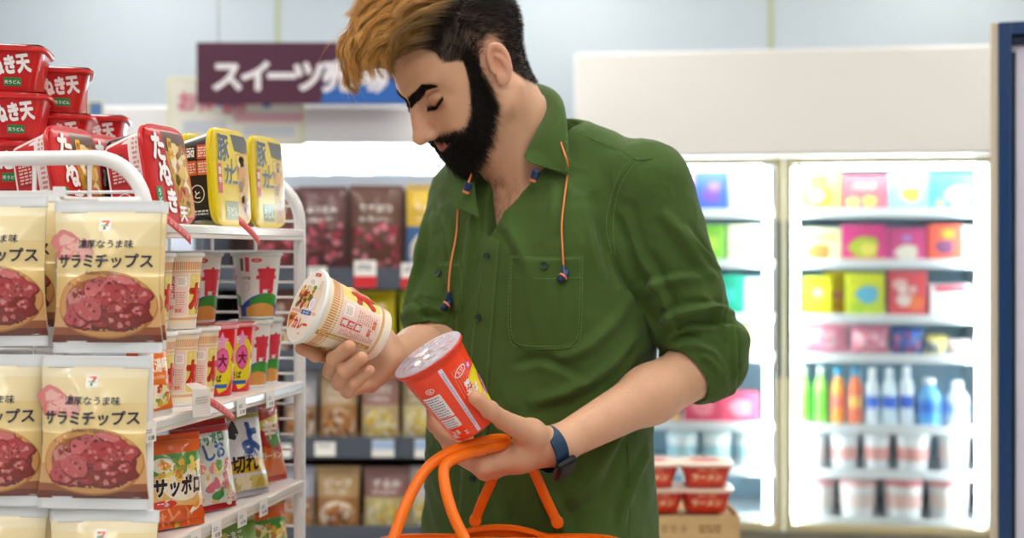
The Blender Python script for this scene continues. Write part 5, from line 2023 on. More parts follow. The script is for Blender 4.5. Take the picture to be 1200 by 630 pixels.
def yellow_bowl_art(a):
    yel, blk, white = ink('#f4d80e', 0.5), ink('#14130f', 0.5), ink('#ffffff', 0.5)
    p = Print()
    p.rect(0.003, -a * 0.9, 0.058, a * 0.9, ink('#11100e', 0.5), 0)
    for (x, y, c) in ((0.028, 0.034, '#171512'), (0.047, 0.034, '#d8503e'), (0.028, 0.012, '#d9603a'), (0.047, 0.012, '#e0704a')):
        p.rect(x - 0.0088, y - 0.010, x + 0.0088, y + 0.010, ink(c, 0.5), 2, 0.001)
        p.fine(x, y, 0.014, 0.015, 4, ink('#f6e2d6', 0.5), 3, int(y * 900))
    p.text('20', 0.028, 0.029, 0.012, white, 4, 0.02)
    p.fine(0.012, 0.024, 0.010, 0.05, 9, ink('#8a8478', 0.5), 2, 6)
    p.ell(0.036, -0.024, 0.0115, 0.0125, white, 2)
    p.ell(0.036, -0.024, 0.0102, 0.0112, ink('#11100e', 0.5), 3)
    p.text('と', 0.036, -0.030, 0.013, white, 4, 0.02)
    p.text('う', 0.017, -0.029, 0.011, white, 4, 0.02)
    p.fine(0.036, -0.050, 0.036, 0.008, 2, white, 2, 12)
    p.rect(0.056, -a * 0.9, 0.0605, a * 0.9, ink('#e9e2c8', 0.5), 3)
    l = Print()
    l.poly(rr_pts(0, 0, 2 * a, 2 * a, 0.016), yel, 0)
    l.poly([(0.000, a - 0.003), (a - 0.012, a - 0.003), (a - 0.003, a - 0.012), (a - 0.003, a - 0.030), (0.012, a - 0.026)], ink('#4a4a46', 0.5), 1)
    l.poly([(0.016, 0.034), (a - 0.003, 0.040), (a - 0.003, -a + 0.012), (a - 0.012, -a + 0.003), (0.022, -a + 0.003)], ink('#d9a72a', 0.5), 1)
    rg = random.Random(9)
    for i in range(34):
        l.blob(rg.uniform(0.026, a - 0.012), rg.uniform(-a + 0.012, 0.030), rg.uniform(.004, .010), ink(rg.choice(['#efc64a', '#c9882a', '#f4df8c', '#b5762c', '#e8a84c', '#8f6a3a']), 0.5), 2 + i % 3, 0.3, i, 12)
    nv = ink('#3a4a62', 0.5)
    for k, (ch, x, y, s) in enumerate((('豚', -0.030, 0.026, 0.040), ('カ', -0.016, -0.008, 0.032), ('レ', 0.006, 0.006, 0.026), ('ー', 0.008, -0.016, 0.024))):
        l.text(ch, x, y, s, nv, 7, 0.05, out=ink('#fbea62', 0.5), outb=0.05)
    l.rect(-0.052, -0.024, -0.038, 0.018, ink('#d23a4e', 0.5), 6, 0.002)
    for k, ch in enumerate('旨辛'):
        l.text(ch, -0.045, 0.004 - 0.014 * k, 0.011, white, 7, 0.03)
    l.rect(-0.030, -0.060, 0.016, -0.034, ink('#8a8f3a', 0.5), 5, 0.003)
    l.text('うどん', -0.007, -0.054, 0.014, ink('#fbf3b0', 0.5), 6, 0.04)
    return p.turned(), l.turned()

def aosa_cup_art():
    """white cup, blue and green swoosh, red brush character"""
    p = Print()
    W = 2 * PI * 0.041
    p.rect(-W / 2, 0.002, W / 2, 0.104, ink('#f3f5f4', 0.2), 0)
    for k in range(3):
        c = -W / 3 + k * W / 3
        p.poly([(c - 0.044, 0.020)] + [(c - 0.044 + 0.088 * i / 14, 0.020 + 0.022 * math.sin(PI * i / 18)) for i in range(15)] + [(c + 0.044, 0.004), (c - 0.044, 0.004)], ink('#2456b4', 0.2), 1)
        p.poly([(c - 0.020 + 0.064 * i / 10, 0.030 + 0.012 * math.sin(PI * i / 12)) for i in range(11)] + [(c + 0.044, 0.022), (c - 0.020, 0.020)], ink('#3f9a3a', 0.2), 2)
        p.poly([(c - 0.030 + 0.070 * i / 10, 0.018 + 0.008 * math.sin(PI * i / 10)) for i in range(11)] + [(c + 0.040, 0.004), (c - 0.030, 0.004)], ink('#e0a052', 0.2), 3)
        p.text('青', c + 0.014, 0.046, 0.044, ink('#e23a50', 0.2), 4, 0.05)
        p.text('さ', c + 0.004, 0.066, 0.014, ink('#e23a50', 0.2), 4, 0.03)
        p.ell(c - 0.006, 0.095, 0.009, 0.0035, ink('#e0303a', 0.2), 3)
        p.text('えび', c - 0.006, 0.0935, 0.0042, ink('#ffffff'), 4, 0.03)
        p.rect(c - 0.037, 0.078, c - 0.030, 0.098, ink('#5f7a6c', 0.2), 2)
        p.rect(c - 0.027, 0.076, c - 0.019, 0.100, ink('#d6586a', 0.2), 2)
        p.ell(c - 0.026, 0.052, 0.007, 0.007, ink('#b8bcbb'), 2)
        p.ell(c - 0.026, 0.052, 0.006, 0.006, ink('#f3f5f4', 0.2), 3)
        p.text('うす塩', c - 0.026, 0.064, 0.006, ink('#555a58'), 2, 0.02)
    return p

def kimchi_cup_art():
    p = Print()
    W = 2 * PI * 0.041
    p.rect(-W / 2, 0.002, W / 2, 0.104, ink('#e2202a', 0.3), 0)
    for k in range(3):
        c = -W / 3 + k * W / 3
        p.star(c, 0.046, 0.042, ink('#f4e428', 0.3), 1, 12, 0.74)
        p.star(c + 0.006, 0.082, 0.015, ink('#f0a8d0', 0.3), 3, 5, 0.5, 0.3)
        p.ell(c + 0.008, 0.054, 0.015, 0.019, ink('#d8388c', 0.3), 3)
        p.ell(c + 0.008, 0.054, 0.013, 0.017, ink('#ef6ab4', 0.3), 4)
        p.text('大', c + 0.008, 0.046, 0.020, ink('#8c1440', 0.3), 5, 0.06)
        p.text('焼そば', c - 0.012, 0.022, 0.012, ink('#2a241c', 0.3), 5, 0.04)
        p.text('キムチ', c - 0.014, 0.074, 0.013, ink('#ffffff', 0.3), 4, 0.04, rot=0.25)
        p.poly([(c - 0.02, 0.012), (c + 0.022, 0.012), (c + 0.022, 0.018), (c - 0.02, 0.018)], ink('#2f62b4', 0.3), 4)
    return p

def pouch_art(w, h, kind, seed=0):
    p = Print()
    g = 0.6
    W = w * 0.995 / 2
    rg = random.Random(seed)
    if kind == 'sapporo':
        p.rect(-W, .07 * h, W, .93 * h, ink('#f2c37a', g), 0)
        p.rect(-W, .80 * h, W, .93 * h, ink('#ee6a24', g), 1)
        p.poly([(-W, .55 * h), (W, .72 * h), (W, .80 * h), (-W, .80 * h)], ink('#4f9a4a', g), 1)
        p.ell(-0.20 * w, .68 * h, 0.17 * w, .085 * h, ink('#fbf6e4', g), 3)
        p.ell(-0.20 * w, .68 * h, 0.085 * w, .045 * h, ink('#f0a020', g), 4)
        p.ell(0.10 * w, .46 * h, 0.34 * w, .17 * h, ink('#fbf3dc', g), 2)
        for i in range(30):
            p.blob(rg.uniform(-.3, .4) * w, rg.uniform(.5, .74) * h, rg.uniform(.003, .007), ink(rg.choice(['#f4dc6a', '#e9b93c', '#fbf0b4', '#c98a3a', '#7aa848']), g), 3 + i % 3, .3, i, 11)
        p.text('サッポロ', 0.02 * w, .37 * h, 0.026, ink('#231c1a', g), 8, 0.06, width=.78 * w, out=ink('#ffffff', g), outb=.04)
        p.ell(-0.22 * w, .27 * h, 0.20 * w, .045 * h, ink('#dd3a2a', g), 6)
        p.text('一番', -0.22 * w, .255 * h, .009, ink('#ffffff', g), 7, .03)
        p.poly([(-W, .07 * h), (W, .07 * h), (W, .20 * h), (0, .25 * h), (-W, .17 * h)], ink('#e8601e', g), 2)
        for i in range(12):
            p.poly(rr_pts(rg.uniform(-.4, .4) * w, rg.uniform(.1, .18) * h, .02, .003, 0, rot=rg.uniform(0, 3)), ink('#f7a060', g), 3)
    elif kind == 'wedge':
        p.rect(-W, .07 * h, W, .93 * h, ink('#e2a55a', g), 0)
        p.rect(-W, .60 * h, W, .93 * h, ink('#70303a', g), 1)
        p.text('みそ', 0, .72 * h, .022, ink('#f2dc9a', g), 4, .05)
        p.rect(-W, .56 * h, W, .62 * h, ink('#f4ead8', g), 2)
        for i in range(24):
            p.blob(rg.uniform(-.4, .4) * w, rg.uniform(.12, .52) * h, rg.uniform(.004, .009), ink(rg.choice(['#f0cc7a', '#d88a3a', '#f7e3ae', '#b0602c']), g), 3 + i % 3, .3, i, 11)
    elif kind == 'shio':
        p.rect(-W, .07 * h, W, .93 * h, ink('#dfe7e4', g), 0)
        p.rect(-W, .07 * h, -.30 * w, .93 * h, ink('#c9202c', g), 1)
        p.rect(-W, .86 * h, W, .93 * h, ink('#cf2a34', g), 2)
        p.text('サッポロ', 0.05 * w, .74 * h, .017, ink('#2f9a6a', g), 6, .05, width=.55 * w, rot=.1)
        p.text('しお', 0.10 * w, .58 * h, .026, ink('#3f6fb0', g), 6, .05, rot=.1)
        for i in range(34):
            p.blob(rg.uniform(-.22, .44) * w, rg.uniform(.10, .50) * h, rg.uniform(.004, .009), ink(rg.choice(['#f4e2a6', '#e6bd86', '#d77a8a', '#fbf4d8', '#7fae5a', '#e59aa0']), g), 3 + i % 3, .3, i, 11)
        p.ell(0.1 * w, .16 * h, .1 * w, .05 * h, ink('#3f9a4a', g), 7)
    elif kind == 'udon':
        p.rect(-W, .07 * h, W, .93 * h, ink('#e8ecf2', g), 0)
        p.poly([(-.34 * w, .70 * h), (-.05 * w, .88 * h), (-.02 * w, .72 * h), (-.14 * w, .64 * h)], ink('#24242a', g), 2)
        p.text('よ', 0.16 * w, .50 * h, .052, ink('#2a4f9c', g), 4, .07)
        p.text('うどん', 0.12 * w, .44 * h, .012, ink('#2a4f9c', g), 4, .04)
        p.rect(-W, .26 * h, W, .41 * h, ink('#e8c030', g), 3)
        p.text('切れ', -0.02 * w, .29 * h, .026, ink('#1a1814', g), 5, .05)
        p.rect(-W, .07 * h, W, .22 * h, ink('#e0d27a', g), 2)
        p.rect(-W, .88 * h, W, .93 * h, ink('#c8c24a', g), 2)
        for i in range(12):
            p.blob(rg.uniform(-.4, .4) * w, rg.uniform(.09, .2) * h, rg.uniform(.004, .008), ink(rg.choice(['#fbf3cf', '#d8b44a']), g), 3 + i % 3, .3, i, 11)
    elif kind == 'spicy':
        p.rect(-W, .07 * h, W, .93 * h, ink('#c9302c', g), 0)
        p.poly([(-W, .07 * h), (W, .07 * h), (W, .3 * h), (-W, .5 * h)], ink('#e8742c', g), 1)
        p.poly([(0.0, .4 * h), (W, .5 * h), (W, .66 * h), (-.1 * w, .55 * h)], ink('#4f9a4a', g), 2)
        p.poly([(-W, .6 * h), (W, .75 * h), (W, .84 * h), (-W, .72 * h)], ink('#f0dc4a', g), 2)
        p.text('辛', 0, .55 * h, .03, ink('#fff4e0', g), 5, .06)
        p.text('ラーメン', 0, .28 * h, .014, ink('#fff4e0', g), 5, .04)
    elif kind == 'egg':
        p.rect(-W, .07 * h, W, .93 * h, ink('#f0d02a', g), 0)
        p.ell(0, .5 * h, .36 * w, .24 * h, ink('#fbf6e4', g), 2)
        p.ell(.02 * w, .5 * h, .18 * w, .13 * h, ink('#f09a20', g), 3)
        p.rect(-W, .74 * h, W, .93 * h, ink('#7aa83a', g), 1)
        p.text('たまご', 0, .78 * h, .012, ink('#ffffff', g), 4, .04)
        p.rect(-W, .07 * h, W, .24 * h, ink('#d8742c', g), 1)
    elif kind == 'lime':
        p.rect(-W, .07 * h, W, .93 * h, ink('#b9c832', g), 0)
        p.rect(-W, .70 * h, W, .93 * h, ink('#e8dc4a', g), 1)
        p.text('冷やし', 0, .78 * h, .018, ink('#2a6a34', g), 4, .05)
        p.ell(0, .42 * h, .38 * w, .2 * h, ink('#f2e6b0', g), 2)
        for i in range(20):
            p.blob(rg.uniform(-.3, .3) * w, rg.uniform(.3, .54) * h, rg.uniform(.004, .008), ink(rg.choice(['#f7e9a0', '#e0bc4a', '#7aa848', '#e07a5a']), g), 3 + i % 3, .3, i, 11)
    elif kind == 'orange':
        p.rect(-W, .07 * h, W, .93 * h, ink('#ef7a22', g), 0)
        p.rect(-W, .90 * h, W, .93 * h, ink('#2a2622', g), 1)
        p.text('もちもち', 0, .80 * h, .010, ink('#fff2e0', g), 4, .03)
        p.text('食感', 0, .72 * h, .012, ink('#fff2e0', g), 4, .03)
        p.text('東京湯麺', 0, .50 * h, .018, ink('#fff2e0', g), 4, .05, width=.85 * w)
        p.fine(0, .43 * h, .8 * w, .04 * h, 3, ink('#ffdcb8', g), 3, 3)
        p.ell(0, .22 * h, .42 * w, .13 * h, ink('#f6ebd2', g), 2)
        for i in range(26):
            p.blob(rg.uniform(-.34, .34) * w, rg.uniform(.13, .31) * h, rg.uniform(.002, .005), ink(rg.choice(['#f4dc6a', '#e9b93c', '#c94a3a', '#6aa84a', '#fbf0b4']), g), 3 + i % 3, .3, i, 11)
    return p
# ---------------------------------------------------------------- the near shelf unit
G0 = Vector((-0.4514, 1.75, 0))
_g = Vector((0.203, 1.0, 0)).normalized()
_n = Vector((_g.y, -_g.x, 0))
GL, GD = 0.548, 0.40
Z1, Z2, Z3, Z4 = 1.355, 1.112, 0.955, 0.79
ZTOP = 1.437

def G(s, o, z):
    return G0 + _g * s + _n * o + Vector((0, 0, z))

def s_at(px, o=0.0):
    t = (px - CX) / F_PX
    b = G0 + _n * o
    return (t * b.y - b.x) / (_g.x - t * _g.y)

def upright(p, front, up=(0, 0, 1)):
    """Package frame: local -y = front, local z = up."""
    z = Vector(up).normalized()
    f = Vector(front)
    y = -(f - z * f.dot(z)).normalized()
    x = y.cross(z)
    M4 = Matrix((x, y, z)).transposed().to_4x4()
    M4.translation = Vector(p)
    return M4

def lying(p, lid_dir, side_dir):
    """Bowl frame: local z = lid normal, local -y = the printed side; p = centre of the bowl's base edge."""
    return upright(p, side_dir, lid_dir)

def build_gondola(M):
    wm = mat('white_enamel', '#f3f5f8', 0.3, coat=0.2)
    rail = mat('ivory_rail', '#f1ece4', 0.35)
    R = empty('shelf_unit', 'white wire-ended shelf unit stocked with instant noodles and salami chips', 'shelf', (G0.x, G0.y, 0))
    R.location = (0, 0, 0)
    def panel(s, name, cols):
        o0, o1 = 0.001, -0.62 if s < 0.1 else -GD - 0.01
        r = 0.07
        pts = [G(s, o0, 0.03), G(s, o0, 0.5), G(s, o0, ZTOP - r)]
        for k in range(1, 9):
            a = PI / 2 * k / 8
            pts.append(G(s, o0 - r + r * math.cos(a), ZTOP - r + r * math.sin(a)))
        pts += [G(s, -0.3, ZTOP), G(s, o1 + r, ZTOP)]
        for k in range(1, 9):
            a = PI / 2 * k / 8
            pts.append(G(s, o1 + r - r * math.sin(a), ZTOP - r + r * math.cos(a)))
        pts += [G(s, o1, 0.5), G(s, o1, 0.03)]
        mb = MB()
        mb.tube(pts, 0.0095, wm, 12)
        fr = mb.build(name, R)
        mb = MB()
        z = 0.12
        while z < ZTOP - 0.03:
            e = 0.0
            if z > ZTOP - r:
                e = r - math.sqrt(max(0, r * r - (z - ZTOP + r) ** 2))
            mb.tube([G(s, o0 - e, z), G(s, o1 + e, z)], 0.0024, wm, 6)
            z += 0.0245
        k = 1
        while o0 - k * cols > o1:
            mb.tube([G(s, o0 - k * cols, 0.10), G(s, o0 - k * cols, ZTOP)], 0.0028, wm, 6)
            k += 1
        mb.build('wire_grid', fr)
        return fr
    panel(0.0, 'end_panel', 0.075)
    panel(GL, 'end_panel', 0.075)
    # hanging bars for the bags on the end
    for z, k in ((1.383, 0), (1.188, 1), (1.001, 2)):
        mb = MB()
        mb.tube([G(-0.012, 0.0, z), G(-0.012, -0.60, z)], 0.0045, wm, 8)
        for o in (-0.055, -0.225, -0.39):
            mb.tube([G(-0.012, o, z), G(-0.10, o, z), G(-0.108, o, z + 0.006)], 0.0028, wm, 8)
            mb.box(G(-0.108, o, z + 0.007), (0.013, 0.006, 0.012), wm)
        mb.build('bag_hook', R)
    # shelves
    tagm, tagi, tagb = mat('price_card', '#fafaf6', 0.4), ink('#9aa6c8'), ink('#2a2e3a')
    ang = math.atan2(_n.y, _n.x)
    Rz = Matrix.Rotation(ang, 3, 'Z')
    def shelf(z, name='shelf'):
        mb = MB()
        mb.box(G(GL / 2, -GD / 2, z - 0.006), (GD, GL - 0.02, 0.012), wm, Rz)
        mb.box(G(GL / 2, 0.004, z - 0.008), (0.012, GL - 0.016, 0.018), rail, Rz)
        mb.box(G(GL / 2, 0.0105, z - 0.006), (0.002, GL - 0.016, 0.010), mat('clear_rail', '#e6ebe8', 0.12, coat=0.5), Rz)
        return mb.build(name, R, bevel=0.001, angle=35)
    def cards(sh, z, px_list, big=()):
        for i, px in enumerate(px_list):
            s = s_at(px, 0.014)
            mb = MB()
            w, h = 0.032, 0.026
            Mx = upright(G(s, 0.0135, z - 0.024), _n)
            f = lambda u, v, hh=0.0: Mx @ Vector((u, -0.0006 - hh - 0.02 * (v > 0.9) * 0, v))
            mb.add([f(-w / 2, 0), f(w / 2, 0), f(w / 2, h), f(-w / 2, h), f(-w / 2, 0, -.0008), f(w / 2, 0, -.0008), f(w / 2, h, -.0008), f(-w / 2, h, -.0008)], [(0, 1, 2, 3), (7, 6, 5, 4), (0, 4, 5, 1), (1, 5, 6, 2), (2, 6, 7, 3), (3, 7, 4, 0)], tagm)
            p = Print()
            p.fine(-0.003, 0.014, 0.016, 0.006, 2, tagi, 1, i + int(z * 100))
            p.text('￥%d' % (138 + 20 * ((i * 7 + int(z * 50)) % 6)), 0.002, 0.003, 0.0070, tagb, 1, 0.02)
            p.wrap(mb, lambda u, v, hh: f(u, v, hh), 0, 0)
            mb.build('price_card', sh, smooth=False)
    def talker(sh, px, z, l=0.05):
        s = s_at(px, 0.02)
        red = mat('red_translucent_strip', '#ec6a6c', 0.3, alpha=0.85)
        Mx = upright(G(s, 0.016, z - 0.002), _n)
        mb = MB()
        pts = []
        nU = 8
        vs, fs = [], []
        for k in range(nU + 1):
            t = k / nU
            x, yv, zz = -0.008 + 0.055 * t * (l / 0.05), -0.002 - 0.012 * math.sin(t * 1.4), 0.006 - 0.030 * t
            for e in (0, 1):
                for q in (0, 1):
                    vs.append(Mx @ Vector((x, yv - 0.0006 * q, zz + 0.011 * e)))
        for k in range(nU):
            a = k * 4
            for (i, j) in ((0, 2), (2, 3), (3, 1), (1, 0)):
                fs.append((a + i, a + j, a + 4 + j, a + 4 + i))
        mb.add(vs, fs, red)
        p = Print()
        for j in range(5):
            p.fine(0.006 + 0.008 * j, 0.0, 0.006, 0.006, 2, ink('#f3c0c0'), 1, j)
        p.wrap(mb, lambda u, v, hh: Mx @ Vector((u, -0.0027 - hh - 0.012 * math.sin(max(0, (u + 0.008) / 0.055) * 1.4), v + 0.0115 - 0.030 * (u + 0.008) / 0.055)), 0.01, 0)
        mb.build('promo_strip', sh, angle=None)
    s1 = shelf(Z1)
    talker(s1, 196, Z1)
    talker(s1, 284, Z1, 0.042)
    s2 = shelf(Z2)
    cards(s2, Z2, (176, 283, 317))
    talker(s2, 250, Z2)
    # folded white price holder standing on the second shelf's rail
    mb = MB()
    Mx = upright(G(s_at(232, 0.03), 0.02, Z2 + 0.010), _n)
    hp = mat('holder_white', '#f1f1ee', 0.25, coat=0.3)
    for (a, b) in (((-0.024, 0.030), (-0.026, 0.004)), ((-0.024, 0.030), (0.030, 0.034)),):
        pass
    def quadbox(P4, th):
        n = (P4[1] - P4[0]).cross(P4[3] - P4[0]).normalized() * th
        v = [Mx @ p for p in P4] + [Mx @ (p + n) for p in P4]
        mb.add(v, [(0, 1, 2, 3), (7, 6, 5, 4), (0, 4, 5, 1), (1, 5, 6, 2), (2, 6, 7, 3), (3, 7, 4, 0)], hp)
    quadbox([Vector((-0.040, -0.020, -0.010)), Vector((-0.005, -0.028, -0.012)), Vector((-0.005, -0.028, 0.022)), Vector((-0.040, -0.020, 0.024))], 0.001)
    quadbox([Vector((-0.040, -0.020, 0.024)), Vector((-0.005, -0.028, 0.022)), Vector((0.030, 0.004, 0.026)), Vector((-0.006, 0.006, 0.028))], 0.001)
    quadbox([Vector((-0.005, -0.028, -0.012)), Vector((0.030, 0.004, -0.006)), Vector((0.030, 0.004, 0.026)), Vector((-0.005, -0.028, 0.022))], 0.001)
    p = Print()
    p.fine(-0.022, 0.010, 0.028, 0.010, 3, ink('#c9c3bd'), 1, 3)
    p.wrap(mb, lambda u, v, hh: Mx @ Vector((u, -0.0250 - 0.228 * (u + 0.022) * 1.0 - hh - 0.001, v)), 0, 0)
    mb.build('price_holder', s2, angle=20)
    s3 = shelf(Z3)
    cards(s3, Z3, (196, 230, 254, 284, 309))
    s4 = shelf(Z4)
    mb = MB()
    mb.box(G(GL / 2, -GD / 2 + 0.01, 0.07), (GD + 0.02, GL, 0.14), mat('plinth_grey', '#c9cbd0', 0.5), Rz)
    mb.build('plinth', R, bevel=0.003)
    mb = MB()
    mb.box(G(GL / 2, -GD - 0.006, 0.78), (0.010, GL - 0.03, 1.28), mat('back_board', '#c8c6c4', 0.5), Rz)
    mb.build('back_panel', R)
    return R

def build_near_goods(M):
    gcream = ink('#efe0b8', 0.5)
    sealm = mat('seal_film', '#e9eff4', 0.25, coat=0.4)
    # ---- salami chip bags on the end hooks ------------------------------------------------
    w, h = 0.129, 0.176
    proto = make_pouch('snack_bag', 'x', 'snack bag', w, h, 0.040, salami_art(w, h), gcream, gcream, sealm, seed=3, group='salami chip bags on the end hooks', crink=0.0021)
    face = Vector((-0.06, -1, 0.0))
    spots = [
        (126, 235, 1.645, 0.00, 'cream salami chips bag nearest the camera, top row, right-hand hook'),
        (133, 236, 1.690, -0.03, 'salami chips bag showing only its right edge behind the front top-row bag'),
        (-8, 229, 1.660, 0.05, 'salami chips bag cut by the left picture edge, front of the top row'),
        (6, 223, 1.710, 0.04, 'salami chips bag half hidden behind the top-left front bag'),
        (109, 417, 1.640, 0.02, 'cream salami chips bag in full view, front of the middle row'),
        (-12, 416, 1.655, 0.05, 'salami chips bag cut by the left picture edge, middle row'),
        (121, 598, 1.640, 0.00, 'salami chips bag of which only the top shows below the middle-row bag'),
        (-12, 592, 1.655, 0.06, 'salami chips bag top in the lower left corner of the picture'),
        (8, 590, 1.705, 0.03, 'salami chips bag behind the lower left corner bag'),
    ]
    for i, (px, py, y, yaw, lab) in enumerate(spots):
        top = P(px, py, y)
        f = Matrix.Rotation(yaw, 3, 'Z') @ face
        M4 = upright(top - Vector((0, 0, h)), f, (0.012 * math.sin(i * 2.1), 0.03, 1))
        if i == 0:
            proto['label'] = lab
            place(proto, M4)
        else:
            copy_tree(proto, lab, M4)
    # ---- red tempura-udon bowls on the top shelf -----------------------------------------------
    a0, a1, H = 0.049, 0.0605, 0.060
    sd, ld = red_bowl_art(a1)
    redm, redc = ink('#cf141b', 0.4), ink('#dc2a2a', 0.5)
    rb = make_square_bowl('noodle_bowl', 'x', 'noodle bowl', a0, a1, H, sd, ld, redm, redc, ink('#c8141a', 0.5), group='red udon bowls on the top shelf')
    first = [rb]
    def put(proto, M4, lab, used):
        if used:
            used.pop()
            proto['label'] = lab
            place(proto, M4)
            return proto
        return copy_tree(proto, lab, M4)
    # upright stacks at the back left; position = base centre
    camd = Vector((0.10, -1, 0)).normalized()
    y0 = 1.98
    for (px, py, y, yaw, lab) in (
            (2, 113, 1.93, 0.10, 'red udon bowl on top of the left-hand stack, highest on the shelf'),
            (4, 167, 1.93, 0.14, 'red udon bowl second from the top of the left-hand stack'),
            (0, 222, 1.93, 0.10, 'red udon bowl lowest of the left-hand stack, behind the white end wire'),
            (54, 135, 2.04, 0.22, 'red udon bowl on top of the stack behind the tilted bowls'),
            (58, 188, 2.04, 0.12, 'red udon bowl under the stack top behind the tilted bowls'),
            (102, 186, 2.20, 0.12, 'red udon bowl whose dark red lid edge shows above the tilted bowls')):
        b = P(px, py, y)
        f = Matrix.Rotation(yaw, 3, 'Z') @ camd
        put(rb, upright(b, f), lab, first)
    sd2 = white_red_side(a1)
    rb2 = make_square_bowl('noodle_bowl', 'x', 'noodle bowl', a0, a1, H, sd2, ld, ink('#efe6e4', 0.4), redc, ink('#c8141a', 0.5), group='red udon bowls on the top shelf')
    first = [rb2]
    def tilted(proto, used, s, o, tilt, lab, yaw=0.0, z=Z1 + 0.001, sc=1.0):
        """bowl standing on its edge, lid facing the aisle and leaning back"""
        n = Matrix.Rotation(yaw, 3, 'Z') @ _n
        lid = (n * math.cos(tilt) + Vector((0, 0, 1)) * math.sin(tilt)).normalized()
        up = (Vector((0, 0, 1)) * math.cos(tilt) - n * math.sin(tilt)).normalized()
        edge = G(s, o, z)                 # lowest lid edge, midpoint
        c = edge + up * (a1 + 0.005) * sc - lid * H * sc
        # keep the lower back corner off the shelf
        low = (c - up * (a0 + 0.001) * sc).z
        if low < z:
            c.z += z - low
        M4 = Matrix.Identity(4)
        side = -(Matrix.Rotation(yaw, 3, 'Z') @ _g)
        M4 = upright(c, side, lid)
        # local x must run upward so that lid lettering stands
        x = M4.to_3x3() @ Vector((1, 0, 0))
        return put(proto, M4 @ Matrix.Scale(sc, 4), lab, used)
    tilted(rb2, first, 0.100, -0.005, 0.17, 'red udon bowl leaning at the front of the top shelf beside the yellow bowls')
    tilted(rb2, first, 0.100, -0.135, 0.17, 'red udon bowl leaning just behind the curved white end rail')
    tilted(rb2, first, 0.230, -0.150, 0.17, 'red udon bowl leaning between the two other tilted red ones, lid half covered')
    # ---- yellow curry-udon bowls ---------------------------------------------------------
    a0, a1, H = 0.053, 0.065, 0.060
    sdy, ldy = yellow_bowl_art(a1)
    yb = make_square_bowl('noodle_bowl', 'x', 'noodle bowl', a0, a1, H, sdy, ldy, ink('#12110f', 0.5), ink('#e8d21a', 0.5), ink('#efd40f', 0.5), group='yellow curry udon bowls on the top shelf')
    first = [yb]
    tilted(yb, first, 0.285, -0.004, 0.06, 'yellow curry udon bowl showing its black side, front of the top shelf')
    tilted(yb, first, 0.428, -0.004, 0.05, 'yellow curry udon bowl at the far front corner of the top shelf')
    tilted(yb, first, 0.365, -0.080, 0.06, 'yellow curry udon bowl behind the one with the black side')
    tilted(yb, first, 0.232, -0.082, 0.04, 'yellow curry udon bowl showing its top behind the front red bowl')
    # ---- cups on the second shelf ---------------------------------------------------------
    wht = mat('white_card', '#f4f1ec', 0.4)
    foam = mat('foam_white', '#eef2f0', 0.35)
    SCL = Matrix.Diagonal((0.80, 0.80, 0.955, 1))
    SLO = Matrix.Diagonal((0.665, 0.665, 0.955, 1))
    cc = make_cup('noodle_cup', 'x', 'noodle cup', 0.0345, 0.0465, 0.107, curry_cup_art(), curry_lid_art(), wht, foam, wht, group='cream curry noodle cups on the second shelf')
    ao = make_cup('noodle_cup', 'x', 'noodle cup', 0.0335, 0.0470, 0.107, aosa_cup_art(), busy_lid_art(0.048, '#dfe9e4', ('#3f9a6a', '#f4f6f4', '#8fc4aa', '#e23a50', '#c9d8d2'), 5), foam, ink('#dfe6e3', 0.4), ink('#e3ece8', 0.4), group='white noodle cups with red brush lettering')
    ki = make_cup('noodle_cup', 'x', 'noodle cup', 0.0335, 0.0470, 0.107, kimchi_cup_art(), busy_lid_art(0.048, '#d9303a', ('#f4e428', '#f0a8d0', '#ffffff', '#8c1440', '#f07a7a'), 6), ink('#d81f28', 0.3), ink('#e8a0a8', 0.4), ink('#e06a70', 0.4), group='red and yellow noodle cups on the second shelf')
    T1, T2 = Z2 + 0.0005, Z2 + 0.0005 + 0.104
    def cupM(s, o, z, yaw):
        a = math.atan2(_n.y, _n.x) + yaw
        return Matrix.Translation(G(s, o, z)) @ Matrix.Rotation(a, 4, 'Z') @ (SCL if z > T1 + 0.01 else SLO)
    uc, ua, uk = [cc], [ao], [ki]
    put(cc, cupM(0.180, -0.042, T1, -1.30), 'cream curry noodle cup at the near end of the lower layer', uc)
    put(cc, cupM(0.247, -0.042, T1, -1.25), 'cream curry noodle cup beside the red cups, lower layer', uc)
    put(cc, cupM(s_at(205, -.042), -0.042, T2, -1.20), 'cream curry noodle cup on the upper layer beside the salami bag', uc)
    put(cc, cupM(s_at(205, -.042) - 0.084, -0.045, T2, -1.1), 'cream curry noodle cup mostly hidden behind the top salami bag edge', uc)
    put(cc, cupM(0.113, -0.045, T1, -1.1), 'cream curry noodle cup hidden behind the orange packet', uc)
    put(ki, cupM(0.314, -0.042, T1, -1.0), 'red noodle cup with yellow burst beside the cream cups', uk)
    put(ki, cupM(0.381, -0.042, T1, -0.9), 'red noodle cup with yellow burst beside the white cups', uk)
    put(ao, cupM(0.448, -0.042, T1, -0.85), 'white noodle cup beside the red cups, lower layer', ua)
    put(ao, cupM(0.509, -0.046, T1, -0.8), 'white noodle cup at the far end of the lower layer', ua)
    put(ao, cupM(s_at(230, -.085), -0.085, T2, -0.75), 'white noodle cup on the upper layer beside the cream cup', ua)
    put(ao, cupM(s_at(301, -.042), -0.042, T2, -1.05), 'white noodle cup standing alone at the far end of the upper layer', ua)
    put(ao, cupM(0.430, -0.150, T2, -0.7), 'white noodle cup set back in the shade of the upper layer', ua)
    put(ao, cupM(0.430, -0.140, T1, -0.7), 'white noodle cup in the back row under the shaded one', ua)
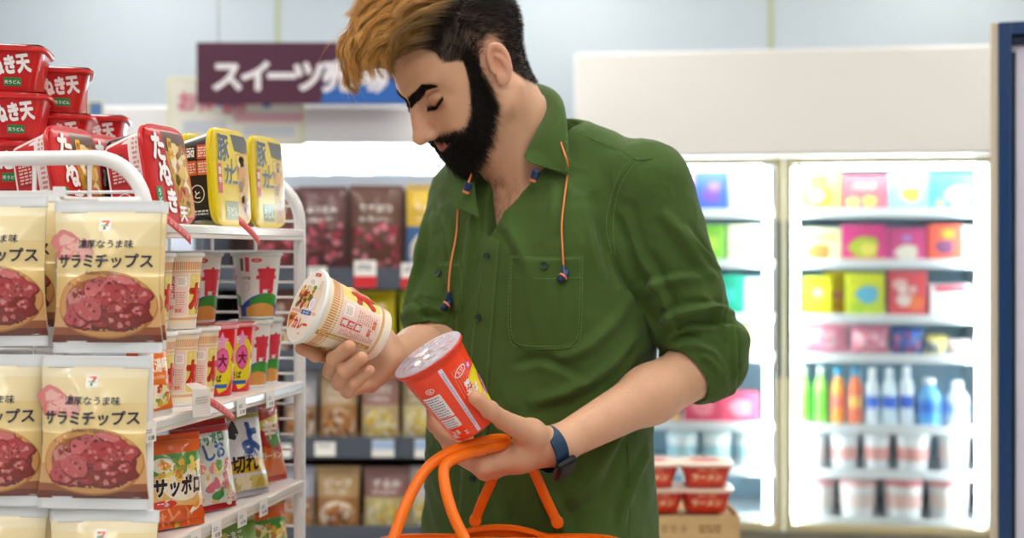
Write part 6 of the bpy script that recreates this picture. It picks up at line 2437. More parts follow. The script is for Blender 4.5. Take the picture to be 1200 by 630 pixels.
    # tall orange packet beside the cups
    op = make_pouch('noodle_packet', 'orange noodle packet standing at the near end of the second shelf', 'noodle packet', 0.070, 0.115, 0.02, pouch_art(0.070, 0.115, 'orange'), ink('#ef7a22', 0.5), ink('#d96a1c', 0.5), ink('#f0f0ea', 0.5), seed=11, seal=0.007, crink=0.001)
    place(op, upright(G(s_at(183, 0.0), -0.004, Z2 + 0.001), (_n + _g * -0.35), (-0.10, 0, 1)))
    # ---- packets on the third shelf --------------------------------------------------------
    def packet(kind, px, wd, ht, o, lean, yaw, lab, base, seal, seed, cat='noodle packet', t=0.034, dz=0.0):
        r = make_pouch('noodle_packet', lab, cat, wd, ht, t, pouch_art(wd, ht, kind, seed), ink(base, 0.6), ink(base, 0.6), seal, seed=seed, seal=0.008, crink=0.0024)
        f = Matrix.Rotation(yaw, 3, 'Z') @ _n
        place(r, upright(G(s_at(px, o), o, dz), f, Vector((0, 0, 1)) - f * lean))
        return r
    z3 = Z3 + 0.003
    packet('wedge', 176, 0.10, 0.108, -0.055, 0.16, -0.85, 'maroon and tan noodle packet at the near end of the third shelf', '#d8a05a', ink('#a85a3a', 0.5), 21, dz=z3)
    packet('sapporo', 203, 0.098, 0.122, -0.016, 0.10, -0.55, 'orange-topped noodle packet with egg picture on the third shelf', '#f0c07a', ink('#e8601e', 0.5), 22, dz=z3)
    packet('egg', 221, 0.052, 0.062, -0.006, 0.12, -0.35, 'small yellow egg packet in front of the orange-topped packet', '#f0d02a', ink('#e2c63a', 0.5), 23, dz=z3, t=0.016)
    packet('shio', 244, 0.112, 0.126, -0.020, 0.16, -0.40, 'white noodle packet with red edge, middle of the third shelf', '#dfe7e4', ink('#c9202c', 0.5), 24, dz=z3)
    packet('udon', 283, 0.112, 0.130, -0.020, 0.20, -0.45, 'white and blue udon packet with yellow band on the third shelf', '#e8ecf2', ink('#c9ccd8', 0.5), 25, dz=z3)
    packet('spicy', 314, 0.092, 0.126, -0.030, 0.20, -0.35, 'red and green spicy noodle packet near the far end of the third shelf', '#c9302c', ink('#d8583a', 0.5), 26, dz=z3)
    packet('spicy', 296, 0.110, 0.126, -0.078, 0.20, -0.30, 'red noodle packet set behind the udon packet', '#b8282a', ink('#c84a3a', 0.5), 27, dz=z3)
    packet('spicy', 258, 0.110, 0.130, -0.088, 0.15, -0.30, 'red noodle packet behind the white red-edged packet', '#a82428', ink('#b83a3a', 0.5), 28, dz=z3)
    # ---- tops of the packets on the bottom shelf
    z4 = Z4 + 0.003
    packet('lime', 240, 0.11, 0.128, -0.02, 0.16, -0.5, 'lime green noodle packet on the lowest shelf in view, near end', '#c4cc44', ink('#d8d87a', 0.5), 31, dz=z4)
    packet('egg', 275, 0.11, 0.138, -0.02, 0.16, -0.5, 'pale yellow noodle packet on the lowest shelf in view, middle', '#e8dcae', ink('#e8e0b8', 0.5), 32, dz=z4)
    packet('sapporo', 312, 0.11, 0.140, -0.02, 0.16, -0.5, 'orange noodle packet on the lowest shelf in view, far end', '#f0a050', ink('#e8803a', 0.5), 33, dz=z4)
# ---------------------------------------------------------------- the shop behind
def window_bag_art(w, h, top, low, food, seed, label_c='#f4efe8', window=True):
    p = Print()
    g = 0.5
    rg = random.Random(seed)
    W = w * 0.99 / 2
    p.rect(-W, 0.05 * h, W, 0.95 * h, ink(low, g), 0)
    p.rect(-W, 0.56 * h, W, 0.95 * h, ink(top, g), 1)
    p.text(rg.choice(['おつまみ', 'うす切り', 'ビーフ', 'ミックス', 'するめ']), 0, 0.72 * h, 0.024, ink(label_c, g), 3, 0.04, width=0.6 * w)
    p.fine(0, 0.64 * h, 0.6 * w, 0.05 * h, 2, ink(label_c, g), 3, seed)
    if window:
        p.ell(0, 0.30 * h, 0.42 * w, 0.21 * h, ink('#efe6d2', g), 2, 30)
        for i in range(40):
            a, q = rg.uniform(0, 6.28), math.sqrt(rg.random())
            p.blob(0.38 * w * q * math.cos(a), 0.30 * h + 0.18 * h * q * math.sin(a), rg.uniform(.006, .014), ink(rg.choice(food), g), 3 + i % 4, 0.3, i, 11, rg.uniform(.5, 1), rg.uniform(0, 3))
    else:
        for i in range(36):
            p.blob(rg.uniform(-.40, .40) * w, rg.uniform(.08, .60) * h, rg.uniform(.007, .016), ink(rg.choice(food), g), 3 + i % 4, 0.35, i, 11, rg.uniform(.4, 1), rg.uniform(0, 3))
    return p

def build_rack(M):
    y = 4.0
    dark = mat('rack_grey', '#5c6470', 0.5)
    R = empty('display_rack', 'dark grey rack of hanging snack pouches behind the noodle shelves', 'rack', (0, 0, 0))
    x0, x1 = P(236, 0, y).x, P(660, 0, y).x
    xc, wd = (x0 + x1) / 2, x1 - x0
    mb = MB()
    mb.box((xc, y + 0.36, 0.76), (wd, 0.04, 1.50), mat('rack_back', '#4a3a36', 0.6))
    mb.build('back_panel', R, bevel=0.004)
    for x in (x0, x1):
        mb = MB()
        mb.box((x, y + 0.17, 0.75), (0.03, 0.40, 1.50), dark)
        mb.build('upright', R, bevel=0.004)
    levels = [1.238, 1.012, 0.768, 0.52]
    card, redc, blue = mat('price_card', '#fafaf6', 0.4), ink('#d8323a'), ink('#aac4e4')
    decks = []
    for z in levels:
        mb = MB()
        mb.box((xc, y + 0.16, z - 0.008), (wd - 0.02, 0.38, 0.016), dark)
        mb.box((xc, y - 0.040, z + 0.008), (wd - 0.02, 0.010, 0.060), mat('rail_grey', '#4f5864', 0.5))
        decks.append(mb.build('shelf', R, bevel=0.002))
    mb = MB()
    mb.box((xc, y + 0.16, 0.05), (wd, 0.42, 0.10), dark)
    mb.build('plinth', R)
    for d, px, py, w, h, kind in ((0, 428, 305, 26, 32, 'red'), (0, 482, 308, 24, 30, 'red'), (0, 372, 312, 22, 16, 'w'), (2, 381, 518, 24, 16, 'w'), (2, 449, 515, 26, 20, 'b'), (2, 499, 514, 26, 22, 'b'), (1, 470, 408, 22, 16, 'w'), (2, 330, 520, 22, 16, 'w')):
        p0 = P(px, py, y - 0.049)
        k = (y - 0.045) / F_PX
        mb = MB()
        mb.box(p0 + Vector((0, 0, -h * k / 2)), (w * k, 0.002, h * k), card)
        if kind == 'red':
            mb.box(p0 + Vector((0, -0.002, -h * k * 0.78)), (w * k, 0.002, h * k * 0.42), redc)
        if kind == 'b':
            mb.box(p0 + Vector((0, -0.002, -h * k * 0.30)), (w * k, 0.002, h * k * 0.5), blue)
        p = Print()
        p.fine(0, 0, w * k * 0.7, h * k * 0.25, 2, ink('#5a6070'), 1, px)
        p.wrap(mb, lambda u, v, hh: p0 + Vector((u, -0.0012 - hh, -h * k * 0.25 + v)), 0, 0)
        mb.build('price_card', decks[d], smooth=False)
    film = mat('clear_film', '#d9d2cc', 0.2, coat=0.5)
    jerky = ['#c8566a', '#a83a4c', '#7c3238', '#d98490', '#5a2a2c']
    nuts = ['#c98a4a', '#a8662e', '#e0b070', '#8a5226', '#d89a5a']
    chips = ['#f0dc7a', '#e6c84a', '#f7eeb0', '#d8b03a', '#c8c070']
    # (px centre, width px, top py, bottom py, top colour, lower colour, food colours, look)
    goods = [
        (378, 58, 218, 312, '#6a4a4c', '#5c3438', jerky, 0, 'dark maroon jerky pouch at the left of the top rack row'),
        (440, 64, 217, 312, '#6e4c40', '#6a4238', jerky, 0, 'brown jerky pouch above the red-tipped price card'),
        (504, 60, 216, 310, '#e8c23a', '#3a6aa0', ['#2a4f8c', '#e8dc9a', '#f0d060', '#4a7ab8', '#d8584a'], 1, 'yellow-topped blue snack pouch beside the green shirt'),
        (318, 58, 220, 312, '#7a4638', '#5a2c26', jerky, 0, 'reddish-brown jerky pouch seen through the end wires, top rack row'),
        (434, 62, 341, 412, '#e6cf1e', '#e8d42a', chips, 1, 'yellow snack pouch hanging behind the cream noodle cup'),
        (496, 56, 341, 412, '#b6cc2a', '#c8d63a', chips, 1, 'lime green snack pouch next to the sleeve'),
        (374, 54, 341, 412, '#c8a890', '#b88a78', nuts, 1, 'beige snack pouch hidden behind the cream noodle cup'),
        (318, 54, 341, 412, '#8a5444', '#6a3a30', nuts, 1, 'brown snack pouch seen through the end wires, second rack row'),
        (352, 40, 436, 516, '#c9cbd6', '#b0937c', nuts, 1, 'pale blue and brown pouch beside the white end frame, third rack row'),
        (397, 46, 435, 516, '#cbb089', '#b98a58', nuts, 1, 'tan nut pouch under the right hand'),
        (446, 46, 435, 516, '#a98078', '#c9b088', chips, 1, 'mauve pouch with pale yellow snacks below the red cup, third rack row'),
        (494, 46, 436, 516, '#b0a078', '#d8cf9a', chips, 1, 'khaki pouch with pale snacks next to the shirt, third rack row'),
        (306, 46, 436, 516, '#7c4a40', '#5e342c', nuts, 1, 'dark brown pouch seen through the end wires, third rack row'),
        (348, 44, 546, 626, '#b7bcd0', '#a88874', nuts, 1, 'pale blue pouch beside the white end frame, lowest rack row'),
        (396, 52, 546, 626, '#c0a070', '#a87844', nuts, 1, 'tan nut pouch with brown window, lowest rack row'),
        (453, 56, 547, 628, '#9c7470', '#cfc08a', chips, 1, 'mauve pouch with yellow snacks, lowest rack row'),
        (505, 50, 546, 626, '#cfc8d0', '#d6cfa8', chips, 1, 'whitish pouch with yellow snacks next to the basket handle'),
        (566, 58, 217, 312, '#8a5a3a', '#70402a', nuts, 1, 'chestnut brown pouch behind his chest, top rack row'),
        (618, 40, 218, 312, '#4a6a8c', '#3a5070', chips, 1, 'slate blue pouch behind his chest, top rack row'),
        (556, 56, 341, 412, '#e0b03a', '#d8a030', nuts, 1, 'amber pouch behind his chest, second rack row'),
        (612, 50, 341, 412, '#c85a4a', '#a84038', jerky, 1, 'brick red pouch behind his chest, second rack row'),
        (546, 48, 436, 516, '#a8b8a0', '#98a890', chips, 1, 'sage green pouch behind his chest, third rack row'),
        (600, 52, 436, 516, '#d8c8b0', '#b89878', nuts, 1, 'beige pouch behind his chest, third rack row'),
        (562, 54, 546, 626, '#8c6a8a', '#7a5878', chips, 1, 'dusky violet pouch behind his hip, lowest rack row'),
        (616, 46, 546, 626, '#d0a868', '#b08848', nuts, 1, 'honey coloured pouch behind his hip, lowest rack row'),
        (306, 44, 546, 626, '#7a4640', '#56302a', nuts, 1, 'dark brown pouch seen through the end wires, lowest rack row'),
    ]
    for i, (px, wp, t, b, ct, cl, food, win, lab) in enumerate(goods):
        yy = y + 0.022 + 0.010 * math.sin(i * 1.7)
        k = yy / F_PX
        zb_ = levels[{3: 0, 4: 1, 5: 2, 6: 3}[b // 100]] + 0.002
        w, h = wp * k, P(0, t, yy).z - zb_
        r = make_pouch('snack_pouch', lab, 'snack pouch', w, h, 0.045, window_bag_art(w, h, ct, cl, food, i + 2, window=bool(win)), ink(cl, 0.5), ink(cl, 0.5), ink(ct, 0.5), seed=i + 40, group='snack pouches on the dark rack', seal=0.010, crink=0.003)
        place(r, upright((P(px, b, yy).x, yy, zb_), Vector((0.02 * math.sin(i * 2.3), -1, 0)), (0.01 * math.sin(i), 0.03, 1)))

def build_chiller(M):
    """open-front refrigerated case with a lit canopy behind the rack"""
    y = 4.75
    white = mat('case_white', '#f6f8fb', 0.35)
    R = empty('open_chiller', 'white open-front chiller with brightly lit canopy behind the snack rack', 'chiller', (0, 0, 0))
    x0, x1 = P(60, 0, y).x, P(660, 0, y).x
    xc, w = (x0 + x1) / 2, x1 - x0
    zc0, zc1 = P(0, 169, y).z, P(0, 124, y).z
    mb = MB()
    mb.box((xc, y + 0.36, (zc0 + zc1) / 2), (w, 0.74, zc1 - zc0), white)
    mb.build('canopy', R, bevel=0.01)
    mb = MB()
    mb.box((xc, y + 0.78, 0.95), (w, 0.06, 1.86), white)
    mb.build('back_panel', R)
    for x in (x0, x1):
        mb = MB()
        mb.box((x, y + 0.40, 0.90), (0.04, 0.76, 1.60), white)
        mb.build('side_panel', R, bevel=0.005)
    for z in (P(0, 207, y).z - 0.02, 1.28, 0.98, 0.68):
        mb = MB()
        mb.box((xc, y + 0.40, z - 0.006), (w - 0.05, 0.68, 0.012), white)
        mb.box((xc, y + 0.055, z + 0.004), (w - 0.05, 0.012, 0.055), mat('pale_rail', '#ccd9e6', 0.4))
        mb.build('shelf', R)
    mb = MB()
    mb.box((xc, y + 0.38, 0.22), (w, 0.78, 0.44), white)
    mb.build('base', R, bevel=0.01)
    lm = mat('case_lamp', '#ffffff', 0.4, emit='#f4fbff', estr=22.0)
    for yy, zz in ((y + 0.06, zc0 - 0.016), (y + 0.30, zc0 - 0.016)):
        mb = MB()
        mb.tube([(x0 + 0.04, yy, zz), (x1 - 0.04, yy, zz)], 0.014, lm, 12)
        mb.build('lamp_tube', R)
    mb = MB()
    mb.box((xc, y + 0.70, (1.45 + zc0) / 2), (w - 0.06, 0.02, zc0 - 1.46), mat('lit_back', '#ffffff', 0.5, emit='#f2f8ff', estr=2.6))
    mb.build('backlight_panel', R)
    # goods on the top deck, just seen over the rack
    boxc = ['#dfe6f0', '#cfdbe8', '#e6ebf2', '#d3dde6']
    zt = P(0, 207, y).z - 0.02
    for i, (px, w_, h_) in enumerate(((452, 0.085, 0.075), (474, 0.06, 0.10), (400, 0.07, 0.045), (360, 0.06, 0.05))):
        p0 = P(px, 0, y + 0.18)
        mb = MB()
        t = empty('carton', ['pale dessert carton on the lit chiller deck left of the beard', 'tall pale dessert carton on the lit chiller deck nearest the beard', 'low pale dessert carton on the lit chiller deck above the brown pouch', 'low pale dessert carton on the lit chiller deck by the end frame'][i], 'carton', (p0.x, p0.y, zt + 0.001), group='dessert cartons on the chiller deck')
        mb.box((0, 0, h_ / 2), (w_, 0.06, h_), mat('carton_pale_%d' % i, boxc[i], 0.5))
        p = Print()
        p.rect(-w_ * 0.3, h_ * 0.3, w_ * 0.3, h_ * 0.6, ink('#b4c6d8'), 1)
        p.wrap(mb, lambda u, v, hh: Vector((u, -0.0301 - hh, v)), 0, 0)
        mb.build('carton_body', t, bevel=0.002)
        mb = MB()
        mb.box((0, 0, h_ + 0.004), (w_ * 0.96, 0.058, 0.008), mat('carton_pale_%d' % i, boxc[i], 0.5))
        mb.build('lid_flap', t, bevel=0.002)
    # ---- hanging sign
    ys = 4.62
    a, b = P(231, 50, ys), P(484, 122, ys)
    sg = empty('hanging_sign', 'dark plum hanging sign with large white katakana over the chiller', 'sign', ((a.x + b.x) / 2, ys, b.z))
    W, Hh = b.x - a.x, a.z - b.z
    mb = MB()
    plum = mat('sign_plum', '#54263f', 0.45)
    mb.box((0, 0, Hh / 2), (W, 0.016, Hh), plum)
    p = Print()
    k = ys / F_PX
    cxp = (231 + 484) / 2
    p.poly([((376 - cxp) * k, 0.002), (W / 2 - 0.002, 0.002), (W / 2 - 0.002, Hh * 0.62), ((384 - cxp) * k, Hh * 0.5)], ink('#2f6cc0'), 1)
    p.poly([((376 - cxp) * k, Hh * 0.28), (W / 2 - 0.002, Hh * 0.40), (W / 2 - 0.002, Hh * 0.72), ((380 - cxp) * k, Hh * 0.62)], ink('#4a3a78'), 2)
    wh = ink('#f4f2f6')
    for ch, px in (('ス', 267), ('イ', 300), ('ー', 331), ('ツ', 362), ('売', 397), ('場', 436)):
        p.text(ch, (px - cxp) * k, Hh * 0.25, 0.108, wh, 4, 0.055)
    p.wrap(mb, lambda u, v, hh: Vector((u, -0.0082 - hh, v)), 0, 0, lift=0.0006)
    mb.build('sign_board', sg, bevel=0.002)
    for sx in (-0.4, 0.4):
        mb = MB()
        mb.tube([(sx * W, 0, Hh), (sx * W, 0, 2.86 - b.z)], 0.003, mat('rod_grey', '#b9bcc0', 0.3, 0.8), 8)
        mb.build('hanger_rod', sg)
    # ---- posters on the wall / canopy
    def poster(name, label, x0, y0, x1, y1, yy, base, items):
        a, b = P(x0, y0, yy), P(x1, y1, yy)
        t = empty(name, label, 'poster', ((a.x + b.x) / 2, yy, b.z))
        mb = MB()
        W, Hh = b.x - a.x, a.z - b.z
        mb.box((0, 0, Hh / 2), (W, 0.006, Hh), mat('poster_' + base, base, 0.5))
        mb.build('sheet', t, bevel=0.001)
        mb = MB()
        p = Print()
        k = yy / F_PX
        for li, it in enumerate(items):
            if it[0] == 'r':
                _, px0, py0, px1, py1, c = it
                p.rect((px0 - (x0 + x1) / 2) * k, (y1 - py1) * k, (px1 - (x0 + x1) / 2) * k, (y1 - py0) * k, ink(c), 1 + li * 0.4)
            else:
                _, s, px, py, sz, c = it
                p.text(s, (px - (x0 + x1) / 2) * k, (y1 - py) * k, sz * k, ink(c), 6 + li, 0.05)
        p.wrap(mb, lambda u, v, hh: Vector((u, -0.0032 - hh, v)), 0, 0, lift=0.0005)
        mb.build('print', t, smooth=False)
    poster('poster', 'cream poster with pink lettering partly behind the plum sign', 196, 90, 357, 172, 4.738, '#f1f4d6',
           [('r', 201, 95, 352, 168, '#fafbf0'), ('t', 'お得', 232, 128, 24, '#e88aa0'), ('t', '新作', 275, 132, 14, '#e8889a'), ('r', 275, 133, 355, 143, '#f4c3cf'), ('r', 255, 118, 285, 125, '#5a78c0'), ('r', 308, 116, 318, 126, '#4a78d0'), ('r', 215, 142, 265, 156, '#d6e0ec'), ('r', 285, 148, 345, 160, '#e4ecf4')])
    poster('poster', 'small yellow and blue notice behind the red bowls', 86, 118, 121, 152, 4.738, '#e8e0a8', [('r', 88, 120, 104, 150, '#efd98a'), ('r', 105, 120, 120, 138, '#5f86bc')])
    mb = MB()

def build_freezer(M):
    a, b = P(675, 0, 5.30), P(1172, 0, 5.075)
    A0, B0 = Vector((a.x, 5.30, 0)), Vector((b.x, 5.075, 0))
    ux = (B0 - A0).normalized()
    L = (B0 - A0).length
    uy = Vector((-ux.y, ux.x, 0))                 # away from the camera
    def xl(px):
        t = (px - CX) / F_PX
        return (t * A0.y - A0.x) / (ux.x - t * ux.y)
    def zl(px, py):
        s = xl(px)
        return P(px, py, (A0 + ux * s).y).z
    F = empty('glass_door_freezer', 'white upright freezer with lit glass doors full of frozen food', 'freezer', A0)
    F.rotation_euler = (0, 0, math.atan2(ux.y, ux.x))
    def place_in(o, x, yd, z, rz=0.0):
        o.location = A0 + ux * x + uy * yd + Vector((0, 0, z))
        o.rotation_euler = (0, 0, F.rotation_euler[2] + rz)
    white = mat('freezer_white', '#e9e8e4', 0.35)
    gold = mat('champagne_frame', '#c9bd92', 0.35, 0.35)
    inner = mat('freezer_inner', '#eef6fb', 0.4)
    led = mat('led_strip', '#ffffff', 0.4, emit='#eefaff', estr=30.0)
    D = 0.62
    ztop, zh = zl(920, 60), zl(920, 183)
    zb = zl(920, 622)
    def part(name, boxes, parent=F, bevel=0.003):
        mb = MB()
        for c, s, m in boxes:
            mb.box(c, s, m)
        return mb.build(name, parent, bevel=bevel)
    part('header', [((L / 2, D / 2 - 0.03, (ztop + zh) / 2), (L, D + 0.06, ztop - zh), white)], bevel=0.008)
    part('base', [((L / 2, D / 2, zb / 2), (L, D, zb), mat('freezer_base', '#8f8d80', 0.5))])
    part('back_panel', [((L / 2, D - 0.02, (zh + zb) / 2), (L, 0.04, zh - zb), mat('freezer_back', '#9fc0d0', 0.5))])
    for x in (0.02, L / 2, L - 0.02):
        part('side_panel', [((x, D / 2 + 0.03, (zh + zb) / 2), (0.03, D - 0.08, zh - zb), inner)])
    part('top_liner', [((L / 2, D / 2 + 0.03, zh - 0.012), (L - 0.04, D - 0.08, 0.024), inner)])
    rows = [246, 307, 373, 420, 505, 559, 617]
    dz = [zl(1040, r) for r in rows]
    for bay in (0, 1):
        xa, xb = bay * L / 2 + 0.035, (bay + 1) * L / 2 - 0.035
        for z in dz:
            part('shelf', [(((xa + xb) / 2, 0.34, z - 0.008), (xb - xa, 0.44, 0.016), inner), (((xa + xb) / 2, 0.115, z - 0.006), (xb - xa, 0.012, 0.034), mat('shelf_lip', '#f4fbff', 0.3))], bevel=0)
        for x in (xa + 0.012, xb - 0.022):
            part('light_strip', [((x, 0.075, (zh + zb) / 2), (0.022, 0.020, zh - zb - 0.08), led)], bevel=0)
        part('light_strip', [(((xa + xb) / 2, 0.075, zh - 0.035), (xb - xa - 0.08, 0.02, 0.018), led)], bevel=0)
        # hinged glass door
        x0, x1 = bay * L / 2 + 0.004, (bay + 1) * L / 2 - 0.004
        z0, z1, fw = zb + 0.006, zh - 0.006, 0.026
        dr = part('door', [((x0 + fw / 2, -0.012, (z0 + z1) / 2), (fw, 0.036, z1 - z0), gold), ((x1 - fw / 2, -0.012, (z0 + z1) / 2), (fw, 0.036, z1 - z0), gold),
                           (((x0 + x1) / 2, -0.012, z1 - fw / 2), (x1 - x0 - 2 * fw, 0.036, fw), gold), (((x0 + x1) / 2, -0.012, z0 + fw / 2), (x1 - x0 - 2 * fw, 0.036, fw), gold)])
        gl = bpy.data.materials.get('door_glass') or glass_mat('door_glass')
        part('glass_pane', [(((x0 + x1) / 2, -0.012, (z0 + z1) / 2), (x1 - x0 - 2 * fw, 0.006, z1 - z0 - 2 * fw), gl)], dr, 0)
        mb = MB()
        hx = x1 - 0.013 if bay == 0 else x0 + 0.013
        mb.tube([(hx, -0.032, zl(920, 440)), (hx, -0.058, zl(920, 430)), (hx, -0.058, zl(920, 270)), (hx, -0.032, zl(920, 260))], 0.008, mat('handle_dark', '#4a4c50', 0.3, 0.6), 10)
        mb.build('handle', dr)
    # ------------------------------------------------ frozen goods
    def boxm(name, label, cat, pxa, pya, pxb, row, base, shapes, depth=0.10, yd=0.145, group=None, rz=0.0):
        xa, xb = xl(pxa), xl(pxb)
        z0 = dz[row] + 0.001
        h = max(0.03, zl((pxa + pxb) / 2, pya) - z0)
        w = xb - xa
        t = empty(name, label, cat, group=group)
        place_in(t, (xa + xb) / 2, yd, z0, rz)
        mb = MB()
        mb.box((0, depth / 2, h / 2), (w, depth, h), mat('box_' + base, base, 0.4))
        p = Print()
        for i, sh in enumerate(shapes):
            if sh[0] == 'r':
                p.rect((sh[1] - .5) * w * .98, sh[2] * h, (sh[3] - .5) * w * .98, sh[4] * h, ink(sh[5]), 1 + i)
            elif sh[0] == 'e':
                p.blob((sh[1] - .5) * w, sh[2] * h, sh[3] * w, ink(sh[4]), 1 + i, 0.15, i, 16, 0.8)
            else:
                p.text(sh[1], (sh[2] - .5) * w, sh[3] * h, sh[4] * h, ink(sh[5]), 1 + i, 0.04)
        p.wrap(mb, lambda u, v, hh: Vector((u, -0.0002 - hh, v)), 0, 0, lift=0.0005)
        mb.build('carton_body', t, bevel=0.003)
        return t
    g1 = 'frozen food cartons in the freezer'
    R_ = 'right-hand freezer door'
    boxes = [
        (936, 198, 988, 0, '#f0c96a', [('e', .5, .35, .34, '#d8883a'), ('e', .45, .38, .2, '#f7e0a0'), ('t', '冷凍', .5, .7, .2, '#b0522a')], 'golden yellow carton at the left end of the top freezer shelf, right door'),
        (990, 203, 1045, 0, '#c2616a', [('e', .25, .25, .14, '#e8d070'), ('e', .62, .28, .15, '#e6c860'), ('t', 'パスタ', .5, .62, .22, '#f7dcd0')], 'red-brown carton with yellow blobs on the top freezer shelf'),
        (1047, 198, 1096, 0, '#8cc0e8', [('e', .55, .42, .26, '#e6dc4a'), ('t', '枝豆', .5, .74, .18, '#f4faff')], 'light blue carton with a yellow shape on the top freezer shelf'),
        (1098, 200, 1152, 0, '#4fb6e0', [('e', .6, .4, .28, '#bfe6f6'), ('e', .2, .2, .12, '#a8d84a')], 'cyan carton at the right end of the top freezer shelf'),
        (936, 266, 990, 1, '#f4efc0', [('e', .5, .28, .26, '#d88a4a'), ('r', .1, .6, .9, .85, '#f7e68a')], 'pale yellow carton with brown food on the second freezer shelf'),
        (991, 262, 1044, 1, '#e0448c', [('e', .5, .38, .34, '#b8cc3a'), ('e', .6, .35, .2, '#f0e46a'), ('r', 0, .0, 1, .12, '#e88a4a')], 'magenta carton with lime picture on the second freezer shelf'),
        (1046, 266, 1092, 1, '#cf4a86', [('e', .5, .25, .3, '#f0ecd8'), ('e', .5, .7, .12, '#b89ae0')], 'dark pink carton with white picture on the second freezer shelf'),
        (1095, 262, 1134, 1, '#e8604a', [('e', .5, .4, .3, '#7a4a6a'), ('e', .6, .75, .2, '#f4a03a')], 'orange-red carton on the second freezer shelf'),
        (1136, 264, 1150, 1, '#f8f4e4', [('r', .1, .3, .9, .6, '#f0e08a')], 'narrow cream carton at the right end of the second freezer shelf'),
        (946, 325, 978, 2, '#d8dc2a', [('e', .5, .4, .3, '#a8c83a'), ('e', .5, .6, .2, '#f4f0a0')], 'yellow-green carton at the left of the third freezer shelf'),
        (972, 319, 1000, 2, '#ecd02e', [('e', .55, .45, .24, '#e88a9a'), ('r', .2, .1, .8, .3, '#e8a83a')], 'tall yellow carton with pink spot on the third freezer shelf'),
        (996, 320, 1042, 2, '#dce02a', [('e', .55, .5, .3, '#6ac0e0'), ('e', .3, .2, .22, '#b8d83a'), ('e', .75, .2, .2, '#c8e04a')], 'yellow carton with blue picture on the third freezer shelf'),
        (1047, 318, 1093, 2, '#d8545a', [('e', .3, .7, .2, '#f4c4bc'), ('e', .7, .3, .24, '#e87a4a'), ('e', .4, .35, .2, '#f7e4dc'), ('t', '餃子', .5, .5, .2, '#fff4ee')], 'red and white carton on the third freezer shelf'),
        (1097, 334, 1146, 2, '#f4f2f6', [('r', .1, .75, .9, .98, '#b84a58'), ('e', .5, .35, .25, '#e6e0ec')], 'white carton with red lid band on the third freezer shelf'),
    ]
    for (pa, pt, pb, row, base, sh, lab) in boxes:
        boxm('frozen_food_carton', lab, 'frozen food carton', pa, pt, pb, row, base, sh, group=g1, yd=0.150 if pa not in (972, 1046) else (0.255 if pa == 972 else 0.152))
    # left door cartons, seen past his shoulder
    for (pa, pt, pb, row, base, sh, lab) in [
        (776, 197, 812, 0, '#d89ab8', [('e', .5, .5, .3, '#b87ac0')], 'pink carton just above his shoulder, top shelf of the left freezer door'),
        (814, 197, 852, 0, '#3f5ab8', [('e', .5, .4, .3, '#6a4aa0'), ('e', .6, .6, .2, '#8a6ac0')], 'deep blue carton on the top shelf of the left freezer door'),
        (854, 197, 894, 0, '#aab4e0', [('e', .5, .5, .3, '#8a9ad8'), ('r', .1, .1, .9, .3, '#d8d8f4')], 'lavender carton on the top shelf of the left freezer door'),
        (812, 262, 850, 1, '#8ed050', [('e', .5, .5, .3, '#c8e86a')], 'bright green carton beside his upper arm in the freezer'),
        (853, 262, 893, 1, '#f0f2c8', [('e', .5, .4, .3, '#e6e0a0')], 'cream carton on the second shelf of the left freezer door'),
        (832, 322, 872, 2, '#2fa88a', [('e', .5, .5, .28, '#4ac0b8')], 'teal carton beside his sleeve in the freezer'),
        (873, 326, 896, 2, '#c8ecf0', [('e', .5, .5, .28, '#a8dce8')], 'pale cyan carton on the third shelf of the left freezer door'),
        (860, 384, 895, 3, '#f0f0b8', [('e', .5, .5, .28, '#e8e08a')], 'pale yellow carton right of the rolled sleeve in the freezer'),
        (800, 462, 846, 4, '#d84a6a', [('e', .5, .5, .3, '#f08a9a')], 'raspberry carton left of two under his elbow in the freezer'),
        (846, 464, 890, 4, '#e25a78', [('e', .5, .5, .3, '#f4a0b0')], 'raspberry carton right of two under his elbow in the freezer')]:
        boxm('frozen_food_carton', lab, 'frozen food carton', pa, pt, pb, row, base, sh, group=g1)
    for (pa, pt, pb, row, base, sh, lab) in [
        (700, 200, 736, 0, '#e8b84a', [('e', .5, .4, .3, '#c8783a')], 'amber carton behind his shoulder, top shelf of the left freezer door'),
        (738, 200, 774, 0, '#d86a5a', [('e', .5, .5, .3, '#f0c8a0')], 'coral carton behind his shoulder, top shelf of the left freezer door'),
        (705, 262, 752, 1, '#f0e0d0', [('e', .5, .4, .3, '#d89a6a')], 'buff carton behind his shoulder, second shelf of the left freezer door'),
        (756, 262, 806, 1, '#5aa0d8', [('e', .5, .5, .28, '#c8e4f4')], 'sky blue carton behind his shoulder, second shelf of the left freezer door'),
        (706, 322, 760, 2, '#e8d84a', [('e', .5, .4, .3, '#b8cc4a')], 'lemon carton behind his back, third shelf of the left freezer door'),
        (766, 322, 826, 2, '#e07aa0', [('e', .5, .5, .28, '#f4c0d4')], 'rose carton behind his back, third shelf of the left freezer door'),
        (706, 384, 772, 3, '#c8d8e8', [('e', .5, .5, .28, '#8aa8d0')], 'pale blue carton behind his back, fourth shelf of the left freezer door'),
        (780, 384, 850, 3, '#f0c8c0', [('e', .5, .5, .28, '#e09a90')], 'peach carton behind his sleeve, fourth shelf of the left freezer door'),
        (706, 462, 750, 4, '#7ab85a', [('e', .5, .5, .28, '#d8e8a8')], 'leaf green carton behind his back, fifth shelf of the left freezer door'),
        (752, 462, 796, 4, '#d8a05a', [('e', .5, .5, .28, '#f0d8a8')], 'ochre carton behind his forearm, fifth shelf of the left freezer door')]:
        boxm('frozen_food_carton', lab, 'frozen food carton', pa, pt, pb, row, base, sh, group=g1)
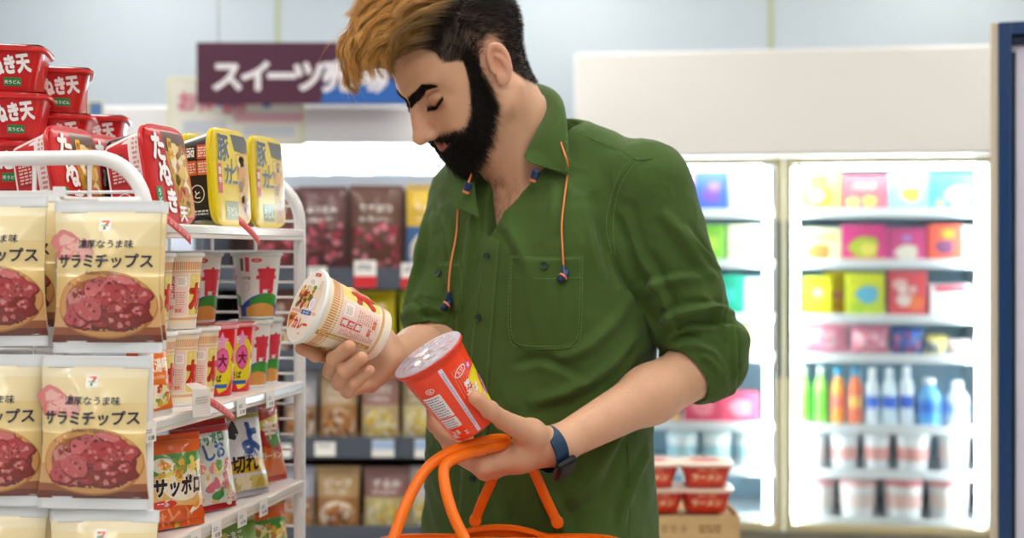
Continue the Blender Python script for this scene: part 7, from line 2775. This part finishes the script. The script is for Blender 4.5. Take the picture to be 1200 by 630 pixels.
    # frozen bags: soft pillows
    def pillow(label, pxa, pya, pxb, row, base, spots, seed, group='frozen food bags in the freezer'):
        xa, xb = xl(pxa), xl(pxb)
        z0 = dz[row] + 0.001
        h, w = zl((pxa + pxb) / 2, pya) - z0, xb - xa
        p = Print()
        p.rect(-w * .49, .08 * h, w * .49, .92 * h, ink(base, .4), 0)
        rg = random.Random(seed)
        for i in range(22):
            p.blob(rg.uniform(-.4, .4) * w, rg.uniform(.15, .8) * h, rg.uniform(.05, .13) * w, ink(rg.choice(spots), .4), 1 + i % 4, .3, i, 12, .7)
        t = make_pouch('frozen_food_bag', label, 'frozen food bag', w, h, 0.07, p, ink(base, .4), ink(base, .4), ink(base, .4), seed=seed, group=group, seal=0.008, crink=0.004)
        place_in(t, (xa + xb) / 2, 0.19, z0)
    pk = ['#f0a8b4', '#e88a9a', '#f7d0d4', '#d8707e', '#fbe6e4']
    pillow('pink frozen bag at the left of the fourth freezer shelf, right door', 937, 381, 1000, 3, '#eaa0b0', pk, 3)
    pillow('pink frozen bag second on the fourth freezer shelf, right door', 1001, 384, 1050, 3, '#e690a4', pk, 5)
    pillow('navy and red frozen bag on the fourth freezer shelf', 1051, 386, 1090, 3, '#2f5aa8', ['#2a4a98', '#d8343e', '#4a78c0', '#e0524a'], 7)
    pillow('yellow and blue frozen bag on the fourth freezer shelf', 1092, 396, 1119, 3, '#d8c86a', ['#5f8cc0', '#e8d87a', '#f0e8b0'], 9)
    pillow('pale pink frozen bag at the right end of the fourth freezer shelf', 1120, 402, 1150, 3, '#f4dce0', ['#f8e8ea', '#eab8c4'], 11)
    # bottles
    def bottle(label, pxa, pxb, pt, body, capc, lab_c, band=None, row=4):
        xa, xb = xl(pxa), xl(pxb)
        z0 = dz[row] + 0.001
        h = zl((pxa + pxb) / 2, pt) - z0
        r = (xb - xa) / 2
        t = empty('drink_bottle', label, 'bottle', group='drink bottles on the fifth freezer shelf')
        place_in(t, (xa + xb) / 2, 0.19, z0)
        bm = mat('bottle_' + body, body, 0.2, coat=0.4)
        mb = MB()
        mb.lathe([(0, 0), (r * .85, 0), (r, .03 * h), (r, .62 * h), (r * .92, .70 * h), (r * .55, .80 * h), (r * .42, .86 * h), (r * .42, .90 * h), (0, .90 * h)], bm, 24)
        mb.build('bottle_body', t)
        mb = MB()
        mb.lathe([(r * 1.01, .14 * h), (r * 1.015, .15 * h), (r * 1.015, .58 * h), (r * 1.01, .59 * h)], ink(lab_c, .3), 24)
        if band:
            mb.lathe([(r * 1.02, .30 * h), (r * 1.025, .31 * h), (r * 1.025, .50 * h), (r * 1.02, .51 * h)], ink(band, .3), 24)
        mb.build('wrap_label', t)
        mb = MB()
        mb.lathe([(r * .50, .87 * h), (r * .52, .88 * h), (r * .52, .985 * h), (r * .48, h), (0, h)], ink(capc), 20)
        mb.build('cap', t)
    bottle('bright green bottle, leftmost in the freezer bottle row', 937, 953, 434, '#8edc5a', '#e8f4ea', '#6fce3a')
    bottle('bright green bottle, second from the left in the freezer bottle row', 957, 975, 434, '#8edc5a', '#d8f0ee', '#63c832')
    bottle('orange bottle with blue cap beside the green bottles', 978, 996, 436, '#f0a04a', '#4aa8d8', '#f08a3a', '#e86a5a')
    bottle('red-orange bottle with blue cap beside the clear bottles', 999, 1017, 436, '#e8784a', '#3aa0cc', '#e06a4a', '#f0b05a')
    bottle('clear bottle with blue band next to the red-orange bottle', 1020, 1037, 436, '#e6f0f6', '#f4f6f8', '#dce8f4', '#2a66d0')
    bottle('clear bottle with blue band in the middle of its three', 1040, 1058, 436, '#dcecf2', '#e6ecf4', '#d4e6f0', '#2460cc')
    bottle('clear bottle with blue band next to the short blue bottle', 1061, 1079, 434, '#e8f0f6', '#f6f8fa', '#e0eaf6', '#2a5cc4')
    bottle('short sky blue bottle in the freezer bottle row', 1083, 1112, 448, '#6cb4ec', '#f0f4f8', '#4f9ce4', '#2f6cd0')
    bottle('white bottle, rightmost in the freezer bottle row', 1117, 1146, 452, '#f4f6fa', '#f8fafc', '#eaf0f8', '#a8c8f0')
    # tubs
    def tub(label, pxa, pxb, pt, row, band, lidc, group):
        xa, xb = xl(pxa), xl(pxb)
        z0 = dz[row] + 0.001
        h = zl((pxa + pxb) / 2, pt) - z0
        r = (xb - xa) / 2
        t = empty('food_tub', label, 'tub', group=group)
        place_in(t, (xa + xb) / 2, 0.20, z0)
        mb = MB()
        mb.lathe([(0, 0), (r * .80, 0), (r * .84, .02 * h), (r * .94, .80 * h), (r * .94, .82 * h), (0, .82 * h)], mat('tub_white', '#f4f6f8', .3), 28)
        mb.lathe([(r * .885, .28 * h), (r * .905, .30 * h), (r * .925, .60 * h), (r * .93, .62 * h)], ink(band), 28)
        mb.build('tub_body', t)
        mb = MB()
        mb.lathe([(r * .96, .80 * h), (r, .82 * h), (r, .90 * h), (r * .92, .97 * h), (r * .6, h), (0, h)], mat('tub_lid_' + lidc, lidc, .3), 28)
        mb.build('lid', t)
    for i, (a_, b_) in enumerate(((937, 974), (977, 1013), (1016, 1052), (1055, 1099), (1109, 1147))):
        tub(['white food tub with the faintest label, leftmost on the sixth freezer shelf', 'white food tub with pink label, second on the sixth freezer shelf', 'white food tub with pink label, middle of the sixth freezer shelf', 'widest white food tub with pink label, sixth freezer shelf', 'white food tub at the right end of the sixth freezer shelf'][i], a_, b_, 514, 5, ['#f6e8e4', '#eab0a8', '#e8a8a0', '#e8a49c', '#f6ece8'][i], '#f2f6f8', 'white food tubs on the sixth freezer shelf')
    for i, (a_, b_) in enumerate(((937, 984), (986, 1036), (1040, 1092), (1095, 1147))):
        tub(['white bowl with rosy lid, leftmost on the bottom freezer shelf', 'white bowl with rosy lid, second on the bottom freezer shelf', 'white bowl with the reddest lid on the bottom freezer shelf', 'white bowl with rosy lid, rightmost on the bottom freezer shelf'][i], a_, b_, 568, 6, ['#f4ecea', '#f2e0dc', '#eec8c4', '#f2e4e0'][i], ['#eab4ba', '#f0c4c4', '#e0929a', '#e8a8ae'][i], 'white bowls on the bottom freezer shelf')
    for i, (a_, b_) in enumerate(((778, 818), (820, 858), (860, 897))):
        tub(['pale food tub nearest his forearm in the left freezer door', 'pale food tub in the middle below his elbow in the left freezer door', 'pale food tub by the middle door frame in the left freezer door'][i], a_, b_, 512, 5, '#a8d0d8', '#e0f0f2', 'pale food tubs in the left freezer door')

def glass_mat(name):
    m = bpy.data.materials.new(name)
    m.use_nodes = True
    nt = m.node_tree
    nt.nodes.clear()
    out = nt.nodes.new('ShaderNodeOutputMaterial')
    mix = nt.nodes.new('ShaderNodeMixShader')
    tr = nt.nodes.new('ShaderNodeBsdfTransparent')
    gl = nt.nodes.new('ShaderNodeBsdfGlossy')
    gl.inputs['Roughness'].default_value = 0.02
    tr.inputs['Color'].default_value = (0.97, 0.99, 0.99, 1)
    fr = nt.nodes.new('ShaderNodeFresnel')
    fr.inputs['IOR'].default_value = 1.35
    nt.links.new(fr.outputs[0], mix.inputs[0])
    nt.links.new(tr.outputs[0], mix.inputs[1])
    nt.links.new(gl.outputs[0], mix.inputs[2])
    nt.links.new(mix.outputs[0], out.inputs['Surface'])
    MATS[name] = m
    return m

def build_floor_stand(M):
    """cardboard display box with red noodle bowls, right of his hip"""
    y = 3.30
    card = mat('cardboard', '#c9a878', 0.8, var=0.08, bump=0.2, bscale=300)
    zt = P(0, 604, y).z
    a, b = P(752, 0, y), P(866, 0, y)
    W = b.x - a.x
    t = empty('cardboard_box', 'tall brown cardboard display box holding red bowls beside his hip', 'box', ((a.x + b.x) / 2, y + 0.12, 0))
    mb = MB()
    th = 0.005
    for c, s in (((0, -0.12, zt / 2), (W, th, zt)), ((0, 0.12, zt / 2), (W, th, zt)), ((-W / 2, 0, zt / 2), (th, 0.24, zt)), ((W / 2, 0, zt / 2), (th, 0.24, zt)), ((0, 0, zt - 0.012), (W - .01, 0.235, 0.006)), ((0, 0, 0.004), (W, 0.24, 0.006))):
        mb.box(c, s, card)
    mb.build('box_body', t, bevel=0.001)
    mb = MB()
    p = Print()
    br = ink('#8a6238')
    for j in range(3):
        p.ell(-0.06 + 0.022 * j, zt - 0.030, 0.006, 0.008, br, 1)
        p.ell(-0.06 + 0.022 * j, zt - 0.030, 0.0035, 0.0055, ink('#c9a878', 0, .8), 2)
    p.fine(0.05, zt - 0.03, 0.06, 0.02, 2, br, 1, 3)
    p.text('取扱注意', 0, zt - 0.12, 0.03, br, 1, 0.02)
    p.wrap(mb, lambda u, v, hh: Vector((u, -0.1227 - hh, v)), 0, 0)
    mb.build('print', t, smooth=False)
    # bowls
    a0, a1, H = 0.046, 0.061, 0.055
    p = Print()
    p.rect(-a1 * .7, .008, a1 * .7, .046, ink('#d8401f', .4), 1)
    p.text('ラーメン', 0, .018, .018, ink('#f4dcb0', .4), 2, .04)
    p.rect(-a1 * .8, .042, a1 * .8, .050, ink('#f0c08a', .4), 2)
    l = Print()
    l.ell(0, 0, .05, .05, ink('#e8d2b8', .4), 1)
    l.ell(0, 0, .036, .036, ink('#c9542f', .4), 2)
    bw = make_square_bowl('noodle_bowl', 'x', 'noodle bowl', a0, a1, H, p, l, ink('#c42318', .4), ink('#e9c8b4', .4), ink('#e4d3be', .4), group='red noodle bowls on the cardboard box')
    kx = y / F_PX
    zz = zt + 0.001
    spots = [(826, 0, 0.0, -0.02, 'red noodle bowl at the front right of the cardboard box'), (771, 0, 0.0, -0.02, 'red noodle bowl at the front left of the cardboard box beside the shirt'),
             (826, 1, 0.0, 0.0, 'red noodle bowl stacked on the front right bowl'), (764, 1, 0.0, -0.02, 'red noodle bowl stacked on the front left bowl beside the shirt')]
    first = True
    for (px, lev, dy, yw, lab) in spots:
        q = P(px, 0, y + 0.06)
        M4 = upright((q.x, y + 0.075 + dy, zz + lev * (H + 0.005)), Vector((yw, -1, 0)))
        if first:
            bw['label'] = lab
            place(bw, M4)
            first = False
        else:
            copy_tree(bw, lab, M4)

def build_notice_stand(M):
    """navy-framed upright notice stand at the right edge"""
    y = 2.95
    navy = mat('navy_frame', '#153a68', 0.3, coat=0.2)
    beige = mat('beige_edge', '#cfc3ae', 0.4)
    x0, zt = P(1170, 28, y).x, P(1170, 28, y).z
    W = 0.60
    h = W / 2
    t = empty('notice_stand', 'tall navy-framed pale notice stand at the right picture edge', 'notice stand', (x0 + h, y, 0))
    t.rotation_euler = (0, 0, -0.33)
    t.location = Vector((x0, y, 0)) + Vector((h * math.cos(0.33), -h * math.sin(0.33), 0))
    def part(name, boxes, parent=t, bevel=0.002):
        mb = MB()
        for c, s, m in boxes:
            mb.box(c, s, m)
        return mb.build(name, parent, bevel=bevel)
    part('edge_trim', [((-h - 0.008, 0.006, zt / 2 + 0.01), (0.016, 0.050, zt - 0.02), beige), ((h + 0.008, 0.006, zt / 2 + 0.01), (0.016, 0.050, zt - 0.02), beige)])
    fw = 0.026
    part('frame', [((-h + fw / 2, -0.004, zt / 2 + 0.02), (fw, 0.040, zt - 0.04), navy), ((h - fw / 2, -0.004, zt / 2 + 0.02), (fw, 0.040, zt - 0.04), navy), ((0, -0.004, zt - fw * .5), (W - 2 * fw, 0.040, fw), navy), ((0, -0.004, 0.06), (W - 2 * fw, 0.040, 0.05), navy)])
    part('inner_frame', [((-h + fw + 0.004, 0.002, zt / 2), (0.008, 0.02, zt - 0.12), mat('navy_dark', '#0d2440', 0.4)), ((h - fw - 0.004, 0.002, zt / 2), (0.008, 0.02, zt - 0.12), mat('navy_dark', '#0d2440', 0.4)), ((0, 0.002, zt - fw - 0.010), (W - 2 * fw, 0.02, 0.020), mat('navy_dark', '#0d2440', 0.4))])
    part('notice_panel', [((0, 0.008, zt / 2), (W - 0.03, 0.008, zt - 0.08), mat('notice_lavender', '#e6e2f2', 0.4, var=0.05, vscale=4))])
    part('foot', [((-h + 0.05, 0.0, 0.018), (0.05, 0.34, 0.036), navy)])
    part('foot', [((h - 0.05, 0.0, 0.018), (0.05, 0.34, 0.036), navy)])
# ---------------------------------------------------------------- the room, its lamps and the camera
def build_room():
    def slab(name, c, s, m):
        mb = MB()
        mb.box(c, s, m)
        o = mb.build(name, None, smooth=False)
        o['kind'] = 'structure'
        return o
    HC = 2.90
    wall = mat('wall_paint', '#c8d6df', 0.6, var=0.02, vscale=3)
    walll = mat('wall_paint_white', '#e6e9f0', 0.6, var=0.02, vscale=3)
    x0, x1, y0, y1 = -3.2, 3.0, -2.6, 6.1
    slab('wall_back', ((x0 + x1) / 2, y1 + 0.06, HC / 2), (x1 - x0 + 0.24, 0.12, HC), wall)
    slab('wall_left', (x0 - 0.06, (y0 + y1) / 2, HC / 2), (0.12, y1 - y0, HC), walll)
    slab('wall_right', (x1 + 0.06, (y0 + y1) / 2, HC / 2), (0.12, y1 - y0, HC), mat('wall_paint_warm', '#a8a5a0', 0.6, var=0.02, vscale=3))
    slab('wall_front', ((x0 + x1) / 2, y0 - 0.06, HC / 2), (x1 - x0 + 0.24, 0.12, HC), mat('wall_paint_grey', '#8d9094', 0.6, var=0.02, vscale=3))
    slab('ceiling', ((x0 + x1) / 2, (y0 + y1) / 2, HC + 0.05), (x1 - x0 + 0.24, y1 - y0 + 0.24, 0.10), mat('ceiling_white', '#f2f3f4', 0.7))
    # floor: pale square tiles
    fm = mat('floor_tile', '#d8d6d0', 0.25)
    nt = fm.node_tree
    bs = nt.nodes['Principled BSDF']
    tc = nt.nodes.new('ShaderNodeTexCoord')
    br = nt.nodes.new('ShaderNodeTexBrick')
    br.offset = 0.0
    br.inputs['Scale'].default_value = 1.0
    br.inputs['Brick Width'].default_value = 0.45
    br.inputs['Row Height'].default_value = 0.45
    br.inputs['Mortar Size'].default_value = 0.003
    br.inputs['Color1'].default_value = (*srgb('#d9d7d1'), 1)
    br.inputs['Color2'].default_value = (*srgb('#d3d1cb'), 1)
    br.inputs['Mortar'].default_value = (*srgb('#a5a39d'), 1)
    nt.links.new(tc.outputs['Object'], br.inputs['Vector'])
    nt.links.new(br.outputs['Color'], bs.inputs['Base Color'])
    slab('floor', ((x0 + x1) / 2, (y0 + y1) / 2, -0.05), (x1 - x0, y1 - y0, 0.10), fm)
    # cover strips where the wall boards meet
    tm = mat('joint_strip', '#bcc4a6', 0.5)
    for i, px in enumerate((325, 903)):
        x = P(px, 0, y1).x
        slab('trim_%d' % (i + 1), (x, y1 - 0.004, HC / 2), (0.022, 0.010, HC), tm)
    for nm, c, s in (('baseboard_back', ((x0 + x1) / 2, y1 - 0.006, 0.05), (x1 - x0, 0.012, 0.10)), ('baseboard_left', (x0 + 0.006, (y0 + y1) / 2, 0.05), (0.012, y1 - y0, 0.10)), ('baseboard_right', (x1 - 0.006, (y0 + y1) / 2, 0.05), (0.012, y1 - y0, 0.10))):
        slab(nm, c, s, mat('baseboard_grey', '#9a9ca0', 0.5))
    # ceiling lamps: long recessed fittings with a glowing diffuser
    k = 0
    em = mat('lamp_diffuser', '#ffffff', 0.5, emit='#fff8f0', estr=LAMP)
    house = mat('lamp_housing', '#f2f2f2', 0.5)
    names = {(-1.6): 'left aisle', 0.2: 'middle aisle', 1.9: 'right aisle'}
    rows = {-1.2: 'behind the camera', 0.45: 'near the camera', 2.0: 'above the man', 3.7: 'above the snack rack', 5.2: 'near the back wall'}
    for x in names:
        for y in rows:
            t = empty('ceiling_lamp', 'long white ceiling lamp over the %s, %s' % (names[x], rows[y]), 'ceiling lamp', (x, y, HC), group='recessed ceiling lamps')
            mb = MB()
            for c, s in (((0, -0.64, -0.02), (0.34, 0.03, 0.04)), ((0, 0.64, -0.02), (0.34, 0.03, 0.04)), ((-0.155, 0, -0.02), (0.03, 1.25, 0.04)), ((0.155, 0, -0.02), (0.03, 1.25, 0.04))):
                mb.box(c, s, house)
            mb.build('housing', t, bevel=0.002)
            mb = MB()
            mb.box((0, 0, -0.018), (0.28, 1.25, 0.012), em)
            mb.build('diffuser', t, smooth=False)

def build_camera():
    cam = bpy.data.cameras.new('camera')
    co = bpy.data.objects.new('camera', cam)
    COL.objects.link(co)
    co.location = (0, 0, CAM_Z)
    co.rotation_euler = (PI / 2, 0, 0)
    cam.sensor_width = 36
    cam.lens = F_PX / 1200 * 36
    cam.shift_y = -(315 - HY) / 1200
    cam.clip_start = 0.05
    cam.dof.use_dof = True
    cam.dof.focus_distance = 1.87
    cam.dof.aperture_fstop = FSTOP
    SC.camera = co

def setup_view():
    w = bpy.data.worlds.new('shop_world')
    SC.world = w
    w.use_nodes = True
    w.node_tree.nodes['Background'].inputs[0].default_value = (0.85, 0.92, 1.0, 1)
    w.node_tree.nodes['Background'].inputs[1].default_value = 0.3
    v = SC.view_settings
    v.view_transform = 'Standard'
    v.look = 'None'
    v.exposure = EXPO
    v.gamma = 1.0
    v.use_curve_mapping = False
    c = SC.cycles
    c.use_denoising = True
    c.max_bounces = 6
    c.diffuse_bounces = 4
    c.glossy_bounces = 3
    c.transmission_bounces = 4
    c.transparent_max_bounces = 8
    c.sample_clamp_indirect = 8
    c.caustics_reflective = False
    c.caustics_refractive = False
# ---------------------------------------------------------------- build everything
FINE = True
LAMP, EXPO, FSTOP = 12.0, 0.0, 3.2
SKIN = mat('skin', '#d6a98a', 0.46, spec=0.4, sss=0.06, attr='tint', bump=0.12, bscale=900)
HAIRM = mat('hair', '#3a2818', 0.38, spec=0.5, attr='tint')
BEARDM = mat('beard_hair', '#15100f', 0.45, spec=0.35, attr='tint')
M = dict(cloth=mat('green_twill', '#435d29', 0.82, spec=0.2, bump=0.25, bscale=700, sheen=0.1, var=0.05, vscale=12),
         thread=mat('green_thread', '#648a42', 0.8), button=mat('dark_green_button', '#1d3a2c', 0.35), black=mat('black', '#0c0c0d', 0.5),
         denim=mat('blue_denim', '#2c4a80', 0.85, var=0.1), shoe=mat('shoe', '#2a2a2e', 0.6), white=mat('white', '#eeeeee', 0.5))
person = empty('person', 'bearded man in a green shirt comparing two noodle cups, orange basket on his arm', 'person', (0.046, 2.2, 0))
person.location = (0, 0, 0)
body, parts = build_body(person)
build_hair(person, parts[0][0], parts[0][1], HAIRM, BEARDM)
body_hair(person, parts, BEARDM)
shirt, SHIRT_BVH = build_clothes(person, M)
build_collar(person, shirt, M)
build_lower(person, M)
build_nails(person)
build_held(M)
build_basket(M)
build_gondola(M)
build_near_goods(M)
build_rack(M)
build_chiller(M)
build_freezer(M)
build_floor_stand(M)
build_notice_stand(M)
build_room()
build_camera()
setup_view()
